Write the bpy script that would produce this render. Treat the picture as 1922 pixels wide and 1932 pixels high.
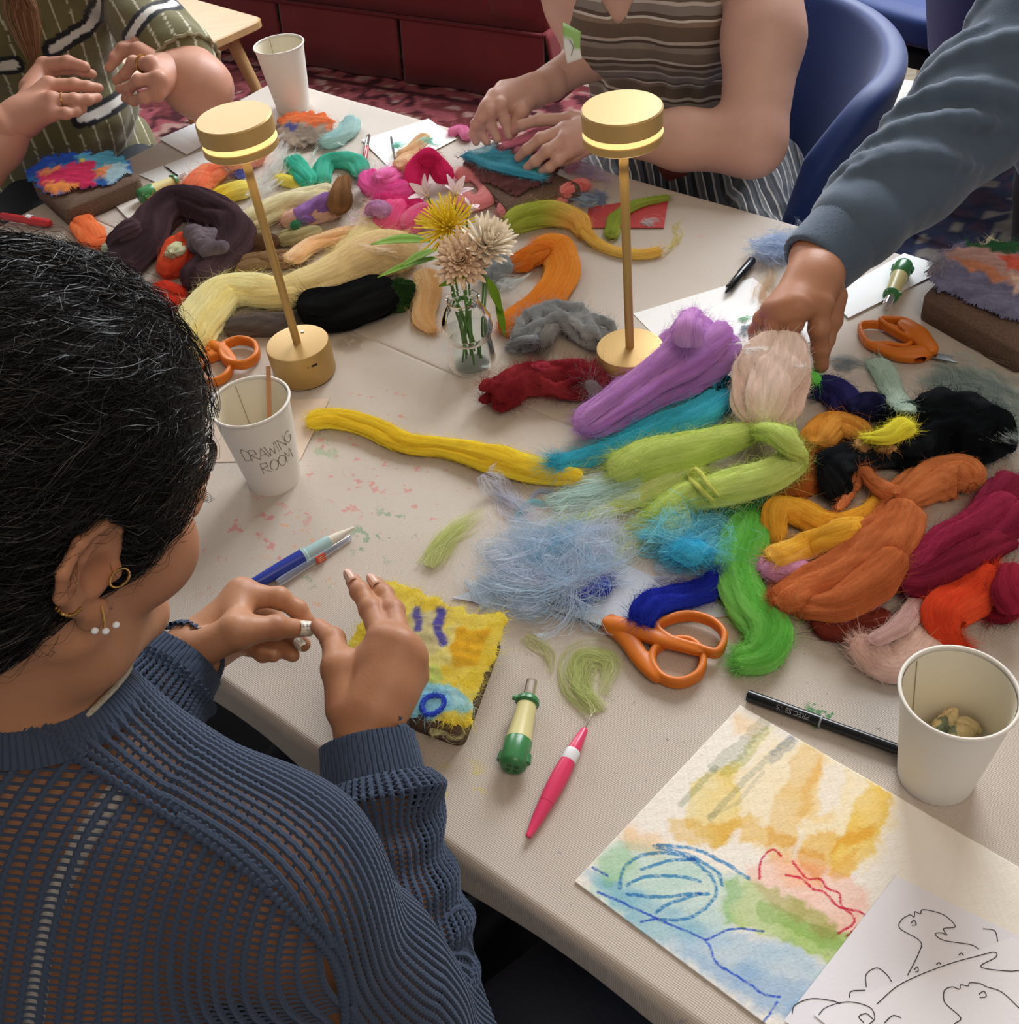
import bpy, bmesh, math, random
import numpy as np
from mathutils import Vector, Matrix
random.seed(7)
rng = np.random.default_rng(11)
SC = bpy.context.scene
for _o in list(bpy.data.objects):
    bpy.data.objects.remove(_o)
TZ = 0.75                      # table top height
# ------------------------------------------------------------------ camera
CF, CPITCH, CROLL, CH = 2106.5, math.radians(43.772), math.radians(8.096), 0.8493 + TZ
FWv = np.array([0, math.cos(CPITCH), -math.sin(CPITCH)])
UPv = np.array([0, math.sin(CPITCH), math.cos(CPITCH)])
RTv = np.array([1.0, 0, 0])
_c, _s = math.cos(CROLL), math.sin(CROLL)
XR = _c * RTv - _s * UPv
YU = _s * RTv + _c * UPv
cam_data = bpy.data.cameras.new('camera')
cam_data.sensor_fit = 'HORIZONTAL'
cam_data.sensor_width = 36.0
cam_data.lens = 36.0 * CF / 1922.0
cam_data.clip_start = 0.05
cam = bpy.data.objects.new('camera', cam_data)
SC.collection.objects.link(cam)
cam.matrix_world = Matrix(((XR[0], YU[0], -FWv[0], 0), (XR[1], YU[1], -FWv[1], 0), (XR[2], YU[2], -FWv[2], CH), (0, 0, 0, 1)))
SC.camera = cam
# ------------------------------------------------------------------ world, lights, exposure
SC.view_settings.view_transform = 'Standard'
SC.view_settings.look = 'None'
SC.view_settings.gamma = 1.0
SC.view_settings.exposure = 0.0
SC.view_settings.use_curve_mapping = False
world = bpy.data.worlds.new('world')
SC.world = world
world.use_nodes = True
bg = world.node_tree.nodes['Background']
bg.inputs[0].default_value = (0.80, 0.84, 0.92, 1)
bg.inputs[1].default_value = 0.29

def area(name, loc, target, sx, sy, power, col):
    l = bpy.data.lights.new(name, 'AREA')
    l.shape = 'RECTANGLE'; l.size = sx; l.size_y = sy; l.energy = power; l.color = col
    o = bpy.data.objects.new(name, l)
    SC.collection.objects.link(o)
    o.location = loc
    d = Vector(target) - Vector(loc)
    o.rotation_euler = d.to_track_quat('-Z', 'Y').to_euler()
    return o
# daylight from the tall windows behind the far side of the table
area('window_light', (1.60, 3.86, 2.75), (0.0, 0.9, 0.75), 1.9, 1.9, 200, (0.90, 0.95, 1.0))
area('second_window_light', (-1.2, 5.9, 2.5), (-0.2, 1.3, 0.75), 1.6, 1.9, 90, (0.92, 0.96, 1.0))
# warm ceiling fixtures of the room, behind and above the photographer
area('ceiling_panel_light', (0.6, -0.6, 2.9), (0.1, 0.8, 0.7), 1.2, 1.2, 20, (1.0, 0.82, 0.64))

# ------------------------------------------------------------------ pixel helpers (a pixel of the photo -> a point in the room)
def ray(px, py):
    X = px - 961.0; Y = 966.0 - py
    x = _c * X + _s * Y; y = -_s * X + _c * Y
    return np.array([x / CF, math.cos(CPITCH) + y / CF * math.sin(CPITCH), -math.sin(CPITCH) + y / CF * math.cos(CPITCH)])
def J(px, py, z=0.0):
    """point at height z above the table top seen at the pixel"""
    d = ray(px, py); t = (CH - TZ - z) / -d[2]
    return np.array([0, 0, CH]) + t * d
def JD(px, py, dep):
    return np.array([0, 0, CH]) + dep * ray(px, py)
def depth(p):
    return float((np.asarray(p) - np.array([0, 0, CH])) @ FWv)
def V(p): return Vector((float(p[0]), float(p[1]), float(p[2])))
def nrm(v):
    v = np.asarray(v, float); n = np.linalg.norm(v)
    return v / n if n > 1e-12 else v

# ------------------------------------------------------------------ materials
def srgb(h):
    h = h.lstrip('#'); c = [int(h[i:i + 2], 16) / 255 for i in (0, 2, 4)]
    return tuple((x / 12.92 if x <= 0.04045 else ((x + 0.055) / 1.055) ** 2.4) for x in c) + (1.0,)
_M = {}
def new_mat(name):
    m = bpy.data.materials.new(name); m.use_nodes = True
    return m, m.node_tree, m.node_tree.nodes['Principled BSDF']
def N(nt, t, **kw):
    n = nt.nodes.new(t)
    for k, v in kw.items():
        if k in n.inputs: n.inputs[k].default_value = v
        else: setattr(n, k, v)
    return n
def mat(name, col, rough=0.6, metal=0.0, noise=0.0, nscale=40.0, bump=0.0, bscale=120.0, sheen=0.0, spec=0.5, trans=0.0, ior=1.45, sss=0.0, coord='Object', emit=None, estr=0.0, coat=0.0, stretch=None, alpha=1.0):
    if name in _M: return _M[name]
    m, nt, b = new_mat(name)
    c = srgb(col) if isinstance(col, str) else tuple(col)
    b.inputs['Base Color'].default_value = c
    b.inputs['Roughness'].default_value = rough
    b.inputs['Metallic'].default_value = metal
    b.inputs['Specular IOR Level'].default_value = spec
    b.inputs['Transmission Weight'].default_value = trans
    b.inputs['IOR'].default_value = ior
    b.inputs['Coat Weight'].default_value = coat
    b.inputs['Alpha'].default_value = alpha
    if sheen:
        b.inputs['Sheen Weight'].default_value = sheen
        b.inputs['Sheen Roughness'].default_value = 0.45
        b.inputs['Sheen Tint'].default_value = tuple(min(1, x * .5 + .5) for x in c[:3]) + (1,)
    if sss:
        b.inputs['Subsurface Weight'].default_value = sss
        b.inputs['Subsurface Radius'].default_value = (0.012, 0.005, 0.003)
        b.inputs['Subsurface Scale'].default_value = 0.6
    if emit:
        b.inputs['Emission Color'].default_value = srgb(emit); b.inputs['Emission Strength'].default_value = estr
    if noise or bump:
        tc = N(nt, 'ShaderNodeTexCoord'); src = tc.outputs[coord]
        if stretch:
            mp = N(nt, 'ShaderNodeMapping'); mp.inputs['Scale'].default_value = stretch
            nt.links.new(src, mp.inputs[0]); src = mp.outputs[0]
        if noise:
            nz = N(nt, 'ShaderNodeTexNoise', Scale=nscale, Detail=6.0, Roughness=0.65)
            nt.links.new(src, nz.inputs['Vector'])
            hsv = N(nt, 'ShaderNodeHueSaturation'); hsv.inputs['Color'].default_value = c
            mr = N(nt, 'ShaderNodeMapRange'); mr.inputs['From Min'].default_value = 0.3; mr.inputs['From Max'].default_value = 0.7
            mr.inputs['To Min'].default_value = 1 - noise; mr.inputs['To Max'].default_value = 1 + noise
            nt.links.new(nz.outputs['Fac'], mr.inputs['Value']); nt.links.new(mr.outputs[0], hsv.inputs['Value'])
            nt.links.new(hsv.outputs[0], b.inputs['Base Color'])
        if bump:
            nb = N(nt, 'ShaderNodeTexNoise', Scale=bscale, Detail=4.0, Roughness=0.6)
            nt.links.new(src, nb.inputs['Vector'])
            bp = N(nt, 'ShaderNodeBump', Strength=bump, Distance=0.002)
            nt.links.new(nb.outputs['Fac'], bp.inputs['Height']); nt.links.new(bp.outputs[0], b.inputs['Normal'])
    _M[name] = m
    return m
def vcol_mat(name, attr='col', rough=0.85, bump=0.0, bscale=200, sheen=0.0, sss=0.0, spec=0.3, stretch=None, uv=False, noise=0.0):
    """base colour comes from the mesh's own colour attribute (fibre dyes, paint, print)"""
    if name in _M: return _M[name]
    m, nt, b = new_mat(name)
    a = N(nt, 'ShaderNodeAttribute'); a.attribute_name = attr
    col = a.outputs['Color']
    b.inputs['Roughness'].default_value = rough
    b.inputs['Specular IOR Level'].default_value = spec
    if sheen:
        b.inputs['Sheen Weight'].default_value = sheen; b.inputs['Sheen Roughness'].default_value = 0.5
    if sss:
        b.inputs['Subsurface Weight'].default_value = sss
        b.inputs['Subsurface Radius'].default_value = (0.012, 0.006, 0.004)
        b.inputs['Subsurface Scale'].default_value = 0.6
    tc = N(nt, 'ShaderNodeTexCoord'); src = tc.outputs['UV' if uv else 'Object']
    if stretch:
        mp = N(nt, 'ShaderNodeMapping'); mp.inputs['Scale'].default_value = stretch
        nt.links.new(src, mp.inputs[0]); src = mp.outputs[0]
    if noise:
        nz = N(nt, 'ShaderNodeTexNoise', Scale=bscale * .6, Detail=5.0, Roughness=0.7)
        nt.links.new(src, nz.inputs['Vector'])
        mr = N(nt, 'ShaderNodeMapRange'); mr.inputs['From Min'].default_value = 0.3; mr.inputs['From Max'].default_value = 0.7
        mr.inputs['To Min'].default_value = 1 - noise; mr.inputs['To Max'].default_value = 1 + noise
        hsv = N(nt, 'ShaderNodeHueSaturation')
        nt.links.new(nz.outputs['Fac'], mr.inputs['Value']); nt.links.new(mr.outputs[0], hsv.inputs['Value'])
        nt.links.new(col, hsv.inputs['Color']); col = hsv.outputs[0]
    nt.links.new(col, b.inputs['Base Color'])
    if bump:
        nb = N(nt, 'ShaderNodeTexNoise', Scale=bscale, Detail=4.0, Roughness=0.6)
        nt.links.new(src, nb.inputs['Vector'])
        bp = N(nt, 'ShaderNodeBump', Strength=bump, Distance=0.0015)
        nt.links.new(nb.outputs['Fac'], bp.inputs['Height']); nt.links.new(bp.outputs[0], b.inputs['Normal'])
    _M[name] = m
    return m

# ------------------------------------------------------------------ mesh helpers
def np_mesh(name, verts, faces, smooth=True, cols=None, uvs=None, origin=None):
    """verts (n,3); faces: list of (m,k) integer arrays"""
    verts = np.asarray(verts, np.float32)
    if origin is not None: verts = verts - np.asarray(origin, np.float32)
    if not isinstance(faces, list): faces = [faces]
    faces = [np.asarray(f, np.int32) for f in faces if len(f)]
    me = bpy.data.meshes.new(name)
    nl = sum(f.size for f in faces); nf = sum(len(f) for f in faces)
    me.vertices.add(len(verts)); me.vertices.foreach_set('co', verts.ravel())
    me.loops.add(nl); me.polygons.add(nf)
    li = np.concatenate([f.ravel() for f in faces])
    me.loops.foreach_set('vertex_index', li)
    tot = np.concatenate([np.full(len(f), f.shape[1], np.int32) for f in faces])
    st = np.concatenate([[0], np.cumsum(tot)[:-1]]).astype(np.int32)
    me.polygons.foreach_set('loop_start', st)
    me.polygons.foreach_set('use_smooth', np.full(nf, smooth, bool))
    if uvs is not None:
        uvl = me.uv_layers.new(name='uv')
        uvl.data.foreach_set('uv', np.asarray(uvs, np.float32)[li].ravel())
    if cols is not None:
        ca = me.color_attributes.new('col', 'FLOAT_COLOR', 'POINT')
        c4 = np.ones((len(verts), 4), np.float32); c4[:, :cols.shape[1]] = cols
        ca.data.foreach_set('color', c4.ravel())
    me.update(calc_edges=True); me.validate()
    return me
def link(name, me, material=None, parent=None, loc=None):
    o = bpy.data.objects.new(name, me)
    SC.collection.objects.link(o)
    if material is not None and me is not None and not me.materials: me.materials.append(material)
    if parent is not None: o.parent = parent
    if loc is not None: o.location = V(loc)
    return o
def tag(o, label=None, cat=None, group=None, kind=None):
    if label: o['label'] = label
    if cat: o['category'] = cat
    if group: o['group'] = group
    if kind: o['kind'] = kind
    return o
def empty(name, loc, label, cat, group=None, rotz=0.0):
    o = bpy.data.objects.new(name, None); SC.collection.objects.link(o)
    o.location = V(loc); o.rotation_euler = (0, 0, rotz); o.empty_display_size = 0.02
    return tag(o, label, cat, group)
class MB:
    """collects shapes into ONE mesh"""
    def __init__(s): s.v = []; s.f = {}; s.n = 0; s.c = []
    def add(s, v, faces, col=None):
        v = np.asarray(v, float)
        if not isinstance(faces, list): faces = [faces]
        for f in faces:
            f = np.asarray(f, int)
            if len(f): s.f.setdefault(f.shape[1], []).append(f + s.n)
        s.v.append(v); s.n += len(v)
        s.c.append(np.tile(np.asarray(col if col is not None else (1, 1, 1), float)[:3], (len(v), 1)) if (col is None or np.ndim(col) == 1) else np.asarray(col)[:, :3])
        return s
    def build(s, name, material, parent=None, smooth=True, usecol=False, world=True, bevel=0.0):
        v = np.concatenate(s.v)
        off = None
        if parent is not None and world:
            M = np.array(parent.matrix_basis.inverted())
            v = v @ M[:3, :3].T + M[:3, 3]
        me = np_mesh(name, v, [np.concatenate(x) for x in s.f.values()], smooth, np.concatenate(s.c) if usecol else None)
        if smooth: me.set_sharp_from_angle(angle=math.radians(38))
        o = link(name, me, material, parent)
        if bevel:
            b = o.modifiers.new('bevel', 'BEVEL'); b.width = bevel; b.segments = 3; b.limit_method = 'ANGLE'
        return o
def box(c, s, R=None):
    v = np.array([[x, y, z] for x in (-.5, .5) for y in (-.5, .5) for z in (-.5, .5)]) * np.asarray(s)
    if R is not None: v = v @ np.asarray(R).T
    f = [[0, 1, 3, 2], [4, 6, 7, 5], [0, 4, 5, 1], [2, 3, 7, 6], [0, 2, 6, 4], [1, 5, 7, 3]]
    return v + np.asarray(c), [np.array(f)]
def grid_faces(nu, nv, wrap_u=False, wrap_v=False, off=0):
    u = np.arange(nu if wrap_u else nu - 1); v = np.arange(nv if wrap_v else nv - 1)
    a, b = np.meshgrid(u, v, indexing='ij'); a = a.ravel(); b = b.ravel()
    a2 = (a + 1) % nu; b2 = (b + 1) % nv
    return np.stack([a * nv + b, a2 * nv + b, a2 * nv + b2, a * nv + b2], 1) + off
def catmull(P, n, closed=False):
    P = np.asarray(P, float); m = len(P)
    if m == 2:
        t = np.linspace(0, 1, n)[:, None]; return P[0] * (1 - t) + P[1] * t
    if closed: Q = np.concatenate([P[-1:], P, P[:2]])
    else: Q = np.concatenate([2 * P[:1] - P[1:2], P, 2 * P[-1:] - P[-2:-1]])
    segs = m if closed else m - 1
    t = np.linspace(0, segs, n, endpoint=not closed); i = np.minimum(t.astype(int), segs - 1); f = (t - i)[:, None]
    a, b, c, d = Q[i], Q[i + 1], Q[i + 2], Q[i + 3]
    return .5 * (2 * b + (c - a) * f + (2 * a - 5 * b + 4 * c - d) * f ** 2 + (3 * b - a - 3 * c + d) * f ** 3)
def frames(C, up=(0, 0, 1), closed=False):
    T = np.gradient(C, axis=0)
    if closed: T = np.roll(C, -1, 0) - np.roll(C, 1, 0)
    T /= np.maximum(np.linalg.norm(T, axis=1, keepdims=True), 1e-9)
    up = np.asarray(up, float); S = np.zeros_like(T); prev = None
    for i in range(len(T)):
        s = np.cross(T[i], up); n = np.linalg.norm(s)
        if prev is not None:
            p = prev - T[i] * (prev @ T[i]); p = nrm(p)
            if n < .35: s = p
            else:
                s = s / n
                if s @ p < 0: s = -s
                s = nrm(s * n + p * (1 - n) * 1.5)
        else: s = s / n if n > 1e-6 else nrm(np.cross(T[i], [1, .3, .2]))
        s = nrm(s - T[i] * (s @ T[i])); S[i] = s; prev = s
    U = np.cross(S, T)
    return T, S, U
def sweep(C, rad, seg=10, flat=1.0, closed=False, caps=True, up=(0, 0, 1), prof=None):
    """tube along points C with radius array rad. returns verts, faces"""
    C = np.asarray(C, float); n = len(C); rad = np.broadcast_to(np.asarray(rad, float), (n,))
    T, S, U = frames(C, up, closed)
    a = np.linspace(0, 2 * np.pi, seg, endpoint=False)
    R = rad[:, None] * np.ones(seg) if prof is None else rad[:, None] * prof
    v = C[:, None] + (R * np.cos(a))[..., None] * S[:, None] + (R * np.sin(a) * flat)[..., None] * U[:, None]
    v = v.reshape(-1, 3)
    f = [grid_faces(n, seg, closed, True)]
    if caps and not closed:
        c0, c1 = len(v), len(v) + 1
        v = np.concatenate([v, C[:1], C[-1:]])
        k = np.arange(seg); k2 = (k + 1) % seg
        f.append(np.stack([np.full(seg, c0), k, k2], 1)); e = (n - 1) * seg
        f.append(np.stack([np.full(seg, c1), e + k2, e + k], 1))
    return v, f
def lathe(prof, seg=48, c=(0, 0, 0), axis=None, closed_prof=False):
    """prof: list of (r,z)"""
    p = np.asarray(prof, float); a = np.linspace(0, 2 * np.pi, seg, endpoint=False)
    v = np.stack([p[:, None, 0] * np.cos(a), p[:, None, 0] * np.sin(a), p[:, None, 1] * np.ones(seg)], -1).reshape(-1, 3)
    if axis is not None:
        z = nrm(axis); x = nrm(np.cross([0, 0, 1] if abs(z[2]) < .9 else [1, 0, 0], z)); y = np.cross(z, x)
        v = v[:, :1] * x + v[:, 1:2] * y + v[:, 2:] * z
    return v + np.asarray(c), [grid_faces(len(p), seg, closed_prof, True)]
def wob(P, s, seed=0, oct=3):
    """cheap smooth pseudo noise in [-1,1] for points P (n,3) at spatial frequency s"""
    r = np.random.default_rng(seed); out = np.zeros(len(P)); amp = 1; tot = 0
    for o in range(oct):
        for k in range(3):
            d = r.normal(size=3); d /= np.linalg.norm(d)
            e = r.normal(size=3); e /= np.linalg.norm(e)
            out += amp * np.sin(P @ d * s * 2 ** o * 6.28 + r.uniform(0, 6.28) + 1.3 * np.sin(P @ e * s * 2 ** o * 4.1 + r.uniform(0, 6)))
            tot += amp
        amp *= .55
    return out / tot * 1.8
def smooth_noise1(n, k, seed):
    r = np.random.default_rng(seed); p = r.uniform(-1, 1, max(k, 2) + 3)
    t = np.linspace(0, k, n); i = t.astype(int); f = t - i; f = f * f * (3 - 2 * f)
    return p[i] * (1 - f) + p[i + 1] * f

# ------------------------------------------------------------------ signed-distance modelling (organic shapes as one continuous surface)
class Field:
    def __init__(s, lo, hi, h):
        s.lo = np.asarray(lo, float); s.h = h
        s.n = np.ceil((np.asarray(hi) - s.lo) / h).astype(int) + 1
        s.D = np.full(s.n, 1.0, np.float32); s.prims = []
    def _sub(s, lo, hi, m):
        a = np.maximum(np.floor((np.asarray(lo) - m - s.lo) / s.h).astype(int), 0)
        b = np.minimum(np.ceil((np.asarray(hi) + m - s.lo) / s.h).astype(int) + 1, s.n)
        if (b <= a).any(): return None, None
        ax = [(s.lo[i] + s.h * np.arange(a[i], b[i])).astype(np.float32) for i in range(3)]
        return tuple(slice(a[i], b[i]) for i in range(3)), ax
    def _comb(s, sl, d, k, sub):
        D = s.D[sl]
        if sub:
            if k > 0:
                hh = np.maximum(k - np.abs(D + d), 0) / k; s.D[sl] = np.maximum(D, -d) + hh * hh * k * .25
            else: s.D[sl] = np.maximum(D, -d)
        elif k > 0:
            hh = np.maximum(k - np.abs(D - d), 0) / k; s.D[sl] = np.minimum(D, d) - hh * hh * k * .25
        else: s.D[sl] = np.minimum(D, d)
    def cone(s, a, b, ra, rb=None, k=.01, sub=False, sq=None):
        """tapered capsule; sq=(axis, factor) squashes it along an axis"""
        rb = ra if rb is None else rb
        a = np.asarray(a, float); b = np.asarray(b, float); r = max(ra, rb)
        sl, ax = s._sub(np.minimum(a, b) - r, np.maximum(a, b) + r, k + 2 * s.h)
        if sl is None: return s
        x = ax[0][:, None, None] - a[0]; y = ax[1][None, :, None] - a[1]; z = ax[2][None, None, :] - a[2]
        ba = b - a
        if sq is not None:
            w, fct = nrm(sq[0]), 1 / sq[1]
            dt = (x * w[0] + y * w[1] + z * w[2]) * (fct - 1)
            x = x + dt * w[0]; y = y + dt * w[1]; z = z + dt * w[2]
            ba = ba + w * (ba @ w) * (fct - 1)
        L = max(float(ba @ ba), 1e-12)
        t = np.clip((x * ba[0] + y * ba[1] + z * ba[2]) / L, 0, 1)
        d = np.sqrt((x - t * ba[0]) ** 2 + (y - t * ba[1]) ** 2 + (z - t * ba[2]) ** 2) - (ra + (rb - ra) * t)
        if sq is not None: d = d * min(1, sq[1] * 1.3)
        s._comb(sl, d.astype(np.float32), k, sub); return s
    def chain(s, pts, rads, k=.01, n=None, sq=None, sub=False):
        for i in range(len(pts) - 1): s.cone(pts[i], pts[i + 1], rads[i], rads[i + 1], k, sub, sq)
        return s
    def ell(s, c, r, R=None, k=.01, sub=False):
        """R: 3x3 whose columns are the ellipsoid's axes"""
        c = np.asarray(c, float); r = np.asarray(r, float); R = np.eye(3) if R is None else np.asarray(R, float)
        e = np.sqrt(((R * r) ** 2).sum(1))
        sl, ax = s._sub(c - e, c + e, k + 2 * s.h)
        if sl is None: return s
        x = ax[0][:, None, None] - c[0]; y = ax[1][None, :, None] - c[1]; z = ax[2][None, None, :] - c[2]
        k0 = 0; k1 = 0
        for i in range(3):
            q = x * R[0, i] + y * R[1, i] + z * R[2, i]
            k0 = k0 + (q / r[i]) ** 2; k1 = k1 + (q / r[i] ** 2) ** 2
        k0 = np.sqrt(k0); k1 = np.sqrt(k1)
        d = np.where(k1 < 1e-9, -r.min(), k0 * (k0 - 1) / np.maximum(k1, 1e-9))
        s._comb(sl, d.astype(np.float32), k, sub); return s
    def plane_cut(s, p, n):
        """removes what lies on the side n points to"""
        n = nrm(n); ax = [(s.lo[i] + s.h * np.arange(s.n[i])).astype(np.float32) for i in range(3)]
        d = (ax[0][:, None, None] - p[0]) * n[0] + (ax[1][None, :, None] - p[1]) * n[1] + (ax[2][None, None, :] - p[2]) * n[2]
        s.D = np.maximum(s.D, d.astype(np.float32)); return s
    def mesh(s, iso=0.0):
        """naive surface nets"""
        D = s.D - iso; I = D < 0
        for ax_ in range(3):
            sl = [slice(None)] * 3; sl[ax_] = 0; I[tuple(sl)] = False; D[tuple(sl)] = abs(D[tuple(sl)]) + 1e-4
            sl[ax_] = -1; I[tuple(sl)] = False; D[tuple(sl)] = abs(D[tuple(sl)]) + 1e-4
        c = I[:-1, :-1, :-1].astype(np.int8)
        tot = c.copy()
        for dx, dy, dz in [(1, 0, 0), (0, 1, 0), (0, 0, 1), (1, 1, 0), (1, 0, 1), (0, 1, 1), (1, 1, 1)]:
            tot += I[dx:I.shape[0] - 1 + dx, dy:I.shape[1] - 1 + dy, dz:I.shape[2] - 1 + dz]
        cell = np.argwhere((tot > 0) & (tot < 8))
        idx = np.full(tot.shape, -1, np.int32); idx[cell[:, 0], cell[:, 1], cell[:, 2]] = np.arange(len(cell))
        acc = np.zeros((len(cell), 3)); cnt = np.zeros(len(cell))
        corners = [(0, 0, 0), (1, 0, 0), (0, 1, 0), (1, 1, 0), (0, 0, 1), (1, 0, 1), (0, 1, 1), (1, 1, 1)]
        vals = [D[cell[:, 0] + a, cell[:, 1] + b, cell[:, 2] + d_] for a, b, d_ in corners]
        for i, a in enumerate(corners):
            for j, b in enumerate(corners):
                if j > i and sum(abs(a[k] - b[k]) for k in range(3)) == 1:
                    va, vb = vals[i], vals[j]; m = (va < 0) != (vb < 0)
                    t = va / np.where(np.abs(va - vb) < 1e-12, 1, va - vb)
                    p = np.asarray(a)[None] + (np.asarray(b) - np.asarray(a))[None] * t[:, None]
                    acc[m] += p[m]; cnt[m] += 1
        v = s.lo + s.h * (cell + acc / np.maximum(cnt, 1)[:, None])
        F = []
        for d_ in range(3):
            e = [0, 0, 0]; e[d_] = 1
            A = I[tuple(slice(1, I.shape[k] - 1) for k in range(3))]
            B = I[tuple(slice(1 + e[k], I.shape[k] - 1 + e[k]) for k in range(3))]
            q = np.argwhere(A != B) + 1
            if not len(q): continue
            inside = I[q[:, 0], q[:, 1], q[:, 2]]
            u, w = [(1, 2), (2, 0), (0, 1)][d_]
            def at(du, dw):
                o = q.copy(); o[:, u] -= du; o[:, w] -= dw
                return idx[o[:, 0], o[:, 1], o[:, 2]]
            f = np.stack([at(1, 1), at(0, 1), at(0, 0), at(1, 0)], 1)
            f[~inside] = f[~inside][:, ::-1]
            f = f[(f >= 0).all(1)]
            F.append(f)
        return v, [np.concatenate(F)]
    def sample(s, P):
        q = np.clip((P - s.lo) / s.h, 0, s.n - 1.001); i = np.floor(q).astype(int); f = q - i
        i = np.clip(i, 0, s.n - 2); out = 0
        for a in (0, 1):
            for b in (0, 1):
                for c in (0, 1):
                    w = (f[:, 0] if a else 1 - f[:, 0]) * (f[:, 1] if b else 1 - f[:, 1]) * (f[:, 2] if c else 1 - f[:, 2])
                    out = out + w * s.D[i[:, 0] + a, i[:, 1] + b, i[:, 2] + c]
        return out
    def grad(s, P):
        e = s.h
        g = np.stack([s.sample(P + np.eye(3)[k] * e) - s.sample(P - np.eye(3)[k] * e) for k in range(3)], 1)
        return g / np.maximum(np.linalg.norm(g, axis=1, keepdims=True), 1e-9)
    def cast(s, O, Dr, tmax, iso=0.0, steps=160, outward=False):
        """march from O along Dr; first surface hit (from outside), or last inside point when outward"""
        t = np.zeros(len(O)); done = np.zeros(len(O), bool); hit = np.zeros(len(O), bool)
        dt = tmax / steps
        for k in range(steps):
            d = s.sample(O + Dr * t[:, None]) - iso
            newh = ((d > 0) if outward else (d < 0)) & ~done
            hit |= newh; done |= newh
            t = np.where(done, t, t + dt)
        lo_ = t - dt; hi_ = t.copy()
        for k in range(8):
            m = (lo_ + hi_) / 2; d = s.sample(O + Dr * m[:, None]) - iso
            c = (d > 0) if outward else (d < 0)
            hi_ = np.where(c, m, hi_); lo_ = np.where(c, lo_, m)
        return O + Dr * hi_[:, None], hit

# ------------------------------------------------------------------ fibres
def ribbons(paths, width, cols):
    """paths (n,k,3) -> one mesh's verts/faces/cols of thin ribbons"""
    n, k, _ = paths.shape
    T = np.gradient(paths, axis=1)
    T /= np.maximum(np.linalg.norm(T, axis=2, keepdims=True), 1e-9)
    r = rng.normal(size=(n, 1, 3)); S = np.cross(T, r); S /= np.maximum(np.linalg.norm(S, axis=2, keepdims=True), 1e-9)
    w = (np.broadcast_to(np.asarray(width, float), (n,)) / 2)[:, None, None] * (1 - .75 * np.linspace(0, 1, k) ** 2)[None, :, None]
    v = np.stack([paths - S * w, paths + S * w], 2).reshape(-1, 3)
    base = (np.arange(n) * k * 2)[:, None] + (np.arange(k - 1) * 2)[None]
    b = base.ravel(); f = np.stack([b, b + 1, b + 3, b + 2], 1)
    c = np.repeat(cols, k * 2, axis=0)
    return v, f, c
# ================================================================== the setting
NW = np.array([.6, .8, 0]); TW = np.array([.8, -.6, 0]); ZZ = np.array([0, 0, 1.0])
def wallp(n, t, z): return NW * n + TW * t + ZZ * z
RW = np.stack([TW, NW, ZZ], 1)
m_wall = mat('wall_plaster', '#b9b0a4', .9, noise=.04, nscale=3, bump=.1, bscale=60)
m_white = mat('white_paint', '#e2dfd8', .45)
m_floor = mat('pale_floor_boards', '#a79a87', .55, noise=.18, nscale=4, stretch=(1, 14, 1), bump=.15, bscale=30)
mb = MB(); mb.add(*box((0, 2, -.025), (9, 9, .05)))
tag(mb.build('floor', m_floor, smooth=False), kind='structure')
mb = MB(); mb.add(*box((0, 2, 3.85), (9, 9, .1)))
tag(mb.build('ceiling', m_wall, smooth=False), kind='structure')
# back wall with two window openings
wb = MB()
def wseg(t0, t1, z0, z1, n=4.32, th=.2): wb.add(*box(wallp(n, (t0 + t1) / 2, (z0 + z1) / 2), (t1 - t0, th, z1 - z0), RW))
W1 = (-2.05, -.05, 1.75, 3.7); W2 = (-5.1, -3.5, 1.55, 3.5)
wseg(-.05, 2.6, 0, 3.8); wseg(W1[0], W1[1], 0, W1[2]); wseg(W1[0], W1[1], W1[3], 3.8)
wseg(W2[1], W1[0], 0, 3.8); wseg(W2[0], W2[1], 0, W2[2]); wseg(W2[0], W2[1], W2[3], 3.8); wseg(-6.2, W2[0], 0, 3.8)
tag(wb.build('wall_back', m_wall, smooth=False), kind='structure')
for i, (t0, t1, z0, z1) in enumerate((W1, W2)):
    e = bpy.data.objects.new('window_%d' % (i + 1), None); SC.collection.objects.link(e); e.location = V(wallp(4.3, (t0 + t1) / 2, z0)); tag(e, kind='structure')
    mb = MB()
    for (a, b, c, d) in ((t0, t0 + .06, z0, z1), (t1 - .06, t1, z0, z1), (t0, t1, z0, z0 + .06), (t0, t1, z1 - .06, z1), ((t0 + t1) / 2 - .025, (t0 + t1) / 2 + .025, z0, z1), (t0, t1, (z0 + z1) / 2 - .025, (z0 + z1) / 2 + .025)):
        mb.add(*box(wallp(4.36, (a + b) / 2, (c + d) / 2), (b - a, .07, d - c), RW))
    mb.build('window_frame', m_white, e, smooth=False)
    mb = MB(); mb.add(*box(wallp(4.18, (t0 + t1) / 2, z0 - .02), (t1 - t0 + .1, .12, .04), RW)); mb.build('window_sill', m_white, e, smooth=False)
mb = MB(); mb.add(*box(wallp(4.2, -1.8, .08), (8.6, .03, .16), RW))
tag(mb.build('baseboard_back', m_white, smooth=False), kind='structure')

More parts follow.
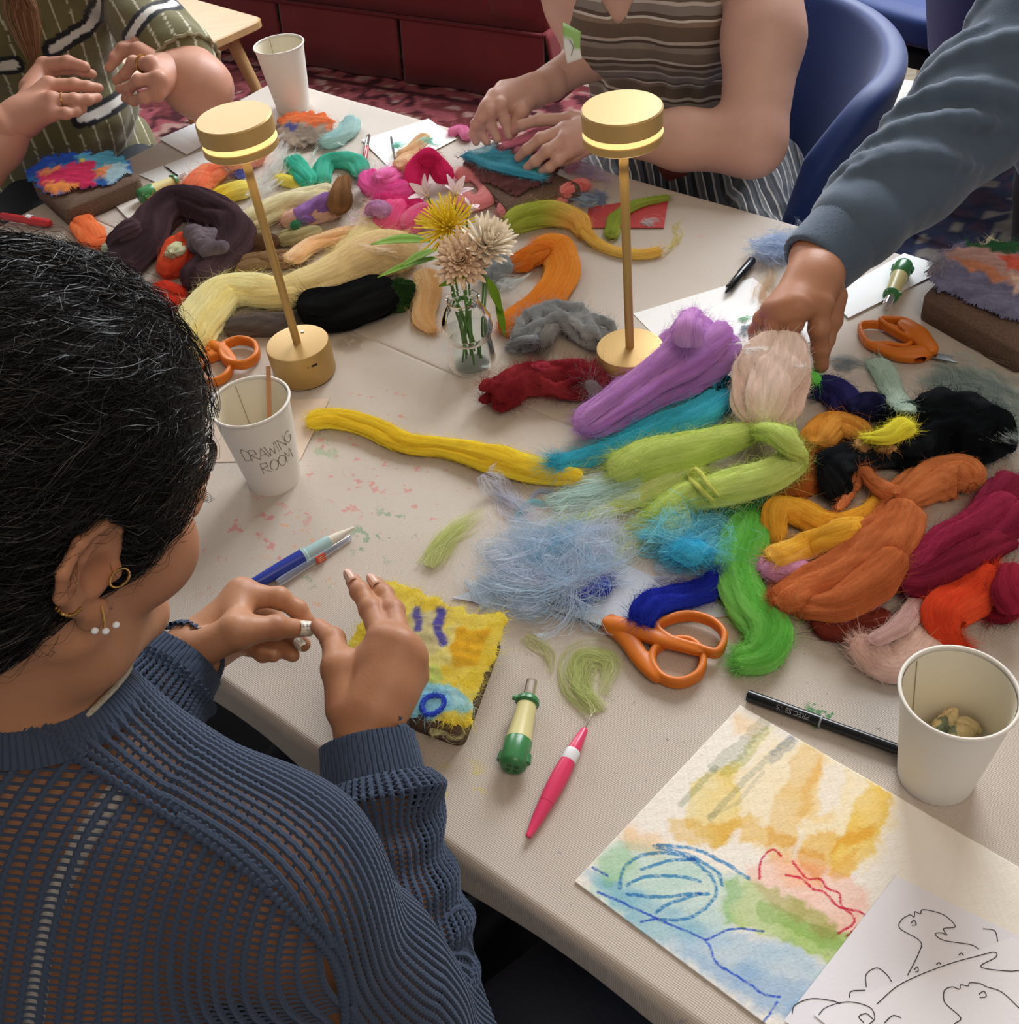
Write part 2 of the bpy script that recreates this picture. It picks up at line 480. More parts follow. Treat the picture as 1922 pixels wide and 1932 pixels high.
# rugs: woven pattern in the pile's own dye
def rug(name, label, c, ang, w, l, pal, seed, z=.008):
    nu, nv = int(w / .012), int(l / .012)
    u = np.linspace(-w / 2, w / 2, nu); v = np.linspace(-l / 2, l / 2, nv)
    U, W_ = np.meshgrid(u, v, indexing='ij'); U = U.ravel(); W_ = W_.ravel()
    base = np.array([srgb(p)[:3] for p in pal])
    P2 = np.stack([U, W_, U * 0], 1)
    col = np.tile(base[0], (len(U), 1))
    col[np.abs(wob(P2, 2.2, seed)) < .22] = base[1]
    # medallions
    cu = (U + 10) % .52 - .26; cv = (W_ + 10) % .62 - .31
    r = np.hypot(cu, cv); a = np.arctan2(cv, cu); rr = r * (1 + .18 * np.cos(8 * a))
    col[(rr < .17)] = base[2]; col[(rr < .14)] = base[1]; col[rr < .10] = base[3]; col[rr < .06] = base[2]; col[rr < .03] = base[0]
    sp = wob(P2, 7, seed + 3); col[sp > .62] = base[3]; col[sp < -.66] = base[2]
    d = np.minimum(w / 2 - np.abs(U), l / 2 - np.abs(W_))
    bd = d < .22; pat = np.sin(U * 42 + 2.2 * wob(P2, 3, 2)) * np.sin(W_ * 42 + 2 * wob(P2, 3, 9)) + .3 * wob(P2, 9, 1)
    col[bd] = base[1]; col[bd & (pat > .35)] = base[3]; col[bd & (pat < -.45)] = base[2]
    col[(d < .25) & (d > .22)] = base[2]; col[(d < .04)] = base[0]
    col *= (1 + .22 * wob(P2, 30, seed + 5))[:, None].clip(.5, 1.5)
    ca, sa = math.cos(ang), math.sin(ang)
    zz = z + .0012 * wob(P2, 40, 4)
    v3 = np.stack([c[0] + U * ca - W_ * sa, c[1] + U * sa + W_ * ca, zz], 1)
    bot = v3.copy(); bot[:, 2] = 0.001
    edge = np.concatenate([np.arange(nv), np.arange(nu) * nv + nv - 1, (nu - 1) * nv + np.arange(nv)[::-1], (np.arange(nu) * nv)[::-1]])
    vv = np.concatenate([v3, bot[edge]]); k = np.arange(len(edge) - 1)
    f2 = np.stack([edge[k], edge[k + 1], len(v3) + k + 1, len(v3) + k], 1)
    me = np_mesh(name, vv, [np.concatenate([grid_faces(nu, nv), f2])], True, np.concatenate([col, col[edge]]))
    return tag(link(name, me, vcol_mat('rug_pile', rough=.95, bump=.6, bscale=260, spec=.1)), label, 'rug')
rug('patterned_rug', 'red and pink patterned rug on the floor under the crimson sofa', (-.35, 3.0), math.atan2(-.6, .8), 3.0, 2.0, ['#6a3436', '#8c4a50', '#48242a', '#a07c74', '#3c2a3a'], 3)
rug('patterned_rug', 'dark navy patterned rug with cream medallions under the blue chairs', (1.78, 1.78), math.atan2(-.6, .8) + .03, 1.9, 2.0, ['#2c3148', '#3a4058', '#8c8480', '#4c3f52', '#2a2a38'], 9, z=.016)

# ------------------------------------------------------------------ work table and its canvas cover
UT = np.array([1, -1, 0]) / 2 ** .5; VT = np.array([1, 1, 0]) / 2 ** .5
def tb(u, v, z=0.0): return UT * u + VT * v + ZZ * (TZ + z)
U0, U1, V0, V1 = -1.76, 1.15, .292, 1.303
RT = np.stack([UT, VT, ZZ], 1)
m_ply = mat('table_wood', '#8a6a48', .5, noise=.15, nscale=8, stretch=(1, 12, 1))
m_metal = mat('black_steel', '#1a1a1c', .4, metal=.8)
for i, (v0, v1) in enumerate(((V0, .775), (.79, V1))):
    t = empty('folding_table', tb(0, (v0 + v1) / 2, -TZ), ['long narrow wooden table on the near side, under the canvas cover', 'long narrow wooden table on the far side, under the canvas cover'][i], 'table')
    mb = MB(); mb.add(*box(tb((U0 + U1) / 2, (v0 + v1) / 2, -.021), (U1 - U0 - .02, v1 - v0 - .016, .03), RT)); mb.build('tabletop', m_ply, t, smooth=False)
    for uu in (U0 + .15, U1 - .15):
        for vv in (v0 + .05, v1 - .05):
            v_, f_ = sweep([tb(uu, vv, -TZ + .026), tb(uu, vv, -.037)], .016, 12)
            mb = MB(); mb.add(v_, f_); mb.build('leg', m_metal, t)
def canvas_mat():
    m, nt, b = new_mat('canvas_cloth'); L = nt.links
    tc = N(nt, 'ShaderNodeTexCoord'); uv = tc.outputs['UV']
    n1 = N(nt, 'ShaderNodeTexNoise', Scale=3.0, Detail=3.0); L.new(uv, n1.inputs['Vector'])
    r1 = N(nt, 'ShaderNodeMix', data_type='RGBA'); r1.inputs[6].default_value = srgb('#b5a89b'); r1.inputs[7].default_value = srgb('#c6baae'); L.new(n1.outputs['Fac'], r1.inputs[0])
    col = r1.outputs[2]
    # brushed / dripped paint marks in the cloth: (centre u, v, radius, hue, blotch scale, threshold)
    def stain(col, cu, cv, rad, hexc, sc, thr, amt):
        mp = N(nt, 'ShaderNodeVectorMath', operation='DISTANCE'); mp.inputs[1].default_value = (cu, cv, 0); L.new(uv, mp.inputs[0])
        mr = N(nt, 'ShaderNodeMapRange'); mr.inputs['From Min'].default_value = rad; mr.inputs['From Max'].default_value = rad * .6; L.new(mp.outputs['Value'], mr.inputs['Value'])
        nz = N(nt, 'ShaderNodeTexNoise', Scale=sc, Detail=4.0, Roughness=.6); L.new(uv, nz.inputs['Vector'])
        m2 = N(nt, 'ShaderNodeMapRange'); m2.inputs['From Min'].default_value = thr; m2.inputs['From Max'].default_value = thr + .03; L.new(nz.outputs['Fac'], m2.inputs['Value'])
        mu = N(nt, 'ShaderNodeMath', operation='MULTIPLY'); L.new(mr.outputs[0], mu.inputs[0]); L.new(m2.outputs[0], mu.inputs[1])
        mu2 = N(nt, 'ShaderNodeMath', operation='MULTIPLY'); L.new(mu.outputs[0], mu2.inputs[0]); mu2.inputs[1].default_value = amt
        mx = N(nt, 'ShaderNodeMix', data_type='RGBA'); mx.inputs[7].default_value = srgb(hexc); L.new(mu2.outputs[0], mx.inputs[0]); L.new(col, mx.inputs[6])
        return mx.outputs[2]
    def q(px, py):
        p = J(px, py); return float(p @ UT), float(p @ VT)
    for (px, py, rad, h, sc, thr, a) in ((620, 900, .10, '#d0605c', 48, .60, .55), (480, 1030, .09, '#c8585a', 42, .60, .55), (700, 780, .06, '#d0603c', 40, .62, .6), (760, 930, .1, '#c86050', 60, .62, .5), (720, 1010, .05, '#4c8c62', 50, .585, .6), (620, 1070, .04, '#4c8c5a', 55, .6, .6), (590, 840, .05, '#7aa070', 35, .56, .5),
                                   (560, 1010, .05, '#d89040', 60, .6, .55), (650, 1120, .06, '#d08a50', 45, .6, .4), (870, 1480, .03, '#c8b848', 40, .55, .5), (1550, 1350, .02, '#2c7a3a', 60, .52, .9), (1250, 1280, .06, '#3c5c34', 130, .68, .8), (1500, 1420, .2, '#5a5a54', 110, .67, .6),
                                   (660, 650, .025, '#8a7a6a', 30, .48, .5), (1340, 390, .1, '#c85a52', 26, .64, .5), (900, 1400, .35, '#7a7084', 90, .69, .4), (1010, 1560, .3, '#5a6aa0', 70, .69, .4), (720, 870, .35, '#7a6a60', 130, .69, .45), (1150, 520, .3, '#8a8880', 60, .68, .4)):
        cu, cv = q(px, py); col = stain(col, cu, cv, rad, h, sc, thr, a)
    # weave
    w1 = N(nt, 'ShaderNodeTexWave', Scale=150.0, Distortion=1.2, Detail=1.0); w1.bands_direction = 'X'
    w2 = N(nt, 'ShaderNodeTexWave', Scale=180.0, Distortion=1.2, Detail=1.0); w2.bands_direction = 'Y'
    L.new(uv, w1.inputs['Vector']); L.new(uv, w2.inputs['Vector'])
    ad = N(nt, 'ShaderNodeMath', operation='ADD'); L.new(w1.outputs['Fac'], ad.inputs[0]); L.new(w2.outputs['Fac'], ad.inputs[1])
    nf = N(nt, 'ShaderNodeTexNoise', Scale=420.0, Detail=2.0); L.new(uv, nf.inputs['Vector'])
    a2 = N(nt, 'ShaderNodeMath', operation='MULTIPLY_ADD'); L.new(nf.outputs['Fac'], a2.inputs[0]); a2.inputs[1].default_value = 1.6; L.new(ad.outputs[0], a2.inputs[2])
    mr = N(nt, 'ShaderNodeMapRange'); mr.inputs['From Max'].default_value = 3.0; mr.inputs['To Min'].default_value = .93; mr.inputs['To Max'].default_value = 1.05; L.new(a2.outputs[0], mr.inputs['Value'])
    hs = N(nt, 'ShaderNodeHueSaturation'); L.new(mr.outputs[0], hs.inputs['Value']); L.new(col, hs.inputs['Color'])
    L.new(hs.outputs[0], b.inputs['Base Color'])
    bp = N(nt, 'ShaderNodeBump', Strength=.35, Distance=.0005); L.new(a2.outputs[0], bp.inputs['Height']); L.new(bp.outputs[0], b.inputs['Normal'])
    b.inputs['Roughness'].default_value = .62; b.inputs['Specular IOR Level'].default_value = .45
    b.inputs['Sheen Weight'].default_value = .12
    return m
def make_cloth():
    grooves = (.782, 1.118)
    vs = np.unique(np.round(np.concatenate([np.arange(V0, V1 + .001, .0126)] + [g + np.array([-.004, -.0018, 0, .0018, .004]) for g in grooves]), 5))
    us = np.arange(U0, U1 + .001, .0145); us[-1] = U1; vs[-1] = V1
    h = lambda P: .0009 * wob(P, 3.0, 5) + .00035 * wob(P, 12, 6)
    # wrapped profile: in both directions the sheet runs over a rounded edge and hangs down
    def ext(arr, lo, hi):
        # parameter list: (flat coord, overhang length)
        o = [0, .004, .008, .012, .018, .028, .042, .06, .08, .1, .125, .15, .18, .21]
        return [(lo, x) for x in o[:0:-1]] + [(a, 0.0) for a in arr] + [(hi, -x) for x in o[1:]]
    A = ext(us, U0, U1); B = ext(vs, V0, V1); r = .010
    nu, nv = len(A), len(B); Vv = np.zeros((nu, nv, 3)); UVs = np.zeros((nu, nv, 2))
    def wrap(s):  # arc length past the edge -> (outward, down)
        L_ = r * math.pi / 2
        if s < L_: a = s / r; return r * math.sin(a), r * (1 - math.cos(a))
        return r, r + s - L_
    def smst(x, a, b): t = min(1, max(0, (x - a) / (b - a))); return t * t * (3 - 2 * t)
    for i, (u, su) in enumerate(A):
        for j, (v, sv) in enumerate(B):
            au, av = abs(su), abs(sv)
            near = sv > 0
            # the near hem is short on the left and long towards the camera's right
            if near: L = .052 + .010 * math.sin(u * 9) + .16 * smst(u, -.12, .16) ; av_ = av / .21 * L
            else: L = .2; av_ = av
            au_ = au
            ou, du = wrap(au_) if au else (0, 0); ov, dv = wrap(av_) if av else (0, 0)
            if au and av:  # corner: fold softly
                k = .35; ou, ov = ou + k * av_ * .6, ov + k * au_ * .6; dn = max(du, dv) * .95 + .25 * min(du, dv)
            else: dn = du + dv
            fu = math.sin(u * 23 + 1.2 * math.sin(u * 7)) * .5 + .5
            if av and not au: ov += dn * (.16 * fu + .02)
            if au and not av: ou += dn * (.12 * (math.sin(v * 21) * .5 + .5))
            uu = u - math.copysign(ou, su) if su else u
            vv = v - math.copysign(ov, sv) if sv else v
            Vv[i, j] = UT * uu + VT * vv; Vv[i, j, 2] = -dn
            UVs[i, j] = (u - math.copysign(au_, su) if su else u, v - math.copysign(av_, sv) if sv else v)
            if not au and not av:
                for g, dd in zip(grooves, (.0022, .0016)):
                    if not (g > 1 and u < .2) and not (g < 1 and u > -.3 and False):
                        Vv[i, j, 2] -= dd * math.exp(-((v - g) / .0016) ** 2)
    # round the plan corners a little
    P = Vv.reshape(-1, 3); P[:, 2] += TZ + np.where(P[:, 2] > -.004, h(P), 0) + .0005
    me = np_mesh('canvas_cloth', P, grid_faces(nu, nv), True, uvs=UVs.reshape(-1, 2))
    o = link('canvas_tablecloth', me, canvas_mat())
    sm = o.modifiers.new('thickness', 'SOLIDIFY'); sm.thickness = .0014; sm.offset = -1
    ss = o.modifiers.new('sub', 'SUBSURF'); ss.levels = 1; ss.render_levels = 1
    return tag(o, 'paint-flecked beige canvas cloth covering the work table, hem hanging at the near side', 'tablecloth')
make_cloth()

# ------------------------------------------------------------------ sofa
m_sofa = mat('crimson_upholstery', '#7c2a2e', .75, noise=.07, nscale=14, bump=.25, bscale=500, sheen=.35)
m_sofa_d = mat('crimson_piping', '#6c2228', .8)
def sofa():
    base = wallp(3.06, 0, 0)
    t1 = float(np.array([.33, 3.59, 0]) @ TW); t0 = t1 - 2.2
    s = empty('sofa', wallp(3.45, (t0 + t1) / 2, 0), 'crimson upholstered sofa with a pleated skirt behind the table', 'sofa')
    def rb(name, t_a, t_b, n_a, n_b, z_a, z_b, bev, m=m_sofa):
        mb = MB(); mb.add(*box(wallp((n_a + n_b) / 2, (t_a + t_b) / 2, (z_a + z_b) / 2), (t_b - t_a, n_b - n_a, z_b - z_a), RW))
        o = mb.build(name, m, s, smooth=True, bevel=bev); return o
    arm = .24
    rb('sofa_base', t0, t1, 3.08, 3.95, .20, .34, .02)
    # rounded slipcover arms
    for a, b in ((t1 - arm, t1), (t0, t0 + arm)):
        rb('armrest', a, b, 3.06, 3.97, .22, .60, .07)
    for k in range(2):
        w = (t1 - t0 - 2 * arm) / 2; a = t0 + arm + k * w
        rb('seat_cushion', a + .005, a + w - .005, 3.03, 3.80, .345, .50, .045)
    rb('backrest', t0 + .05, t1 - .05, 3.78, 4.0, .35, .88, .07)
    # skirt panels with box pleats
    def skirt(pa, pb, nm='skirt_panel'):
        n = 60; a = np.linspace(0, 1, n); line = pa[None] * (1 - a)[:, None] + pb[None] * a[:, None]
        out = nrm(np.cross(pb - pa, ZZ)); rows = []
        for z, amp in ((.225, .0), (.2, .002), (.1, .008), (.012, .014)):
            w = (.5 + .5 * np.sin(a * 11 + 1.0)) * amp + amp * .5
            p = line + out[None] * (w + (.225 - z) * .06)[:, None]; p[:, 2] = z; rows.append(p)
        v = np.stack(rows, 1).reshape(-1, 3)
        mb = MB(); mb.add(v, grid_faces(n, 4)); o = mb.build(nm, m_sofa, s)
        so = o.modifiers.new('t', 'SOLIDIFY'); so.thickness = .008; so.offset = -1
    nF = 3.055; edges = [t0, t0 + .5, t0 + .52, t0 + 1.08, t0 + 1.10, t1 - .58, t1 - .56, t1]
    for k in range(0, 8, 2): skirt(wallp(nF, edges[k], 0), wallp(nF, edges[k + 1], 0))
    skirt(wallp(nF, t1, 0), wallp(3.95, t1, 0)); skirt(wallp(3.95, t0, 0), wallp(nF, t0, 0))
    # dark inverted pleats set back between the panels
    for k in (1, 3, 5):
        mb = MB(); mb.add(*box(wallp(nF + .03, (edges[k] + edges[k + 1]) / 2, .115), (.06, .01, .2), RW)); mb.build('pleat', m_sofa_d, s, smooth=False)
    v_, f_ = sweep([wallp(3.045, t0, .222), wallp(3.045, t1, .222)], .006, 8)
    mb = MB(); mb.add(v_, f_)
    v_, f_ = sweep([wallp(3.045, t1, .222), wallp(3.95, t1, .222)], .006, 8); mb.add(v_, f_); mb.build('piping', m_sofa_d, s)
sofa()

# ------------------------------------------------------------------ pale wooden side table (top left)
m_ash = mat('pale_ash_wood', '#c39c6c', .42, noise=.13, nscale=6, stretch=(1, 9, 1), bump=.05, bscale=40)
def side_table():
    zc = -.29; c = J(500, 34, zc); a = J(330, -4, zc)   # front right corner; a further point of the near edge
    b = J(452, -8, zc)
    dirx = nrm(J(366, 95, zc) - c); diry = nrm(np.cross(ZZ, dirx)); diry = -diry if diry[1] < 0 else diry
    t = empty('side_table', np.array([c[0], c[1], 0]) + dirx * .4 + diry * .25, 'pale ash wood side table with rounded corners and splayed legs beside the sofa', 'side table')
    R = np.stack([dirx, diry, np.cross(dirx, diry)], 1)
    w, l = .8, .55; ctr = np.array([c[0], c[1], TZ + zc - .012]) + dirx * w / 2 + diry * l / 2
    # rounded rectangle slab
    bm = MB(); r = .035; pts = []
    for (sx, sy, a0) in ((1, 1, 0), (-1, 1, 90), (-1, -1, 180), (1, -1, 270)):
        for k in range(7):
            an = math.radians(a0 + k * 15); pts.append((sx * (w / 2 - r) + r * math.cos(an), sy * (l / 2 - r) + r * math.sin(an)))
    pts = np.array(pts); n = len(pts)
    prof = [(-.006, .012), (0, .009), (0, -.009), (-.006, -.012)]
    rows = []
    for ins, z in prof:
        q = pts * (1 + ins / np.linalg.norm(pts, axis=1, keepdims=True)); rows.append(np.c_[q, np.full(n, z)])
    v = np.concatenate(rows + [[[0, 0, .012], [0, 0, -.012]]]) ; v = v @ R.T + ctr
    k = np.arange(n); k2 = (k + 1) % n; F4 = []
    for q in range(3): F4.append(np.stack([q * n + k, q * n + k2, (q + 1) * n + k2, (q + 1) * n + k], 1))
    bm.add(v, [np.concatenate(F4), np.stack([np.full(n, 4 * n), k2, k], 1), np.stack([np.full(n, 4 * n + 1), 3 * n + k, 3 * n + k2], 1)])
    bm.build('tabletop', m_ash, t, smooth=False)
    for sx, sy in ((-1, -1), (1, -1), (1, 1), (-1, 1)):
        top = ctr + dirx * sx * (w / 2 - .09) + diry * sy * (l / 2 - .07) - ZZ * .012
        bot = ctr + dirx * sx * (w / 2 - .02) + diry * sy * (l / 2 - .01); bot[2] = .016
        v_, f_ = sweep([top, bot], [.02, .013], 14); mb = MB(); mb.add(v_, f_); mb.build('leg', m_ash, t)
    # rail under the top
    for sy in (-1, 1):
        mb = MB(); mb.add(*box(ctr + diry * sy * (l / 2 - .07) - ZZ * .03, (w - .2, .018, .035), R)); mb.build('rail', m_ash, t, smooth=False)
side_table()

# ------------------------------------------------------------------ blue velvet chairs
m_velvet = mat('blue_velvet', '#0e2f70', .6, noise=.10, nscale=9, sheen=.4, bump=.1, bscale=300)
m_under = mat('black_under_fabric', '#14161c', .9)
m_brass = mat('brass_leg', '#9c7a4a', .35, metal=.9)
def velvet_chair(loc, yaw, label, back=True):
    """seat faces local +Y; origin on the floor below the seat centre"""
    t = empty('velvet_chair', loc, label, 'chair', 'blue velvet chairs with brass legs', yaw)
    t.matrix_basis = Matrix.Translation(V(loc)) @ Matrix.Rotation(yaw, 4, 'Z')
    M = np.array(t.matrix_basis)
    W = lambda p: np.asarray(p, float) @ M[:3, :3].T + M[:3, 3]
    n = 48; a = np.linspace(0, 2 * np.pi, n, endpoint=False)
    sq = (np.abs(np.cos(a)) ** 3.2 + np.abs(np.sin(a)) ** 3.2) ** (-1 / 3.2)
    outline = np.stack([.25 * sq * np.cos(a), .25 * sq * np.sin(a)], 1)
    def pad(z0, z1, sc, r, name, m):
        prof = [(0, z1), (sc - r, z1), (sc - r * .3, z1 - r * .3), (sc, z1 - r), (sc, z0 + r * .5), (sc - r * .5, z0), (0, z0)]
        v = np.concatenate([np.c_[outline * s_ + 0, np.full(n, z)] for s_, z in prof])
        mb = MB(); mb.add(W(v), grid_faces(len(prof), n, False, True)); o = mb.build(name, m, t)
        ss = o.modifiers.new('s', 'SUBSURF'); ss.levels = ss.render_levels = 2
    pad(.385, .48, 1.0, .07, 'seat', m_velvet)
    pad(.33, .387, .93, .05, 'seat_base', m_under)
    # wrap-around shell back
    if back:
        nu, nv = 30, 12; ang = np.radians(np.linspace(-72, 72, nu)); rows = []
        for j in range(nv):
            q = j / (nv - 1); z = .42 + .37 * q
            drop = (1 - np.cos(np.clip(np.abs(ang) - .75, 0, 9) * 1.6)) * .28 * q
            rr = .255 + .04 * q
            rows.append(np.stack([rr * np.sin(ang) * 1.02, -rr * np.cos(ang) ** .85 - .05 * q, z - drop], 1))
        v = np.stack(rows, 1).reshape(-1, 3); mb = MB(); mb.add(W(v), grid_faces(nu, nv)); o = mb.build('backrest', m_velvet, t)
        so = o.modifiers.new('t', 'SOLIDIFY'); so.thickness = .045; so.offset = 0
        bv = o.modifiers.new('b', 'BEVEL'); bv.width = .02; bv.segments = 3
        ss = o.modifiers.new('s', 'SUBSURF'); ss.levels = ss.render_levels = 1
    for sx in (-1, 1):
        for sy in (-1, 1):
            v_, f_ = sweep(W([[sx * .15, sy * .15, .36], [sx * .215, sy * .215, .018]]), [.0125, .009], 12)
            mb = MB(); mb.add(v_, f_); mb.build('leg', m_brass, t)
    return t

# slatted wooden cabinet and a low white box far behind the chairs
def slats():
    c = J(1520, 22, -.75); t = empty('slatted_cabinet', [c[0], c[1] + .1, 0], 'brown wooden slatted cabinet far behind the blue chairs', 'cabinet')
    m = mat('walnut_slat', '#7a5638', .55, noise=.15, nscale=10, stretch=(6, 6, .6)); 
    mb = MB(); mb.add(*box(wallp(float(c @ NW) + .12, float(c @ TW), .45), (.5, .16, .9), RW)); mb.build('cabinet_body', mat('dark_walnut', '#4a3222', .6), t, smooth=False)
    for k in range(14):
        mb = MB(); mb.add(*box(wallp(float(c @ NW) + .03, float(c @ TW) - .234 + k * .036, .46), (.022, .02, .86), RW)); mb.build('slat', m, t, smooth=False)
slats()
p = J(1640, 232, -.70); mb = MB(); mb.add(*box([0, 0, .04], (.34, .22, .08), None)); o = mb.build('floor_box', m_white, smooth=False, bevel=.006); o.location = (p[0] + .1, p[1] + .1, .0); o.rotation_euler[2] = math.atan2(-.6, .8); tag(o, 'low white box on the floor behind the blue chairs', 'box')

# dark flat-woven mat, added to darken the floor under the near side
mb = MB(); g_ = [.004, .011, .011, .004]; c_ = np.array([.05, .35]); ca_, sa_ = math.cos(-.785), math.sin(-.785)
xs = np.linspace(-1.25, 1.25, 90); ys = np.linspace(-.72, .42, 50); X_, Y_ = np.meshgrid(xs, ys, indexing='ij'); d_ = np.minimum(1.25 - np.abs(X_), np.minimum(Y_ + .72, .42 - Y_)); Z_ = .001 + .010 * np.clip(d_ / .03, 0, 1) + .0006 * np.sin(Y_ * 120)
mb.add(np.stack([c_[0] + X_ * ca_ - Y_ * sa_, c_[1] + X_ * sa_ + Y_ * ca_, Z_], -1).reshape(-1, 3), grid_faces(90, 50)); tag(mb.build('added_dark_mat', mat('charcoal_weave', '#1d1e21', .95, noise=.2, nscale=90, bump=.6, bscale=300)), 'charcoal woven mat on the floor under the near side of the table', 'rug')
# ================================================================== wool roving
HM_N = 420; HM_LO = np.array([-2.0, .0]); HM_S = .01
HM = np.zeros((HM_N, HM_N))
def hm_get(p, r):
    i = int((p[0] - HM_LO[0]) / HM_S); j = int((p[1] - HM_LO[1]) / HM_S); k = max(0, int(r * .6 / HM_S))
    if not (k <= i < HM_N - k and k <= j < HM_N - k): return 0.0
    return float(HM[i - k:i + k + 1, j - k:j + k + 1].mean() * .6 + HM[i, j] * .4)
def hm_put(C, rad, flat):
    for p, r in zip(C, rad):
        k = int(r * .8 / HM_S) + 1; i = int((p[0] - HM_LO[0]) / HM_S); j = int((p[1] - HM_LO[1]) / HM_S)
        if not (k <= i < HM_N - k - 1 and k <= j < HM_N - k - 1): continue
        g = np.arange(-k, k + 1) * HM_S; d = np.hypot(g[:, None], g[None]); top = (p[2] - TZ) + flat * np.sqrt(np.maximum(r * r - d * d, 0)) - .002
        m = d < r; blk = HM[i - k:i + k + 1, j - k:j + k + 1]; blk[m] = np.maximum(blk[m], top[m])
def hx(c):
    v = np.array(srgb(c)[:3]); g = v.mean()
    v = np.clip(g + (v - g) * .98, 0, 1)
    k = 1.5 + .75 * v.max()
    return np.clip(v * k / (1 + (k - 1) * v), 0, .93) + .002
def wool_mat(name, uv):
    m, nt, b = new_mat(name); L = nt.links; nt.nodes.remove(b)
    out = nt.nodes['Material Output']
    a = N(nt, 'ShaderNodeAttribute'); a.attribute_name = 'col'; col = a.outputs['Color']
    d = N(nt, 'ShaderNodeBsdfDiffuse'); d.inputs['Roughness'].default_value = 1.0
    t = N(nt, 'ShaderNodeBsdfTranslucent'); sh = N(nt, 'ShaderNodeBsdfSheen'); sh.inputs['Roughness'].default_value = .5
    if uv:
        tc = N(nt, 'ShaderNodeTexCoord'); mp = N(nt, 'ShaderNodeMapping'); mp.inputs['Scale'].default_value = (1.1, 34, 1); L.new(tc.outputs['UV'], mp.inputs[0])
        nz = N(nt, 'ShaderNodeTexNoise', Scale=3.0, Detail=5.0, Roughness=.7); L.new(mp.outputs[0], nz.inputs['Vector'])
        mr = N(nt, 'ShaderNodeMapRange'); mr.inputs['From Min'].default_value = .3; mr.inputs['From Max'].default_value = .7; mr.inputs['To Min'].default_value = .88; mr.inputs['To Max'].default_value = 1.12
        hs = N(nt, 'ShaderNodeHueSaturation'); L.new(nz.outputs['Fac'], mr.inputs['Value']); L.new(mr.outputs[0], hs.inputs['Value']); L.new(col, hs.inputs['Color']); col = hs.outputs[0]
        bp = N(nt, 'ShaderNodeBump', Strength=.35, Distance=.0008); L.new(nz.outputs['Fac'], bp.inputs['Height'])
        for x in (d, sh): L.new(bp.outputs[0], x.inputs['Normal'])
    for x in (d, t, sh): L.new(col, x.inputs['Color'])
    m1 = N(nt, 'ShaderNodeMixShader'); m1.inputs[0].default_value = .04 if uv else .5; L.new(d.outputs[0], m1.inputs[1]); L.new(t.outputs[0], m1.inputs[2])
    m2 = N(nt, 'ShaderNodeAddShader'); m3 = N(nt, 'ShaderNodeMixShader'); m3.inputs[0].default_value = .10
    L.new(m1.outputs[0], m3.inputs[1]); L.new(sh.outputs[0], m3.inputs[2]); L.new(m3.outputs[0], out.inputs[0])
    return m
m_wool = wool_mat('wool_fibre', True)
m_fuzz = wool_mat('wool_fuzz', False)
m_clump = wool_mat('wool_clump_fibre', False)
m_clump.node_tree.nodes['Mix Shader'].inputs[0].default_value = .12
def path3(pts, n, rest=True, flat=.8, base=0.0, defw=60):
    """pixels (x, y, width px, extra lift) -> centre line, radii; each point rests on what is already below it"""
    P = [(p[0], p[1], p[2] if len(p) > 2 else defw, p[3] if len(p) > 3 else 0.0) for p in pts]
    out = []; rr = []
    for (x, y, w, dz) in P:
        z = base + .02
        for it in range(4):
            q = J(x, y, z); r = w * depth(q) / CF / 2
            g = hm_get(q, r) if rest else 0.0
            z = base + g + r * flat * .92 + dz
        q = J(x, y, z); out.append(q); rr.append(w * depth(q) / CF / 2)
    C = catmull(out, n); R = np.interp(np.linspace(0, 1, n), np.linspace(0, 1, len(rr)), rr)
    return C, R
ALLC = {}
FZ = 2.2
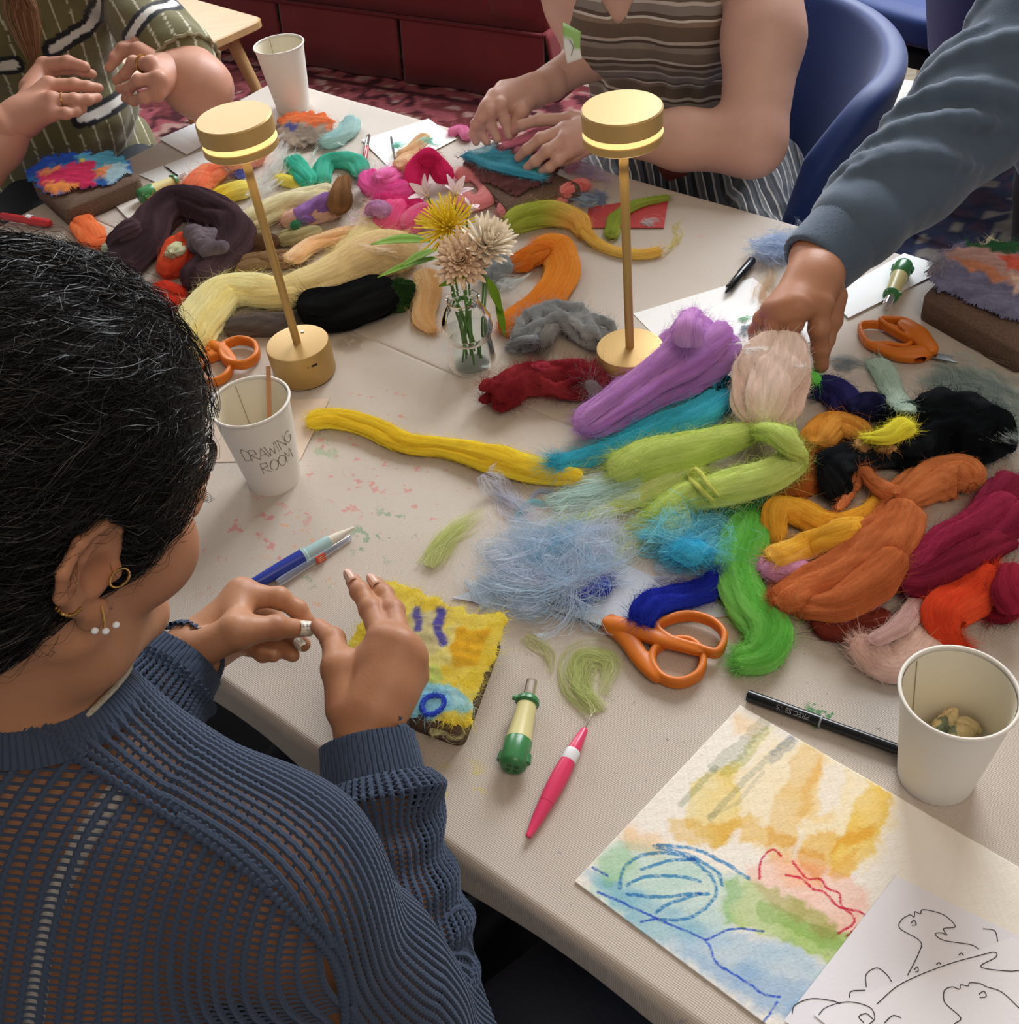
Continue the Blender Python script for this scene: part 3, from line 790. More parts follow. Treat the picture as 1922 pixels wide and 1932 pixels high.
def hank(label, pts, cols, w=60, flat=.7, ridges=4, amp=.28, fuzz=500, fl=.012, seg=56, twist=1.0, group=None, name='wool_roving', rest=True, base=0.0, frayed=.25, seed=None, wobble=.10, taper=(1, 1), curl=.5, fw=.00026, put=True):
    fuzz = int(fuzz * FZ)
    seed = sum(ord(ch) * (i + 3) for i, ch in enumerate(label)) % 99991
    r = np.random.default_rng(seed)
    C, R = path3(pts, 8, rest, flat, base, w)
    L0 = np.linalg.norm(np.diff(C, axis=0), axis=1).sum(); n = int(np.clip(L0 / .003, 30, 170))
    C, R = path3(pts, n, rest, flat, base, w)
    R = R * (1.05 + .38 * amp * (ridges > 0)); T, S, U = frames(C)
    s = np.concatenate([[0], np.cumsum(np.linalg.norm(np.diff(C, axis=0), axis=1))])
    L = s[-1]
    # rounded ends
    e0 = np.clip(s / (R[0] * .9 * taper[0] + 1e-6), 0, 1); e1 = np.clip((L - s) / (R[-1] * .9 * taper[1] + 1e-6), 0, 1)
    endf = np.sqrt(np.clip(1 - (1 - e0) ** 2, .02, 1)) * np.sqrt(np.clip(1 - (1 - e1) ** 2, .02, 1))
    th = np.linspace(0, 2 * np.pi, seg, endpoint=False)
    prof = np.ones((n, seg))
    ph = r.uniform(0, 6.28); tw = twist * r.choice([-1, 1]) * s / max(L, .05) * 2.2 + .5 * smooth_noise1(n, max(3, int(L / .04)), seed)
    warp = .35 * np.sin(th[None] + ph + tw[:, None] * .7)
    if ridges:
        a = (th[None] + warp) * ridges / 2 + ph + tw[:, None]
        ln = (1 + .45 * smooth_noise1(n, max(3, int(L / .03)), seed + 1))[:, None]
        prof -= amp * ln * (1 - np.abs(np.sin(a)) ** .55)
        a2 = (th[None] + warp * 1.5) * ridges * 1.5 + ph * 2 - tw[:, None] * 1.4
        prof -= amp * .26 * (1 - np.abs(np.sin(a2)) ** .7)
    ctr = C[:, None] + (R[:, None] * np.cos(th))[..., None] * S[:, None] + (R[:, None] * np.sin(th))[..., None] * U[:, None]
    prof += wobble * 1.2 * wob(ctr.reshape(-1, 3), .22 / max(R.mean(), .004) * .6, seed + 2, 3).reshape(n, seg)
    prof = np.maximum(prof, .2)
    rad = R[:, None] * prof * endf[:, None]
    v = C[:, None] + (rad * np.cos(th))[..., None] * S[:, None] + (rad * np.sin(th) * flat)[..., None] * U[:, None]
    v = v.reshape(-1, 3)
    v[:, 2] = np.maximum(v[:, 2], TZ + .0012)
    base_c = [hx(c) for c in cols]
    # dye: runs in streaks along the fibres
    if len(base_c) > 1:
        f = np.tile(np.linspace(0, 1, n)[:, None], (1, seg)) * 0
        st = (.5 + .5 * np.sin(th * 2 + ph)[None] + .55 * smooth_noise1(n, max(3, int(L / .05)), seed + 5)[:, None] + .35 * np.sin(th * 7 + tw[:, None] * 2))
        st = np.clip(st, 0, 1)[..., None]
        col = base_c[0] * (1 - st) + base_c[1] * st
        if len(base_c) > 2:
            g = np.clip((np.linspace(0, 1, n) - .35) / .4, 0, 1)[:, None, None]
            col = col * (1 - g) + base_c[2] * g
    else: col = np.tile(base_c[0], (n, seg, 1))
    col = np.clip(col * (1 + .06 * np.sin(th * 23 + tw[:, None] * 5 + ph))[..., None], 0, 1)
    colf = col.reshape(-1, 3)
    uv = np.stack(np.meshgrid(s, th / 6.283, indexing='ij'), -1).reshape(-1, 2); uv[:, 0] /= .05
    mbv = [v]; mf = [grid_faces(n, seg, False, True)]; mc = [colf]; muv = [uv]
    k = np.arange(seg); k2 = (k + 1) % seg
    nv = len(v)
    mbv.append(np.array([C[0], C[-1]])); mc.append(np.array([colf[0], colf[-1]])); muv.append(np.zeros((2, 2)))
    mf.append(np.stack([np.full(seg, nv), k2, k], 1)); e = (n - 1) * seg; mf.append(np.stack([np.full(seg, nv + 1), e + k, e + k2], 1))
    tot = nv + 2
    # loose fibres standing off the surface
    if fuzz:
        i = r.integers(1, n - 1, fuzz); j = r.integers(0, seg, fuzz)
        ne = int(fuzz * frayed); i[:ne] = np.where(r.random(ne) < .5, r.integers(0, max(2, n // 12), ne), n - 1 - r.integers(0, max(2, n // 12), ne))
        p0 = v[i * seg + j]; nn = (np.cos(th[j])[:, None] * S[i] + np.sin(th[j])[:, None] * U[i])
        sg = r.choice([-1, 1], fuzz); sg[:ne] = np.where(i[:ne] < n / 2, -1, 1)
        lie = (r.random(fuzz) < .6)[:, None]; lie[:ne] = False
        d = T[i] * sg[:, None] * r.uniform(.5, 1.1, (fuzz, 1)) + nn * np.where(lie, r.uniform(.04, .2, (fuzz, 1)), r.uniform(.05, .7, (fuzz, 1))) + r.normal(size=(fuzz, 3)) * np.where(lie, .12, .38)
        d /= np.linalg.norm(d, axis=1, keepdims=True)
        ln = fl * r.uniform(.35, 1.3, fuzz) * np.where(lie[:, 0], 1.5, .8)
        b = r.normal(size=(fuzz, 3)); b2 = r.normal(size=(fuzz, 3)); K = 6; tt = np.linspace(0, 1, K)
        pth = p0[:, None] + d[:, None] * (ln[:, None] * tt)[..., None] + b[:, None] * (curl * ln[:, None] * tt ** 2 * .6)[..., None] + b2[:, None] * (curl * ln[:, None] * np.sin(tt * 5) * .12)[..., None]
        pth[..., 2] = np.maximum(pth[..., 2], TZ + .0012)
        cf = np.clip(colf[i * seg + j] * r.uniform(.9, 1.25, (fuzz, 1)), 0, 1)
        rv, rf, rc = ribbons(pth, fw * r.uniform(.7, 1.4, fuzz), cf)
        mbv.append(rv); mf.append(rf + tot); mc.append(rc); muv.append(np.zeros((len(rv), 2)))
    o_ = V(C[n // 2]); org = np.array([C[n // 2][0], C[n // 2][1], v[:, 2].min()])
    quads = [x for x in mf if x.shape[1] == 4]; tris = [x for x in mf if x.shape[1] == 3]
    me = np_mesh(name, np.concatenate(mbv), [np.concatenate(quads), np.concatenate(tris)], True, np.concatenate(mc), np.concatenate(muv), origin=org)
    o = link(name, me, m_wool, None, org)
    tag(o, label, 'wool', group)
    if put: hm_put(C[::3], R[::3] * endf[::3], flat)
    return o
def tuft(label, pts, cols, w=80, n=900, spread=1.0, curl=.4, fl=.05, flat=.35, fw=.00024, group=None, name='wool_tuft', rest=True, base=0.0, K=14, put=False, loops=0.0, seed=0):
    """loose combed-out wool: nothing but single fibres following a path"""
    seed = sum(ord(ch) * (i + 5) for i, ch in enumerate(label)) % 99991 + seed
    n = int(n * .62); r = np.random.default_rng(seed); m = 60
    C, R = path3(pts, m, rest, flat, base, w); T, S, U = frames(C)
    L = np.linalg.norm(np.diff(C, axis=0), axis=1).sum()
    span = np.clip(fl / L, .08, 1.0)
    # fibres gather in locks; each lock has its own winding path
    nl = max(4, n // 22); lk = r.integers(0, nl, n); free = r.random(n) < .35
    def pick(a_, jit): return np.where(free, r.permutation(a_[lk]) if a_.ndim == 1 else a_[lk], a_[lk]) + jit
    a0 = r.uniform(-.06, 1.06 - span * .9, nl)[lk] + r.normal(size=n) * .05 * span; ln = span * r.uniform(.5, 1.15, nl)[lk] * r.uniform(.85, 1.1, n)
    offl = r.normal(size=(nl, 2)) * .42 * spread; off = offl[lk] + r.normal(size=(n, 2)) * (.045 + .30 * free[:, None]) * spread; t = np.linspace(0, 1, K)
    A = np.clip(a0[:, None] + ln[:, None] * t[None], 0, 1) * (m - 1); i = np.clip(A.astype(int), 0, m - 2); f = (A - i)[..., None]
    Cc = C[i] * (1 - f) + C[i + 1] * f; Rr = (R[i] * (1 - f[..., 0]) + R[i + 1] * f[..., 0])
    ph = r.uniform(0, 6.28, (nl, 4))[lk] + r.normal(size=(n, 4)) * .12; fr = r.uniform(.4, 1.6, (nl, 2))[lk] + r.normal(size=(n, 2)) * .03; lp = loops * r.uniform(.3, 1.6, nl)[lk][:, None]
    ox = off[:, :1] + curl * np.sin(t[None] * 6.28 * fr[:, :1] + ph[:, :1]) + lp * np.cos(t[None] * 9 * fr[:, :1] + ph[:, 2:3])
    oy = off[:, 1:] + curl * .6 * np.sin(t[None] * 6.28 * fr[:, 1:] + ph[:, 1:2])
    al = (lp * np.sin(t[None] * 9 * fr[:, :1] + ph[:, 2:3]) + curl * .3 * np.sin(t[None] * 5 + ph[:, 3:4])) * Rr
    pth = Cc + S[i] * (ox * Rr)[..., None] + U[i] * (oy * Rr * flat)[..., None] + T[i] * al[..., None]
    pth[..., 2] = np.maximum(pth[..., 2], TZ + .0012)
    cs = np.array([hx(c) ** .8 for c in cols]); ci = r.integers(0, len(cs), nl)[lk]; cf = np.clip(cs[ci] * r.uniform(.9, 1.2, (n, 1)) * .86 + .22 * r.uniform(.6, 1, (n, 1)), 0, 1)
    v, f_, c = ribbons(pth, fw * (.5 + 1.6 * r.random(n) ** 3), cf)
    org = np.array([C[m // 2][0], C[m // 2][1], v[:, 2].min()])
    me = np_mesh(name, v, f_, True, c, origin=org); o = link(name, me, m_fuzz, None, org)
    tag(o, label, 'wool', group)
    if put: hm_put(C[::3], R[::3] * .7, flat)
    return o
def clump(label, pts, cols, w=60, flat=.8, seed=1, fuzz=500, fl=.01, h=.0026, strands=5, rr=.32, k=.004, name='wool_clump', base=0.0, rest=True, disp=.0025, group=None):
    fuzz = int(fuzz * 1.8)
    """crumpled ball of roving: several strands folded over each other, one soft surface"""
    seed = sum(ord(ch) * (i + 7) for i, ch in enumerate(label)) % 99991
    r = np.random.default_rng(seed)
    C, R = path3(pts, 40, rest, flat, base, w)
    lo = C.min(0) - R.max() * 1.6; hi = C.max(0) + R.max() * 1.6; lo[2] = TZ - .004
    F = Field(lo, hi, h); T, S, U = frames(C)
    for q in range(strands):
        a = np.linspace(0, 1, 26); i = np.clip((a * 39), 0, 38).astype(int)
        ox = .62 * np.sin(a * r.uniform(4, 9) + r.uniform(0, 6)) ; oz = .5 * np.sin(a * r.uniform(4, 9) + r.uniform(0, 6))
        P = C[i] + S[i] * (ox * R[i])[:, None] + U[i] * (oz * R[i] * flat)[:, None]
        rad = R[i] * rr * (1 + .3 * smooth_noise1(26, 7, seed + q)) * np.sqrt(np.clip(np.minimum(a, 1 - a) * 7 + .15, 0, 1))
        P[:, 2] = np.maximum(P[:, 2], TZ + rad * .5)
        F.chain(P, rad, k=k)
    F.plane_cut((0, 0, TZ + .0012), (0, 0, -1))
    v, f = F.mesh()
    G = F.grad(v); v = v + G * (disp * wob(v, 22, seed, 3))[:, None]; v[:, 2] = np.maximum(v[:, 2], TZ + .001)
    cs = [hx(c) for c in cols]
    if len(cs) > 1:
        t = np.clip(.5 + 1.1 * wob(v, 10, seed + 4, 2), 0, 1)[:, None]; col = cs[0] * (1 - t) + cs[1] * t
    else: col = np.tile(cs[0], (len(v), 1))
    col = np.clip(col * (1 + .08 * wob(v, 90, seed + 8, 2))[:, None], 0, 1)
    mv = [v]; mf = [f[0]]; mc = [col]
    if fuzz:
        i = r.integers(0, len(v), fuzz); d = G[i] * r.uniform(.2, .9, (fuzz, 1)) + r.normal(size=(fuzz, 3)) * .6; d /= np.linalg.norm(d, axis=1, keepdims=True)
        ln = fl * r.uniform(.4, 1.6, fuzz); tt = np.linspace(0, 1, 5); b = r.normal(size=(fuzz, 3))
        pth = v[i][:, None] + d[:, None] * (ln[:, None] * tt)[..., None] + b[:, None] * (.4 * ln[:, None] * tt ** 2)[..., None]
        pth[..., 2] = np.maximum(pth[..., 2], TZ + .001)
        rv, rf, rc = ribbons(pth, .00026 * r.uniform(.7, 1.4, fuzz), np.clip(col[i] * r.uniform(.9, 1.35, (fuzz, 1)), 0, 1))
        mv.append(rv); mf.append(rf + len(v)); mc.append(rc)
    org = np.array([C[20][0], C[20][1], TZ + .001])
    me = np_mesh(name, np.concatenate(mv), [np.concatenate(mf)], True, np.concatenate(mc), origin=org)
    o = link(name, me, m_clump, None, org); tag(o, label, 'wool', group)
    hm_put(C[::3], R[::3] * .9, flat)
    return o
# ---------------------------------------------------------------- heap at the far left of the table
RP = hank
# bottom layer first, so that each piece rests on those before it
RP('grey-brown roving lying flat under the pale yellow hank', [(425, 618), (480, 612), (540, 612), (590, 598)], ['#4a423e', '#5a504a'], w=58, flat=.5, fuzz=250)
RP('thick black roving bundle behind the left lamp', [(560, 575), (620, 582), (690, 568), (755, 545)], ['#0d0e10', '#17191b'], w=105, flat=.62, ridges=3, fuzz=700)
RP('dark bottle-green wool bundle at the end of the black roving', [(742, 580), (752, 560), (757, 540)], ['#1d3318', '#2a4522'], w=58, flat=.8, fuzz=200)
RP('bright scarlet roving beneath the dark plum loop', [(272, 556), (310, 560), (352, 552)], ['#9e1c1c', '#b02a1a'], w=92, flat=.5, fuzz=250)
RP('orange-red roving standing inside the dark plum loop', [(318, 520), (336, 480), (348, 446)], ['#c43e24', '#b4301e'], w=58, flat=.6, fuzz=200)
RP('pale green-cream roving inside the dark plum loop', [(322, 478), (352, 462), (392, 452)], ['#b5b688', '#c4c29a'], w=34, fuzz=120)
RP('vermilion wool lump behind the dark plum loop', [(262, 412), (288, 404), (306, 396)], ['#e4603c', '#d84c30'], w=40, fuzz=150)
RP('dull tan roving between the cream hank and the pale yellow hank', [(440, 505), (500, 492), (560, 490)], ['#8a6c50', '#76593f'], w=42, fuzz=200)
RP('dark chocolate roving under the cream hank', [(455, 462), (495, 462), (528, 452)], ['#4c3426', '#5c4230'], w=44, fuzz=150)
RP('olive-khaki scrap of roving right of the left lamp pole', [(520, 452), (560, 448), (610, 436)], ['#8a8058', '#a09468'], w=40, fuzz=150)
RP('cream roving hank behind the left lamp pole', [(455, 432), (490, 408), (540, 385), (590, 376), (640, 372)], ['#e6dcae', '#d8c890'], w=58, ridges=5, fuzz=450)
RP('salmon-pink roving under the cream hank end', [(530, 420), (590, 404), (650, 392)], ['#d49a80', '#dca890'], w=44, fuzz=200)
RP('lilac-violet roving between the cream hank and the brown tip', [(556, 416), (590, 396), (636, 372)], ['#9468b0', '#7d56a0'], w=46, ridges=4, fuzz=200)
RP('small dark green wool scrap under the lilac roving', [(548, 428), (566, 420)], ['#2f6a4a'], w=20, fuzz=60)
RP('orange-red fluffy roving with yellow behind the plum loop', [(352, 372), (382, 340), (420, 318)], ['#f2694a', '#ee8458'], w=60, flat=.6, fuzz=500, fl=.018)
RP('amber roving tucked behind the dark plum loop', [(280, 392), (320, 372), (352, 366)], ['#e8994a', '#dc8440'], w=36, fuzz=140)
RP('bright yellow roving wedge left of the left lamp pole', [(395, 384), (430, 366), (476, 352)], ['#e8c430', '#dcae28', '#f0d458'], w=46, flat=.6, fuzz=250)
RP('yellow folded roving scrap right of the left lamp pole', [(520, 336), (552, 344), (580, 352)], ['#ead44a', '#e0c83c'], w=26, fuzz=120)
RP('small ultramarine wool knot left of the left lamp pole', [(442, 330), (464, 326)], ['#3f4cc0', '#5560c8'], w=26, fuzz=90)
RP('salmon wool scrap under the left lamp head', [(430, 308), (470, 300), (500, 294)], ['#e88a74', '#ee9a86'], w=44, fuzz=250)
tuft('sheer white wool wisp hanging beside the left lamp pole', [(530, 262), (522, 310), (500, 350), (470, 372)], ['#dfe0dc', '#c8ccc8'], w=60, n=1300, fl=.07, flat=.5, curl=.2)
RP('teal green roving, left of two near the far edge', [(548, 300), (566, 322), (584, 346)], ['#3fae90', '#2f9c80'], w=36, fuzz=200)
RP('teal green roving bent in an arch, right of two near the far edge', [(604, 346), (612, 312), (642, 302), (676, 312), (684, 334)], ['#45b496', '#359f84'], w=36, fuzz=300)
RP('pale aqua roving lying in a bend behind the teal pieces', [(604, 270), (634, 262), (656, 246), (664, 224)], ['#a8d4d2', '#93c6c8'], w=36, fuzz=260)
tuft('thin pale aqua wisp loop beside the teal pieces', [(600, 300), (596, 270), (640, 280), (668, 284)], ['#bcd8d6'], w=24, n=250, fl=.05)
RP('orange wool scrap lying at the left table edge', [(150, 412), (168, 436), (178, 462), (204, 452)], ['#ea6a3a', '#de5a30'], w=44, flat=.4, fuzz=300, wobble=.25)
RP('pale sage roving under the plum loop at the left', [(196, 478), (216, 464), (246, 452)], ['#aeb894', '#9ca884'], w=30, fuzz=100)
RP('dark plum-brown roving arched in a big loop', [(205, 520), (262, 470), (296, 412), (338, 384), (388, 392), (436, 424), (440, 462), (404, 500), (360, 546)], ['#46343a', '#33262b'], w=74, ridges=4, amp=.2, fuzz=1100, fl=.008, flat=.8)
RP('small plum-brown roving fold at the loop left end', [(216, 462), (238, 436), (268, 424)], ['#54414a', '#43343b'], w=50, fuzz=200)
clump('rounded dark grey wool ball inside the dark plum loop', [(366, 462), (388, 456), (402, 462)], ['#5b5058', '#6a5e66'], w=56, strands=4, rr=.5, fuzz=200)
RP('long pale yellow roving hank with a forked split running under the left lamp', [(352, 668, 66), (376, 610, 88), (420, 556, 96), (470, 548, 84), (530, 552, 78), (600, 530, 88), (660, 500, 98), (720, 476, 104), (790, 480, 70)], ['#f2e094', '#ead078', '#e4c284'], ridges=3, amp=.16, fuzz=1700, fl=.016, flat=.62, seg=64, wobble=.13)
RP('peach-orange roving lying along the pale yellow hank', [(548, 492), (590, 462), (650, 444), (700, 438)], ['#e0a068', '#ecb888'], w=44, flat=.5, fuzz=350)
RP('straw yellow roving tip sweeping up to the brown wool', [(640, 480, 60), (690, 440, 60), (706, 392, 40), (716, 356, 20)], ['#e8d090', '#dcc288'], flat=.4, ridges=3, fuzz=700, fl=.025)
RP('brown roving tip pointing up from the heap', [(640, 404, 46), (640, 370, 44), (650, 336, 26)], ['#7a5638', '#5f422a'], flat=.7, fuzz=350, taper=(1, 2))
tuft('sheer mauve-pink wisp over the heap beside the magenta wool', [(690, 420), (706, 386), (716, 340), (726, 300)], ['#d8b4c8', '#c8a8c0', '#e0c8c0'], w=56, n=900, fl=.06)
tuft('sheer peach wool veil left of the flower vase', [(700, 470), (740, 462), (790, 470)], ['#e4bc8c', '#dcae80'], w=90, n=1400, fl=.06, base=.015)
RP('apricot roving hanging down left of the glass vase', [(800, 512, 44), (806, 556, 52), (800, 600, 42), (818, 628, 16)], ['#e3b078', '#d89c60'], flat=.5, fuzz=450, fl=.014)
# ---------------------------------------------------------------- pink bundle and the far middle
RP('hot pink roving curved like a cup beside the magenta loop', [(696, 326), (704, 352), (740, 366), (778, 350)], ['#f0509c', '#e23f8c'], w=46, ridges=5, fuzz=350)
RP('pink roving lying across the hot pink cup', [(714, 338), (744, 330), (768, 330)], ['#f472b0', '#ee60a4'], w=40, fuzz=250)
RP('dark magenta roving under the pink bundle', [(700, 380), (760, 390), (800, 384)], ['#c02460', '#a81c54'], w=44, fuzz=200)
RP('deep magenta roving standing in a tall loop above the flowers', [(782, 362, 42), (790, 316, 44, .02), (808, 296, 40, .035), (824, 312, 40, .02), (846, 344, 44)], ['#d41f58', '#b81848'], fuzz=500, ridges=3, amp=.15)
RP('rose-pink roving rounded lump left of the yellow flower', [(730, 436, 50), (738, 404, 56), (752, 384, 40)], ['#ec4c80', '#dc3c70'], flat=.8, ridges=4, fuzz=350)
RP('coral pink roving between rose lump and yellow flower', [(762, 430), (790, 410), (826, 400)], ['#e04878', '#e4688c'], w=50, fuzz=250)
RP('salmon pink roving coiled in a ring behind the lilies', [(858, 332), (896, 328), (922, 350), (914, 376), (882, 384), (866, 366)], ['#f08c90', '#ea7c84'], w=36, ridges=3, fuzz=450)
RP('lilac scrap left of the rose lump', [(690, 400), (712, 392), (726, 404)], ['#b47ca8', '#a86c9c'], w=34, fuzz=160)
RP('light peach roving on the far white card', [(750, 296), (774, 286), (792, 268), (806, 256)], ['#ecc094', '#e2b082'], w=28, fuzz=260)
RP('peach roving lump in front of the far white card', [(754, 316), (772, 300), (792, 296)], ['#eab88c', '#e4ac80'], w=34, fuzz=180)
tuft('teal wool scrap left on the far white card', [(738, 292), (752, 276), (762, 268)], ['#3fb8a0', '#58c4b0'], w=30, n=300, fl=.02)
tuft('teal wool scrap right on the far white card', [(796, 262), (812, 268), (828, 276)], ['#3fb8a0', '#58c4b0'], w=30, n=300, fl=.02)
RP('candy pink wool curl behind the far white card', [(846, 252), (870, 246), (884, 262)], ['#f07cac', '#e86ca0'], w=22, fuzz=140)
RP('dusty pink roving strand behind the green roving', [(940, 402), (980, 388), (1034, 386)], ['#e08088', '#d4707c'], w=36, ridges=3, fuzz=200)
RP('salmon roving behind the right lamp pole, left piece', [(1044, 346), (1056, 366), (1052, 388)], ['#e07c78', '#d86c6c'], w=30, fuzz=130)
RP('coral roving lying left of the right lamp pole', [(1060, 366), (1086, 352), (1112, 352)], ['#d8605c', '#e07470'], w=32, fuzz=150)
tuft('magenta wool scrap under the right lamp head', [(1066, 322), (1090, 312), (1112, 322)], ['#b8447c', '#c45c8c'], w=44, n=450, fl=.03, put=True)
tuft('mauve wool scrap behind the right lamp pole', [(1090, 330), (1120, 322), (1160, 350)], ['#a488b8', '#b49cc4', '#8c78a8'], w=52, n=700, fl=.04, put=True)
tuft('slate blue and sea green wool fluff left of the red card', [(1086, 380), (1120, 372), (1150, 366)], ['#5c78a4', '#7ca0b0', '#4a6494'], w=56, n=1000, fl=.035, put=True)
RP('wide orange roving folded down the middle of the table', [(1000, 468, 60), (1046, 470, 66), (1062, 510, 62), (1030, 566, 66), (980, 604, 66), (950, 626, 60)], ['#dd7420', '#e88430', '#d86c1c'], flat=.5, ridges=3, amp=.14, fuzz=900)
RP('burnt orange roving branch left of the wide orange one', [(1040, 470), (996, 486), (960, 506)], ['#c85c18', '#d46c20'], w=56, flat=.5, fuzz=250)
RP('olive to apricot roving between the pink strand and the orange one', [(956, 430, 44), (990, 412, 54), (1044, 404, 56), (1088, 416, 46), (1104, 446, 26)], ['#a4b444', '#90a034', '#e0a048'], flat=.7, fuzz=700, ridges=4)
RP('thin orange-yellow roving strand trailing past the right lamp pole', [(1098, 430, 26), (1122, 458, 24), (1160, 474, 22), (1206, 480, 24), (1246, 474, 26)], ['#e8b850', '#e0a440'], flat=.7, fuzz=450, ridges=3)
tuft('wispy yellow end of the thin orange-yellow strand', [(1238, 474), (1268, 462), (1276, 440), (1270, 424), (1290, 408)], ['#e0cc70', '#e8d488'], w=20, n=350, fl=.05, curl=.3)
clump('grey-blue curly wool lump behind the vase', [(910, 522), (934, 506), (950, 518)], ['#8e9aa2', '#76848e'], w=54, strands=6, rr=.28, fuzz=400)
tuft('pale grey-blue wisp trailing over the orange roving', [(936, 540), (970, 532), (1000, 518)], ['#a4b0b4', '#bcc4c4'], w=34, n=500, fl=.04, base=.02)
clump('grey curly wool bundle left of the right lamp base', [(985, 650), (1010, 612), (1060, 598), (1110, 618), (1150, 640)], ['#83898e', '#9aa0a4'], w=78, strands=16, rr=.15, fuzz=1800, fl=.012, h=.0024)
RP('dark grey roving curled on the grey bundle', [(1024, 656), (1034, 632), (1046, 610)], ['#5c5a58', '#6c6a68'], w=32, fuzz=200)
RP('thin grey roving tail left of the grey bundle', [(958, 656), (984, 642), (1014, 640)], ['#868c92', '#767c84'], w=20, fuzz=200)
clump('dark red crumpled wool heap below the grey bundle', [(925, 752), (960, 728), (1005, 714), (1060, 720), (1110, 716), (1172, 706)], ['#6e1a24', '#8c2a30'], w=86, strands=16, rr=.2, fuzz=1800, fl=.011)
RP('raspberry roving on the dark red heap', [(1010, 694), (1060, 690), (1110, 690)], ['#8e2a38', '#a43848'], w=30, fuzz=200, flat=.6)
clump('small grey fluffy wool lump on the dark red heap', [(1104, 734), (1124, 720), (1136, 738)], ['#7c7276', '#928a8e'], w=60, strands=5, rr=.34, fuzz=700, fl=.014)
# ---------------------------------------------------------------- the big heap in front
RP('long yellow roving laid straight across the table', [(578, 792, 44), (640, 790, 50), (700, 806, 48), (770, 836, 46), (840, 844, 48), (920, 862, 62), (1000, 884, 60), (1100, 902, 44)], ['#efc828', '#e6b41c'], ridges=4, amp=.25, fuzz=1000, flat=.62)
RP('black wool wedge between the lilac and the pale pink hanks', [(1330, 760), (1352, 736), (1376, 716)], ['#101216', '#1a1c20'], w=56, fuzz=200)
RP('dark rust-brown roving underneath the terracotta hanks', [(1530, 1168), (1600, 1180), (1690, 1172)], ['#5c2018', '#702c20'], w=70, flat=.5, fuzz=250)
RP('rust-brown roving showing between lime hank and black wool', [(1466, 930), (1510, 900), (1540, 860), (1560, 830)], ['#a05020', '#8c4218'], w=92, flat=.5, fuzz=350)
RP('dark teal-green roving behind the lime hank', [(1330, 970), (1400, 950), (1450, 916)], ['#2c6a4c', '#3c7c5c'], w=76, flat=.5, fuzz=300)
RP('navy blue roving hooked beside the pale pink hank', [(1530, 742), (1560, 732), (1590, 752), (1600, 786)], ['#1e1d4c', '#2b2a62'], w=58, fuzz=350)
RP('darkest navy roving right of the hooked navy one', [(1612, 778), (1644, 764), (1672, 786)], ['#13142e', '#1c1e40'], w=54, fuzz=250)
RP('ochre orange roving next to the pale pink hank', [(1536, 836, 60), (1570, 800, 62), (1610, 810, 58), (1640, 836, 40)], ['#c07426', '#cc8434'], ridges=3, fuzz=400)
clump('black tangled wool mass at the right of the heap', [(1690, 850), (1740, 810), (1800, 790), (1850, 820), (1880, 850)], ['#0f1215', '#22272c'], w=140, strands=20, rr=.17, fuzz=3000, fl=.008, h=.003, disp=.003)
RP('long black roving bent in front of the tangled mass', [(1552, 880, 70), (1600, 862, 58), (1680, 850, 66), (1760, 850, 90)], ['#14181c', '#242a30'], fuzz=900, flat=.7)
RP('black roving tail hanging beside the ochre wool', [(1556, 872, 50), (1576, 916, 62), (1596, 944, 50)], ['#0e1114', '#1a1d20'], fuzz=300)
RP('small tan wool bit under the bright yellow tuft', [(1618, 842), (1650, 840), (1676, 846)], ['#9a7040', '#b08450'], w=30, fuzz=150)
RP('bright lemon yellow roving tip pointing right on the black wool', [(1624, 826, 20), (1664, 824, 34), (1700, 808, 46), (1716, 800, 44)], ['#efe23c', '#e4d62e'], fuzz=500, fl=.009, ridges=5)
RP('pale sage green roving above the navy roving', [(1648, 678, 40), (1668, 706, 48), (1684, 744, 46), (1712, 776, 40)], ['#8faca0', '#9cb8aa'], flat=.4, fuzz=400, ridges=3, amp=.1)
tuft('sheer grey-green wool cloud over the table at the right', [(1756, 690), (1800, 712), (1850, 740), (1890, 780), (1915, 830)], ['#7c9490', '#6c8480', '#93a6a0'], w=120, n=3600, fl=.12, curl=.3, flat=.2)
RP('purple lilac roving hank standing tall in thick folds', [(1090, 812, 70), (1150, 772, 92), (1210, 730, 104), (1268, 690, 124), (1318, 650, 138), (1352, 622, 120)], ['#b47cc8', '#9c62b4'], ridges=5, amp=.5, fuzz=1500, fl=.010, flat=.72, seg=80, base=.01)
RP('purple lilac roving end folded up at the top of the heap', [(1296, 650, 60), (1298, 616, 46, .02), (1304, 592, 36, .03)], ['#bd82d0', '#a870c0'], ridges=4, fuzz=400)
RP('turquoise blue roving running under the lime hank', [(1040, 876, 30), (1100, 864, 46), (1180, 838, 54), (1250, 806, 60), (1320, 782, 66), (1376, 740, 50)], ['#2f9cbc', '#38b0cc'], ridges=4, fuzz=1800, fl=.022)
RP('pale blush pink roving hank standing beside the hand', [(1440, 806, 120), (1448, 756, 126, .01), (1462, 700, 128, .02), (1468, 656, 110, .035), (1466, 630, 92, .04)], ['#ecccbe', '#e0b8a8'], ridges=4, amp=.42, fuzz=2600, fl=.008, flat=.6, seg=72, base=.015, frayed=.35)
tuft('thin white fluff around the top of the blush pink hank', [(1410, 660), (1450, 622), (1500, 640), (1524, 690)], ['#e8dcd8', '#f0e6e2'], w=46, n=1100, fl=.05, base=.02, curl=.5)
RP('neon green wool bit beside the blush pink hank', [(1526, 700), (1536, 712), (1540, 724)], ['#5cd04c'], w=20, fuzz=60)
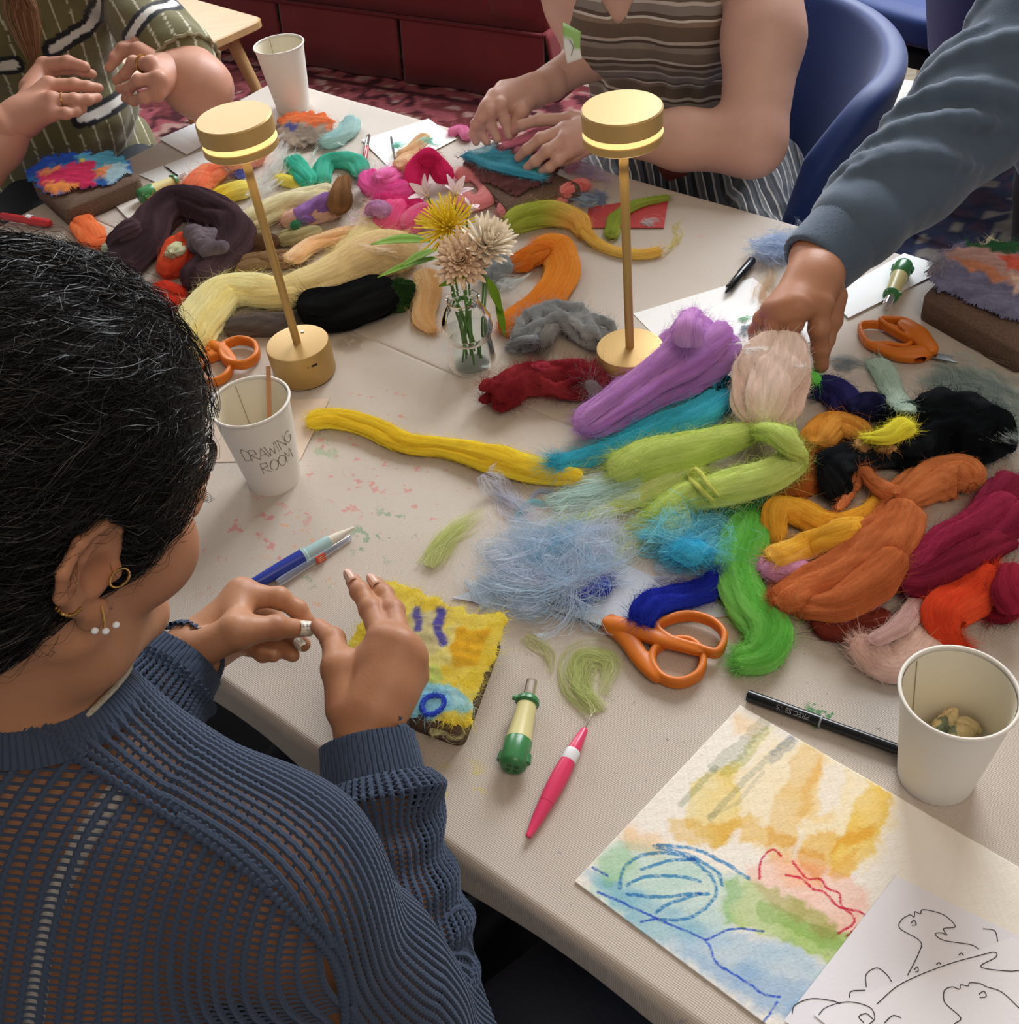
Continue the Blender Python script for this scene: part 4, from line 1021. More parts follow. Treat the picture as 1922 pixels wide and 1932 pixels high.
RP('spring green roving hanging in an S curve to the table', [(1416, 968, 66), (1404, 1020, 84), (1390, 1080, 76), (1412, 1140, 76), (1452, 1188, 84), (1434, 1236, 70), (1380, 1248, 44)], ['#6ebc50', '#54a83c'], ridges=4, amp=.22, fuzz=1500, fl=.013, flat=.66, seg=64)
RP('lilac pink roving, upper piece between gold and terracotta', [(1434, 1076, 50), (1480, 1076, 58), (1560, 1092, 50)], ['#d08cb8', '#b8749c'], ridges=5, fuzz=350)
RP('lilac pink roving, lower piece below the terracotta hank', [(1584, 1156, 40), (1630, 1136, 48), (1668, 1106, 40)], ['#c07ca8', '#ac6c94'], fuzz=250)
RP('golden yellow roving, upper of two folded arms', [(1462, 1024, 40), (1466, 964, 50), (1510, 968, 62), (1570, 992, 62), (1640, 970, 54), (1680, 930, 40)], ['#e49c2c', '#d88c20'], ridges=4, amp=.2, fuzz=700)
RP('golden yellow roving, lower of two folded arms', [(1452, 1052, 40), (1520, 1030, 54), (1580, 1008, 56), (1640, 990, 40)], ['#dc9424', '#e8a43c'], ridges=3, fuzz=400)
RP('blush roving pooled on the table below the maroon wool', [(1606, 1208, 50), (1650, 1240, 76), (1690, 1256, 70), (1740, 1210, 76), (1770, 1150, 40)], ['#d8b0a0', '#cca090'], flat=.4, ridges=2, amp=.12, fuzz=900, fl=.010)
RP('thin dusty pink roving rising from the blush pool', [(1640, 1212, 30), (1696, 1180, 42), (1740, 1128, 40), (1780, 1100, 30)], ['#b88c88', '#c49c94'], flat=.6, fuzz=400)
RP('maroon roving, back one of the two at the right frame edge', [(1838, 985, 50), (1880, 950, 76), (1930, 905, 90)], ['#8c2c48', '#7a2038'], ridges=4, fuzz=500, put=True)
RP('maroon roving hank running diagonally to the right', [(1708, 1108, 40), (1738, 1072, 70), (1784, 1030, 84), (1850, 1000, 90), (1920, 950, 92)], ['#8e2442', '#701a32'], ridges=5, amp=.3, fuzz=1200, seg=64, flat=.75)
RP('dark maroon roving under the diagonal hank', [(1694, 1100, 50), (1750, 1096, 60), (1830, 1054, 70), (1900, 1010, 60)], ['#641628', '#7a1e34'], ridges=4, fuzz=400)
RP('dark crimson roving lowest at the right frame edge', [(1860, 1164, 60), (1896, 1136, 70), (1940, 1090, 90)], ['#7c1826', '#641420'], fuzz=400)
RP('tomato red roving flowing down behind the near cup', [(1880, 1070, 84), (1834, 1120, 92), (1780, 1160, 80), (1790, 1206, 50), (1818, 1226, 30)], ['#d8401f', '#c83418'], ridges=4, amp=.18, fuzz=900, flat=.6)
RP('maroon roving at the frame edge beside the tomato red one', [(1912, 1070, 50), (1900, 1110, 56), (1916, 1160, 60)], ['#8c1e34', '#741828'], fuzz=200)
RP('terracotta roving, far piece lying on the black wool', [(1672, 964, 30), (1700, 940, 56), (1756, 908, 84), (1812, 900, 84), (1836, 914, 70)], ['#c46c3c', '#b45c30'], ridges=5, amp=.3, fuzz=700, fl=.008, seg=64)
RP('thin terracotta roving bent over in a narrow arch', [(1580, 962, 16), (1612, 918, 22), (1630, 892, 26, .01), (1652, 914, 28), (1690, 934, 40)], ['#b85e34', '#c86c3e'], fuzz=300, flat=.9, ridges=3)
RP('terracotta roving, large front hank folded to the left', [(1460, 1136, 52), (1516, 1112, 76), (1584, 1082, 92), (1650, 1040, 120), (1690, 990, 92), (1706, 950, 70)], ['#bc6236', '#a8542c'], ridges=5, amp=.26, fuzz=1500, fl=.009, seg=72, flat=.72)
RP('terracotta roving lying under the front hank', [(1500, 1150, 40), (1580, 1140, 66), (1650, 1096, 70), (1700, 1040, 50)], ['#a4502a', '#b45c32'], ridges=3, fuzz=400)
RP('lime green roving, long tail pointing to the left', [(1060, 992, 16), (1120, 978, 26), (1190, 944, 36), (1260, 910, 56), (1330, 884, 60)], ['#c8d880', '#bccc6c'], flat=.7, ridges=3, fuzz=900, fl=.018)
RP('lime green roving hank doubled back in a thick fold', [(1150, 900, 66), (1220, 868, 90), (1300, 848, 84), (1380, 826, 62), (1430, 812, 46), (1480, 826, 50), (1496, 868, 50), (1450, 898, 66), (1370, 922, 74), (1290, 944, 64), (1220, 984, 40)], ['#b8cf66', '#a8c254'], ridges=4, amp=.24, fuzz=2600, fl=.016, seg=64, flat=.7, base=.005)
RP('small lime wool curl looped on top of the lime hank', [(1346, 946, 6, .005), (1318, 920, 9, .005), (1302, 900, 10, .006), (1312, 886, 10, .006), (1326, 900, 9, .005), (1342, 922, 7, .005), (1366, 946, 4, .005)], ['#c4cc58'], fuzz=120, ridges=0, flat=1)
tuft('pale aqua green wispy wool left of the lime hank', [(1040, 960), (1090, 936), (1150, 920), (1210, 910)], ['#b4dccc', '#c4e4d4', '#a8d4cc'], w=74, n=2200, fl=.08, curl=.25, flat=.3)
tuft('sheer lime wisps spread below the lime hank', [(1140, 1070), (1190, 1020), (1240, 990), (1300, 970)], ['#c0cc74', '#b4c468'], w=76, n=1500, fl=.09, curl=.3, flat=.2)
tuft('lavender wisps trailing at the top of the blue cloud', [(915, 890), (945, 930), (985, 965), (1030, 960)], ['#c4c8e8', '#b4bce4', '#d4d4ec'], w=54, n=900, fl=.06, curl=.35, flat=.3)
tuft('turquoise wool curl in the lavender wisps', [(975, 985), (984, 962), (1010, 948), (1032, 956)], ['#48b4c8', '#64c4d4'], w=22, n=320, fl=.05, curl=.2)
tuft('cornflower curl arching over the lavender wisps', [(1000, 944), (1020, 928), (1050, 936), (1062, 960)], ['#9cb0e8', '#b0c0ee'], w=18, n=260, fl=.05, curl=.15)
tuft('large cloud of pale blue and lavender wool beside the felted picture', [(960, 1110), (1010, 1070), (1060, 1040), (1100, 1050), (1130, 1090)], ['#a4bce8', '#b8c8f0', '#8cb4dc', '#c4ccf0'], w=165, n=4600, fl=.06, curl=.55, flat=.3, loops=.42, fw=.0003)
tuft('turquoise wool inside the large pale blue cloud', [(1000, 1110), (1030, 1060), (1070, 1020), (1110, 1040)], ['#50b0d0', '#68c0d8', '#4c9cc4'], w=100, n=2400, fl=.05, curl=.45, loops=.35, base=.004)
RP('royal blue wool lump under the right of the pale blue cloud', [(1080, 1130), (1110, 1114), (1150, 1096)], ['#2638a4', '#1e2c90'], w=40, flat=.6, fuzz=500, fl=.012, wobble=.3)
tuft('pale blue wool ring at the lower right of the cloud', [(1108, 1120), (1136, 1136), (1130, 1160), (1100, 1156)], ['#a0c4e4', '#b8d4ec'], w=14, n=260, fl=.06, curl=.2)
tuft('sheer blue wisps fading toward the felted picture', [(900, 1130), (950, 1110), (1000, 1130), (1040, 1150)], ['#a8c0e0', '#b0cce4'], w=90, n=1300, fl=.08, curl=.4, flat=.2)
tuft('sky blue curly wool ball between lime and green roving', [(1248, 1040), (1276, 1016), (1310, 1006), (1340, 1024), (1350, 1056)], ['#30acd4', '#44bcdc', '#5cc8e4'], w=110, n=3600, fl=.07, curl=.5, loops=.3, flat=.5, put=True, fw=.00034)
RP('sky blue wool core of the curly ball', [(1262, 1044), (1300, 1040), (1336, 1046)], ['#2c9cc8', '#38acd4'], w=66, flat=.5, fuzz=500, wobble=.3)
tuft('lavender fluff between the sky blue ball and the royal blue hank', [(1236, 1084), (1290, 1080), (1340, 1066)], ['#b8c4ec', '#c8d0f0'], w=44, n=700, fl=.05)
RP('royal blue roving lying over the orange scissors', [(1206, 1178, 50, .01), (1228, 1142, 62, .008), (1280, 1126, 60), (1330, 1112, 46), (1364, 1080, 30)], ['#2030a8', '#182492'], ridges=4, fuzz=1500, fl=.012, flat=.66, wobble=.2)
# loose bits
tuft('lime wool fluff lying alone above the felted picture', [(810, 1070), (836, 1030), (870, 996), (920, 966)], ['#c8d478', '#d4dc90', '#bcc868'], w=46, n=1600, fl=.07, curl=.2, flat=.3)
tuft('lime wool fluff beside the pink felting pen', [(1130, 1340), (1090, 1290), (1100, 1240), (1150, 1250), (1140, 1310)], ['#c0cc70', '#ccd684', '#b0bc60'], w=54, n=1700, fl=.09, curl=.35, flat=.25)
tuft('almost invisible yellow-green fibres between felted picture and lime fluff', [(985, 1200), (1030, 1230), (1030, 1270)], ['#bcc070', '#c8c888'], w=40, n=220, fl=.07)
tuft('cornflower blue wool puff at the far right edge of the table', [(1430, 480), (1470, 462), (1510, 452)], ['#9cb4ec', '#a8c0f0', '#8ca8e4'], w=80, n=1800, fl=.05, curl=.5, flat=.5)
tuft('peach wool wisp beside the reaching hand', [(1436, 580), (1444, 540), (1456, 494)], ['#e8b48c', '#f0c4a0'], w=44, n=800, fl=.06, curl=.2)
tuft('mint green wool speck on the white paper sheet', [(1402, 598), (1412, 604)], ['#a0dcb4'], w=26, n=200, fl=.015)
tuft('grey-blue wool speck beside the reaching hand', [(1398, 620), (1420, 624)], ['#8ca0a8'], w=34, n=250, fl=.02)
tuft('grey-blue wool shadowy tuft right of the pointing finger', [(1570, 690), (1600, 684), (1630, 690)], ['#74848c', '#84949c'], w=44, n=500, fl=.04, flat=.15)
# ================================================================== things on the table
m_gold = mat('brushed_gold', '#b8965c', .45, metal=.45, spec=.5)
m_goldtop = mat('brushed_gold_top', '#c8a468', .5, metal=.35)
m_glow = mat('lit_diffuser', '#e8c880', .4, emit='#ffd88c', estr=1.1)
m_dark = mat('dark_slot', '#17140f', .6)
def lamp(px, py, label, slot):
    b = J(px, py); b = np.array([b[0], b[1], TZ + .001])
    t = empty('table_lamp', b, label, 'lamp', 'cordless gold table lamps')
    mb = MB(); mb.add(*lathe([(0, .0005), (.039, .0005), (.0405, .003), (.0405, .0455), (.0395, .0475), (.036, .048), (0, .048)], 64, b)); mb.build('base', m_gold, t)
    mb = MB(); mb.add(*lathe([(0, 0), (.0385, 0), (.0385, .0006), (0, .0006)], 48, b - ZZ * .0006)); mb.build('foot_ring', m_dark, t)
    mb = MB(); v, f = sweep([b + ZZ * .046, b + ZZ * .315], .0052, 20); mb.add(v, f); mb.build('pole', m_gold, t)
    mb = MB(); mb.add(*lathe([(0, .3465), (.0405, .3465), (.042, .345), (.042, .327), (.0405, .3265), (0, .3265)], 72, b)); mb.build('lamp_head', m_goldtop, t)
    mb = MB(); mb.add(*lathe([(.036, .327), (.0412, .3266), (.0412, .3205), (.036, .3200)], 72, b)); mb.build('light_ring', m_glow, t)
    mb = MB(); mb.add(*lathe([(0, .3212), (.0405, .3207), (.042, .3195), (.042, .312), (.0405, .3105), (0, .3105)], 72, b)); mb.build('lower_disc', m_goldtop, t)
    if slot:
        d = nrm(np.array([-b[0], -b[1], 0])); d = nrm(d * 1 + np.array([-d[1], d[0], 0]) * .28); s_ = np.cross(ZZ, d)
        mb = MB(); mb.add(*box(b + d * .0403 + ZZ * .034 + s_ * .002, (.0012, .008, .0026), np.stack([d, s_, ZZ], 1))); mb.build('charging_port', m_dark, t, smooth=False)
        mb = MB(); mb.add(*lathe([(0, .0002), (.0008, .0002), (.0008, 0)], 10, b + d * .0405 + ZZ * .034 - s_ * .007, axis=d)); mb.build('indicator', m_dark, t)
        mb = MB(); mb.add(*lathe([(0, .0012), (.0022, .0012), (.0024, 0)], 16, b + np.array([.006, .022, .048]))); mb.build('touch_button', mat('steel', '#b8b4ac', .25, metal=1), t)
    l = bpy.data.lights.new('lamp_glow', 'POINT'); l.energy = .22; l.color = (1, .78, .45); l.shadow_soft_size = .03
    o = bpy.data.objects.new('lamp_glow', l); SC.collection.objects.link(o); o.location = V(b + ZZ * .28)
    return t
lamp(577, 722 - 18, 'gold cordless table lamp beside the lettered paper cup, leaning left in view', True)
lamp(1190, 716, 'gold cordless table lamp behind the purple wool, nearer the person in the striped top', False)

# ---- paper cups
m_paper = mat('white_paperboard', '#e6e1d8', .55, bump=.05, bscale=200)
m_paper_in = mat('cup_lining', '#e4dcc8', .45)
def cup(base, label, kids=True, seam=True):
    b = np.array([base[0], base[1], TZ + .0008])
    t = empty('paper_cup', b, label, 'cup', 'white paper cups')
    H, rt, rb_ = .1164, .0437, .0312
    mb = MB(); mb.add(*lathe([(rb_ - .001, .0), (rb_, 0), (rb_, .002), (rt, H - .003), (rt - .0006, H - .003), (rb_ - .0006, .0058), (0, .0056), (0, .005), (rb_ - .002, .005), (rb_ - .001, 0)], 72, b)); mb.build('cup_wall', m_paper, t)
    a = np.linspace(0, 2 * np.pi, 73)[:-1]
    v, f = sweep(np.c_[b[0] + (rt + .0006) * np.cos(a), b[1] + (rt + .0006) * np.sin(a), np.full(72, b[2] + H - .0018)], .0017, 10, closed=True)
    mb = MB(); mb.add(v, f); mb.build('rolled_rim', m_paper, t)
    mb = MB(); mb.add(*lathe([(0, .0062), (rb_ - .0012, .0062), (rt - .0016, H - .004)], 72, b)); mb.build('lining', m_paper_in, t)
    if seam:
        an = math.radians(118); d = np.array([math.cos(an), math.sin(an), 0])
        v, f = sweep([b + d * (rb_ - .0022) + ZZ * .008, b + d * (rt - .0024) + ZZ * (H - .005)], .00035, 6); mb = MB(); mb.add(v, f); mb.build('seam', mat('seam_line', '#9c8c74', .7), t)
    return t, b, H, rt, rb_
cupL, bL, H_, rt_, rb_ = cup((-.2662, .9987), 'white paper cup with pencilled lettering and a wooden stick in it')
cupR, bR, *_r = cup((.3257, .4957), 'large near white paper cup holding crumpled tan paper, at the right')
cupB, bB, *_r = cup((-.2879, 2.0332), 'white paper cup standing alone at the far corner of the table')
# pencil lettering bent round the wall of the cup
GLY = {'D': [[(0, 0), (0, 1), (.35, .95), (.6, .5), (.35, .05), (0, 0)]], 'R': [[(0, 0), (0, 1), (.4, .95), (.45, .6), (.02, .5), (.55, 0)]], 'A': [[(0, 0), (.3, 1), (.6, 0)], [(.12, .35), (.5, .35)]],
       'W': [[(0, 1), (.15, 0), (.33, .7), (.5, 0), (.68, 1)]], 'I': [[(.1, 1), (.1, 0)]], 'N': [[(0, 0), (0, 1), (.5, 0), (.5, 1)]], 'G': [[(.6, .8), (.35, 1), (.05, .7), (.05, .3), (.3, 0), (.6, .2), (.6, .45), (.35, .45)]],
       'O': [[(.3, 1), (.05, .75), (.02, .3), (.25, 0), (.5, .2), (.58, .7), (.3, 1)]], 'M': [[(0, 0), (.05, 1), (.3, .3), (.55, 1), (.62, 0)]]}
def cup_text(cupo, b, word, a0, z0, h, pitch, slope=0.0, jit=0):
    mb = MB(); x = 0; rj = np.random.default_rng(jit)
    for ch in word:
        for st in GLY[ch]:
            for rep in range(2):
                st2 = [(p[0] * h + x + rj.normal() * .0003, p[1] * h + rj.normal() * .0003) for p in st]
                q = catmull([(*p, 0) for p in st2], 24) if ch in 'DGO' else np.concatenate([np.linspace((*st2[i], 0), (*st2[i + 1], 0), 8) for i in range(len(st2) - 1)])
                pts = []
                for (xx, yy, _) in q:
                    z = z0 + yy + slope * xx; rr = rb_ + (rt_ - rb_) * (z - .002) / (H_ - .005) + .0002
                    an = a0 + xx / rr; pts.append((b[0] + rr * math.cos(an), b[1] + rr * math.sin(an), b[2] + z))
                v, f = sweep(pts, .00034, 4, caps=False); mb.add(v, f)
        x += pitch * (.5 if ch == 'I' else 1.15 if ch in 'WM' else .95)
    return mb.build('pencil_lettering', mat('graphite', '#8a8178', .6), cupo)
cup_text(cupL, bL, 'DRAWING', math.radians(-116), .060, .0165, .0098, .10, 1)
cup_text(cupL, bL, 'ROOM', math.radians(-92), .0385, .0165, .0105, .10, 2)
# wooden stirring stick leaning in the cup
m_stick = mat('wood_stick', '#c08a60', .6, noise=.1, nscale=60)
p0 = bL + np.array([-.004, .006, .008]); p1 = J(506, 690, .137)
d = nrm(p1 - p0); mb = MB(); s_ = nrm(np.cross(d, [0, 1, 0]))
mb.add(*box((p0 + p1) / 2, (.0052, .0016, np.linalg.norm(p1 - p0)), np.stack([s_, np.cross(d, s_), d], 1)))
o = mb.build('wooden_stick', m_stick, bevel=.0006); tag(o, 'thin wooden stick leaning inside the lettered paper cup', 'stick')
# crumpled tan paper lump in the near cup
cT = J(1822, 1352, .046); _o = (cT - bR) * [1, 1, 0]; cT = np.array([*(bR + _o * min(1, .013 / np.linalg.norm(_o)))[:2], TZ + .050]); F = Field(bR + np.array([-.045, -.045, .002]), bR + np.array([.045, .045, .075]), .0013)
for k in range(9):
    r_ = np.random.default_rng(40 + k); c = cT + np.clip(r_.normal(size=3), -1.1, 1.1) * [.009, .008, .006]
    q, _q = np.linalg.qr(r_.normal(size=(3, 3))); F.ell(c, (.013, .009, .005), q, k=.0015)
v, f = F.mesh(); G = F.grad(v); v += G * (.0022 * np.abs(wob(v, 45, 9, 3)))[:, None]
cc = np.where((wob(v, 30, 2, 2) > .25)[:, None], hx('#a89468'), hx('#c8a878')); cc = np.where((v[:, 0] < cT[0] - .004)[:, None] & (wob(v, 40, 3, 2) > -.2)[:, None], hx('#5c6650'), cc)
me = np_mesh('crumpled_paper', v, f, False, cc, origin=bR); o = link('crumpled_paper', me, vcol_mat('tan_tissue', rough=.8, bump=.4, bscale=120), None, bR)
tag(o, 'crumpled tan and olive tissue paper inside the near cup', 'paper')

# ---- sheets of paper
def sheet(name, label, pix, col='#e8e6e0', z=.0, th=.0006, curl=None, cat='paper', m=None, div=10, sub=None):
    """pix: four corner pixels; a thin slab lying on the cloth"""
    c = [J(x, y, z + .0015) for x, y in pix]
    u = np.linspace(0, 1, div + 1); P = np.zeros((div + 1, div + 1, 3))
    for i, a in enumerate(u):
        for j, b in enumerate(u):
            P[i, j] = (c[0] * (1 - a) + c[1] * a) * (1 - b) + (c[3] * (1 - a) + c[2] * a) * b
            P[i, j, 2] = TZ + .0016 + z + (curl(a, b) if curl else 0)
    org = P.reshape(-1, 3).mean(0)
    me = np_mesh(name, P.reshape(-1, 3), grid_faces(div + 1, div + 1), False, uvs=np.stack(np.meshgrid(u, u, indexing='ij'), -1).reshape(-1, 2), origin=org)
    o = link(name, me, m or mat('paper_' + col[1:], col, .6, bump=.06, bscale=300), None, org)
    s_ = o.modifiers.new('t', 'SOLIDIFY'); s_.thickness = th; s_.offset = 0
    return tag(o, label, cat)
sheet('paper_sheet', 'white paper sheet lying between the right lamp and the reaching hand', [(1194, 592), (1420, 524), (1560, 640), (1290, 690)], '#e9e9e8')
sheet('paper_sheet', 'white paper sheet under the green punch tool at the right', [(1560, 560), (1705, 478), (1790, 505), (1600, 600)], '#eceded', z=.0008)
sheet('paper_card', 'folded white paper card with a raised corner on the far left of the table', [(300, 262), (392, 222), (430, 248), (352, 292)], '#e8e8e6', curl=lambda a, b: .014 * max(0, a - .3) * b, z=.001)
sheet('paper_sheet', 'white paper sheet in front of the raised card on the far left', [(262, 330), (400, 278), (436, 296), (330, 360)], '#e4e4e2', z=.0006)
sheet('paper_sheet', 'cream paper sheet between the felted pads on the far left', [(205, 375), (250, 352), (372, 372), (258, 430)], '#dcd4ca', z=.0004)
sheet('paper_card', 'white card carrying teal and peach wool beyond the pink bundle', [(682, 264), (808, 224), (862, 262), (742, 324)], '#ecefee', z=.0012)
sheet('paper_sheet', 'tan paper sheet under the lettered cup', [(404, 760), (585, 748), (628, 752), (566, 872), (400, 876)][:1] + [(622, 752), (566, 868), (405, 872)], '#cdb8a4', z=.0002)
sheet('paper_sheet', 'pale blue-grey paper under the blue wool cloud and the scissors', [(850, 1128), (1120, 1040), (1400, 1160), (1160, 1184)], '#bcc2cc', z=.0002)
sheet('red_card', 'red card lying behind the right lamp pole', [(1110, 392), (1262, 368), (1252, 430), (1105, 430)], '#b83a3a', z=.001)
hank('olive green roving lying over the red card', [(1262, 372, 14), (1200, 386, 20), (1162, 412, 26), (1152, 448, 24)], ['#8ea03c', '#7a9034'], fuzz=250, base=.002)
tuft('pale blue-white wool speck at the corner of the red card', [(1214, 424), (1226, 418), (1240, 424)], ['#c8ccd4'], w=34, n=350, fl=.02)

# ---- the watercolour painting
def poly_line_dist(P, pts):
    d = np.full(len(P), 1e6)
    for i in range(len(pts) - 1):
        a = np.array(pts[i]); b = np.array(pts[i + 1]); ab = b - a
        t = np.clip(((P - a) @ ab) / max(ab @ ab, 1e-9), 0, 1); d = np.minimum(d, np.linalg.norm(P - a - t[:, None] * ab, axis=1))
    return d
def painting():
    c = [J(1396, 1334), J(1084, 1666)]; r = J(1922, 1640); lft = J(1530, 1932)
    ex = nrm(r - c[0]); ey = nrm(c[1] - c[0]); hgt = np.linalg.norm(c[1] - c[0]); wid = .42
    nu, nv = 470, 250
    u = np.linspace(0, wid, nu); v = np.linspace(0, hgt, nv); A, B = np.meshgrid(u, v, indexing='ij'); A = A.ravel(); B = B.ravel()
    W3 = c[0] + ex * A[:, None] + ey * B[:, None]
    # pixel coordinates of each paper point are only used to look up where each wash of paint sits on the sheet
    rel = W3 - np.array([0, 0, CH]); dep = rel @ FWv; X = CF * (rel @ RTv) / dep; Y = CF * (rel @ UPv) / dep
    PX = np.stack([961 + _c * X - _s * Y, 966 - (_s * X + _c * Y)], 1)
    n1 = wob(W3, 28, 1, 4); n2 = wob(W3, 60, 2, 4); n3 = wob(W3, 12, 3, 3)
    base = np.tile(np.array(srgb('#ece4d8')[:3]), (len(A), 1))
    col = base.copy()
    def wash(mask, hexc, a):
        nonlocal col
        m = np.clip(mask, 0, 1)[:, None] * a; col = col * (1 - m) + col * (np.array(srgb(hexc)[:3]) / .86) * m
    def inside(poly, soft=14, jit=10):
        Q = PX + np.stack([n1, n2], 1) * jit
        poly = np.array(poly, float); n = len(poly); ins = np.zeros(len(Q), bool)
        for i in range(n):
            x1, y1 = poly[i]; x2, y2 = poly[(i + 1) % n]
            cnd = ((y1 > Q[:, 1]) != (y2 > Q[:, 1])) & (Q[:, 0] < (x2 - x1) * (Q[:, 1] - y1) / (y2 - y1 + 1e-9) + x1); ins ^= cnd
        d = poly_line_dist(Q, list(poly) + [poly[0]])
        return np.where(ins, np.clip(.5 + d / soft, 0, 1), np.clip(.5 - d / soft, 0, 1)), d, ins
    def pool(poly, hexc, a, soft=12, jit=9, edge=.35):
        m, d, ins = inside(poly, soft, jit)
        m = m * (1 + edge * np.exp(-(d / 7) ** 2) * ins) * (.72 + .28 * np.clip(n3 + .4, 0, 1)); wash(m, hexc, a)
    def brush(pts, w, hexc, a, tex=.35):
        Q = PX + np.stack([n2, n1], 1) * w * .25
        d = poly_line_dist(Q, pts); m = np.clip((w / 2 - d) / (w * .12) + .5, 0, 1) * (1 - tex * (wob(W3, 240, 7, 2) > .35)); wash(m, hexc, a)
    # yellow sky falling in streaks
    pool([(1452, 1390), (1560, 1420), (1700, 1500), (1660, 1600), (1640, 1640), (1560, 1640), (1420, 1600), (1300, 1560), (1330, 1500), (1400, 1440)], '#f2e0a0', .6, 30, 16, .1)
    pool([(1510, 1410), (1560, 1420), (1520, 1540), (1490, 1620), (1440, 1640), (1452, 1540)], '#e0c070', .6)
    pool([(1545, 1430), (1600, 1460), (1560, 1560), (1500, 1540)], '#e8cc78', .5)
    pool([(1640, 1480), (1688, 1496), (1650, 1600), (1600, 1662), (1560, 1650), (1590, 1560)], '#e6cc58', .85)
    pool([(1300, 1480), (1390, 1440), (1400, 1560), (1350, 1600), (1290, 1560)], '#e4d470', .7)
    pool([(1265, 1548), (1290, 1540), (1330, 1560), (1420, 1545), (1500, 1590), (1560, 1575), (1648, 1560), (1644, 1590), (1590, 1600), (1560, 1640), (1520, 1618), (1470, 1600), (1400, 1590), (1350, 1606), (1290, 1592), (1264, 1574)], '#e0bc4c', .75)
    pool([(1495, 1600), (1552, 1606), (1550, 1680), (1504, 1624)], '#dfb44a', .7)
    pool([(1555, 1640), (1618, 1610), (1608, 1664), (1570, 1668)], '#e4bc50', .6)
    pool([(1180, 1560), (1260, 1590), (1240, 1620), (1180, 1600)], '#f0c890', .8, 24)
    pool([(1390, 1350), (1440, 1370), (1420, 1400), (1380, 1380)], '#eed0a0', .7, 24)
    # white gaps
    for pl in ([(1552, 1440), (1600, 1450), (1580, 1530), (1540, 1540)], [(1376, 1568), (1396, 1570), (1386, 1610), (1370, 1606)], [(1508, 1570), (1516, 1572), (1500, 1624), (1494, 1620)]):
        m, d, i_ = inside(pl, 10, 6); m = np.clip(m, 0, 1)[:, None] * .8; col = col * (1 - m) + base * m
    brush([(1440, 1368), (1400, 1410), (1350, 1452)], 26, '#b4bcb4', .6); brush([(1350, 1452), (1310, 1494), (1284, 1520)], 12, '#a8b4a0', .6)
    brush([(1446, 1382), (1412, 1420), (1370, 1466)], 20, '#b8c070', .6); brush([(1492, 1398), (1448, 1432), (1400, 1480), (1340, 1548)], 13, '#b0bac0', .6); brush([(1490, 1400), (1460, 1430)], 24, '#a0acc4', .6)
    brush([(1440, 1460), (1390, 1520), (1336, 1546)], 8, '#a8b4b0', .4)
    # blue, green and pink ground
    pool([(1140, 1600), (1200, 1590), (1280, 1620), (1400, 1660), (1380, 1760), (1240, 1780), (1110, 1690)], '#a8d8d8', .75, 26)
    pool([(1120, 1620), (1180, 1600), (1200, 1640), (1150, 1680)], '#b4d8a0', .6, 20)
    pool([(1095, 1640), (1200, 1680), (1340, 1760), (1480, 1780), (1600, 1850), (1540, 1925), (1500, 1932), (1340, 1850), (1200, 1760)], '#a0c8ea', .85, 26)
    pool([(1240, 1700), (1340, 1700), (1380, 1780), (1300, 1800)], '#b8d8f0', .4, 20)
    pool([(1300, 1800), (1420, 1830), (1560, 1870), (1520, 1932), (1400, 1900)], '#7cb0e4', .55, 30)
    pool([(1410, 1640), (1500, 1620), (1600, 1660), (1640, 1690), (1610, 1760), (1560, 1770), (1440, 1700)], '#f0c0b4', .8, 22)
    pool([(1440, 1610), (1530, 1630), (1560, 1680), (1470, 1670)], '#f4d8b8', .8, 22)
    pool([(1360, 1670), (1420, 1660), (1500, 1700), (1580, 1750), (1620, 1780), (1570, 1820), (1480, 1780), (1370, 1740)], '#a4c870', .9, 16)
    brush([(1440, 1720), (1520, 1760), (1590, 1790)], 30, '#9cc468', .5, .2)
    # crayon drawing
    for ln in ([(1168, 1680), (1180, 1636), (1230, 1612), (1300, 1624), (1345, 1662), (1346, 1700), (1300, 1734), (1240, 1740)], [(1240, 1598), (1310, 1606), (1366, 1632), (1412, 1662)], [(1232, 1600), (1300, 1618), (1352, 1648), (1362, 1672)], [(1182, 1672), (1220, 1656), (1280, 1656), (1320, 1666)], [(1184, 1690), (1240, 1696), (1300, 1690), (1336, 1690)], [(1210, 1644), (1260, 1628), (1310, 1626)], [(1236, 1726), (1266, 1706), (1320, 1690)]):
        brush([tuple(p) for p in catmull([(*q, 0) for q in ln], 40)[:, :2]], 6.5, '#4a94d0', .95, .5)
    for ln in ([(1118, 1640), (1146, 1656)], [(1128, 1686), (1180, 1708), (1246, 1740), (1330, 1778), (1350, 1820), (1400, 1850), (1440, 1878), (1470, 1884)], [(1210, 1742), (1240, 1736)], [(1466, 1894), (1440, 1932)], [(1330, 1778), (1380, 1756), (1440, 1760)]):
        brush([tuple(p) for p in catmull([(*q, 0) for q in ln], 50)[:, :2]], 4.5, '#3c6cd8', .95, .4)
    for ln in ([(1432, 1662), (1436, 1624), (1458, 1606), (1474, 1618)], [(1494, 1628), (1520, 1660), (1546, 1662), (1560, 1680), (1582, 1690), (1588, 1714), (1622, 1724), (1628, 1740), (1596, 1770)], [(1482, 1654), (1510, 1660), (1534, 1682), (1552, 1686), (1578, 1712), (1600, 1722), (1610, 1744), (1580, 1764)]):
        brush([tuple(p) for p in catmull([(*q, 0) for q in ln], 60)[:, :2]], 4.5, '#cc3a68', 1, .35)
    pos = W3.copy(); pos[:, 2] = TZ + .0028 + .00018 * wob(W3, 130, 4, 2)
    org = pos.mean(0)
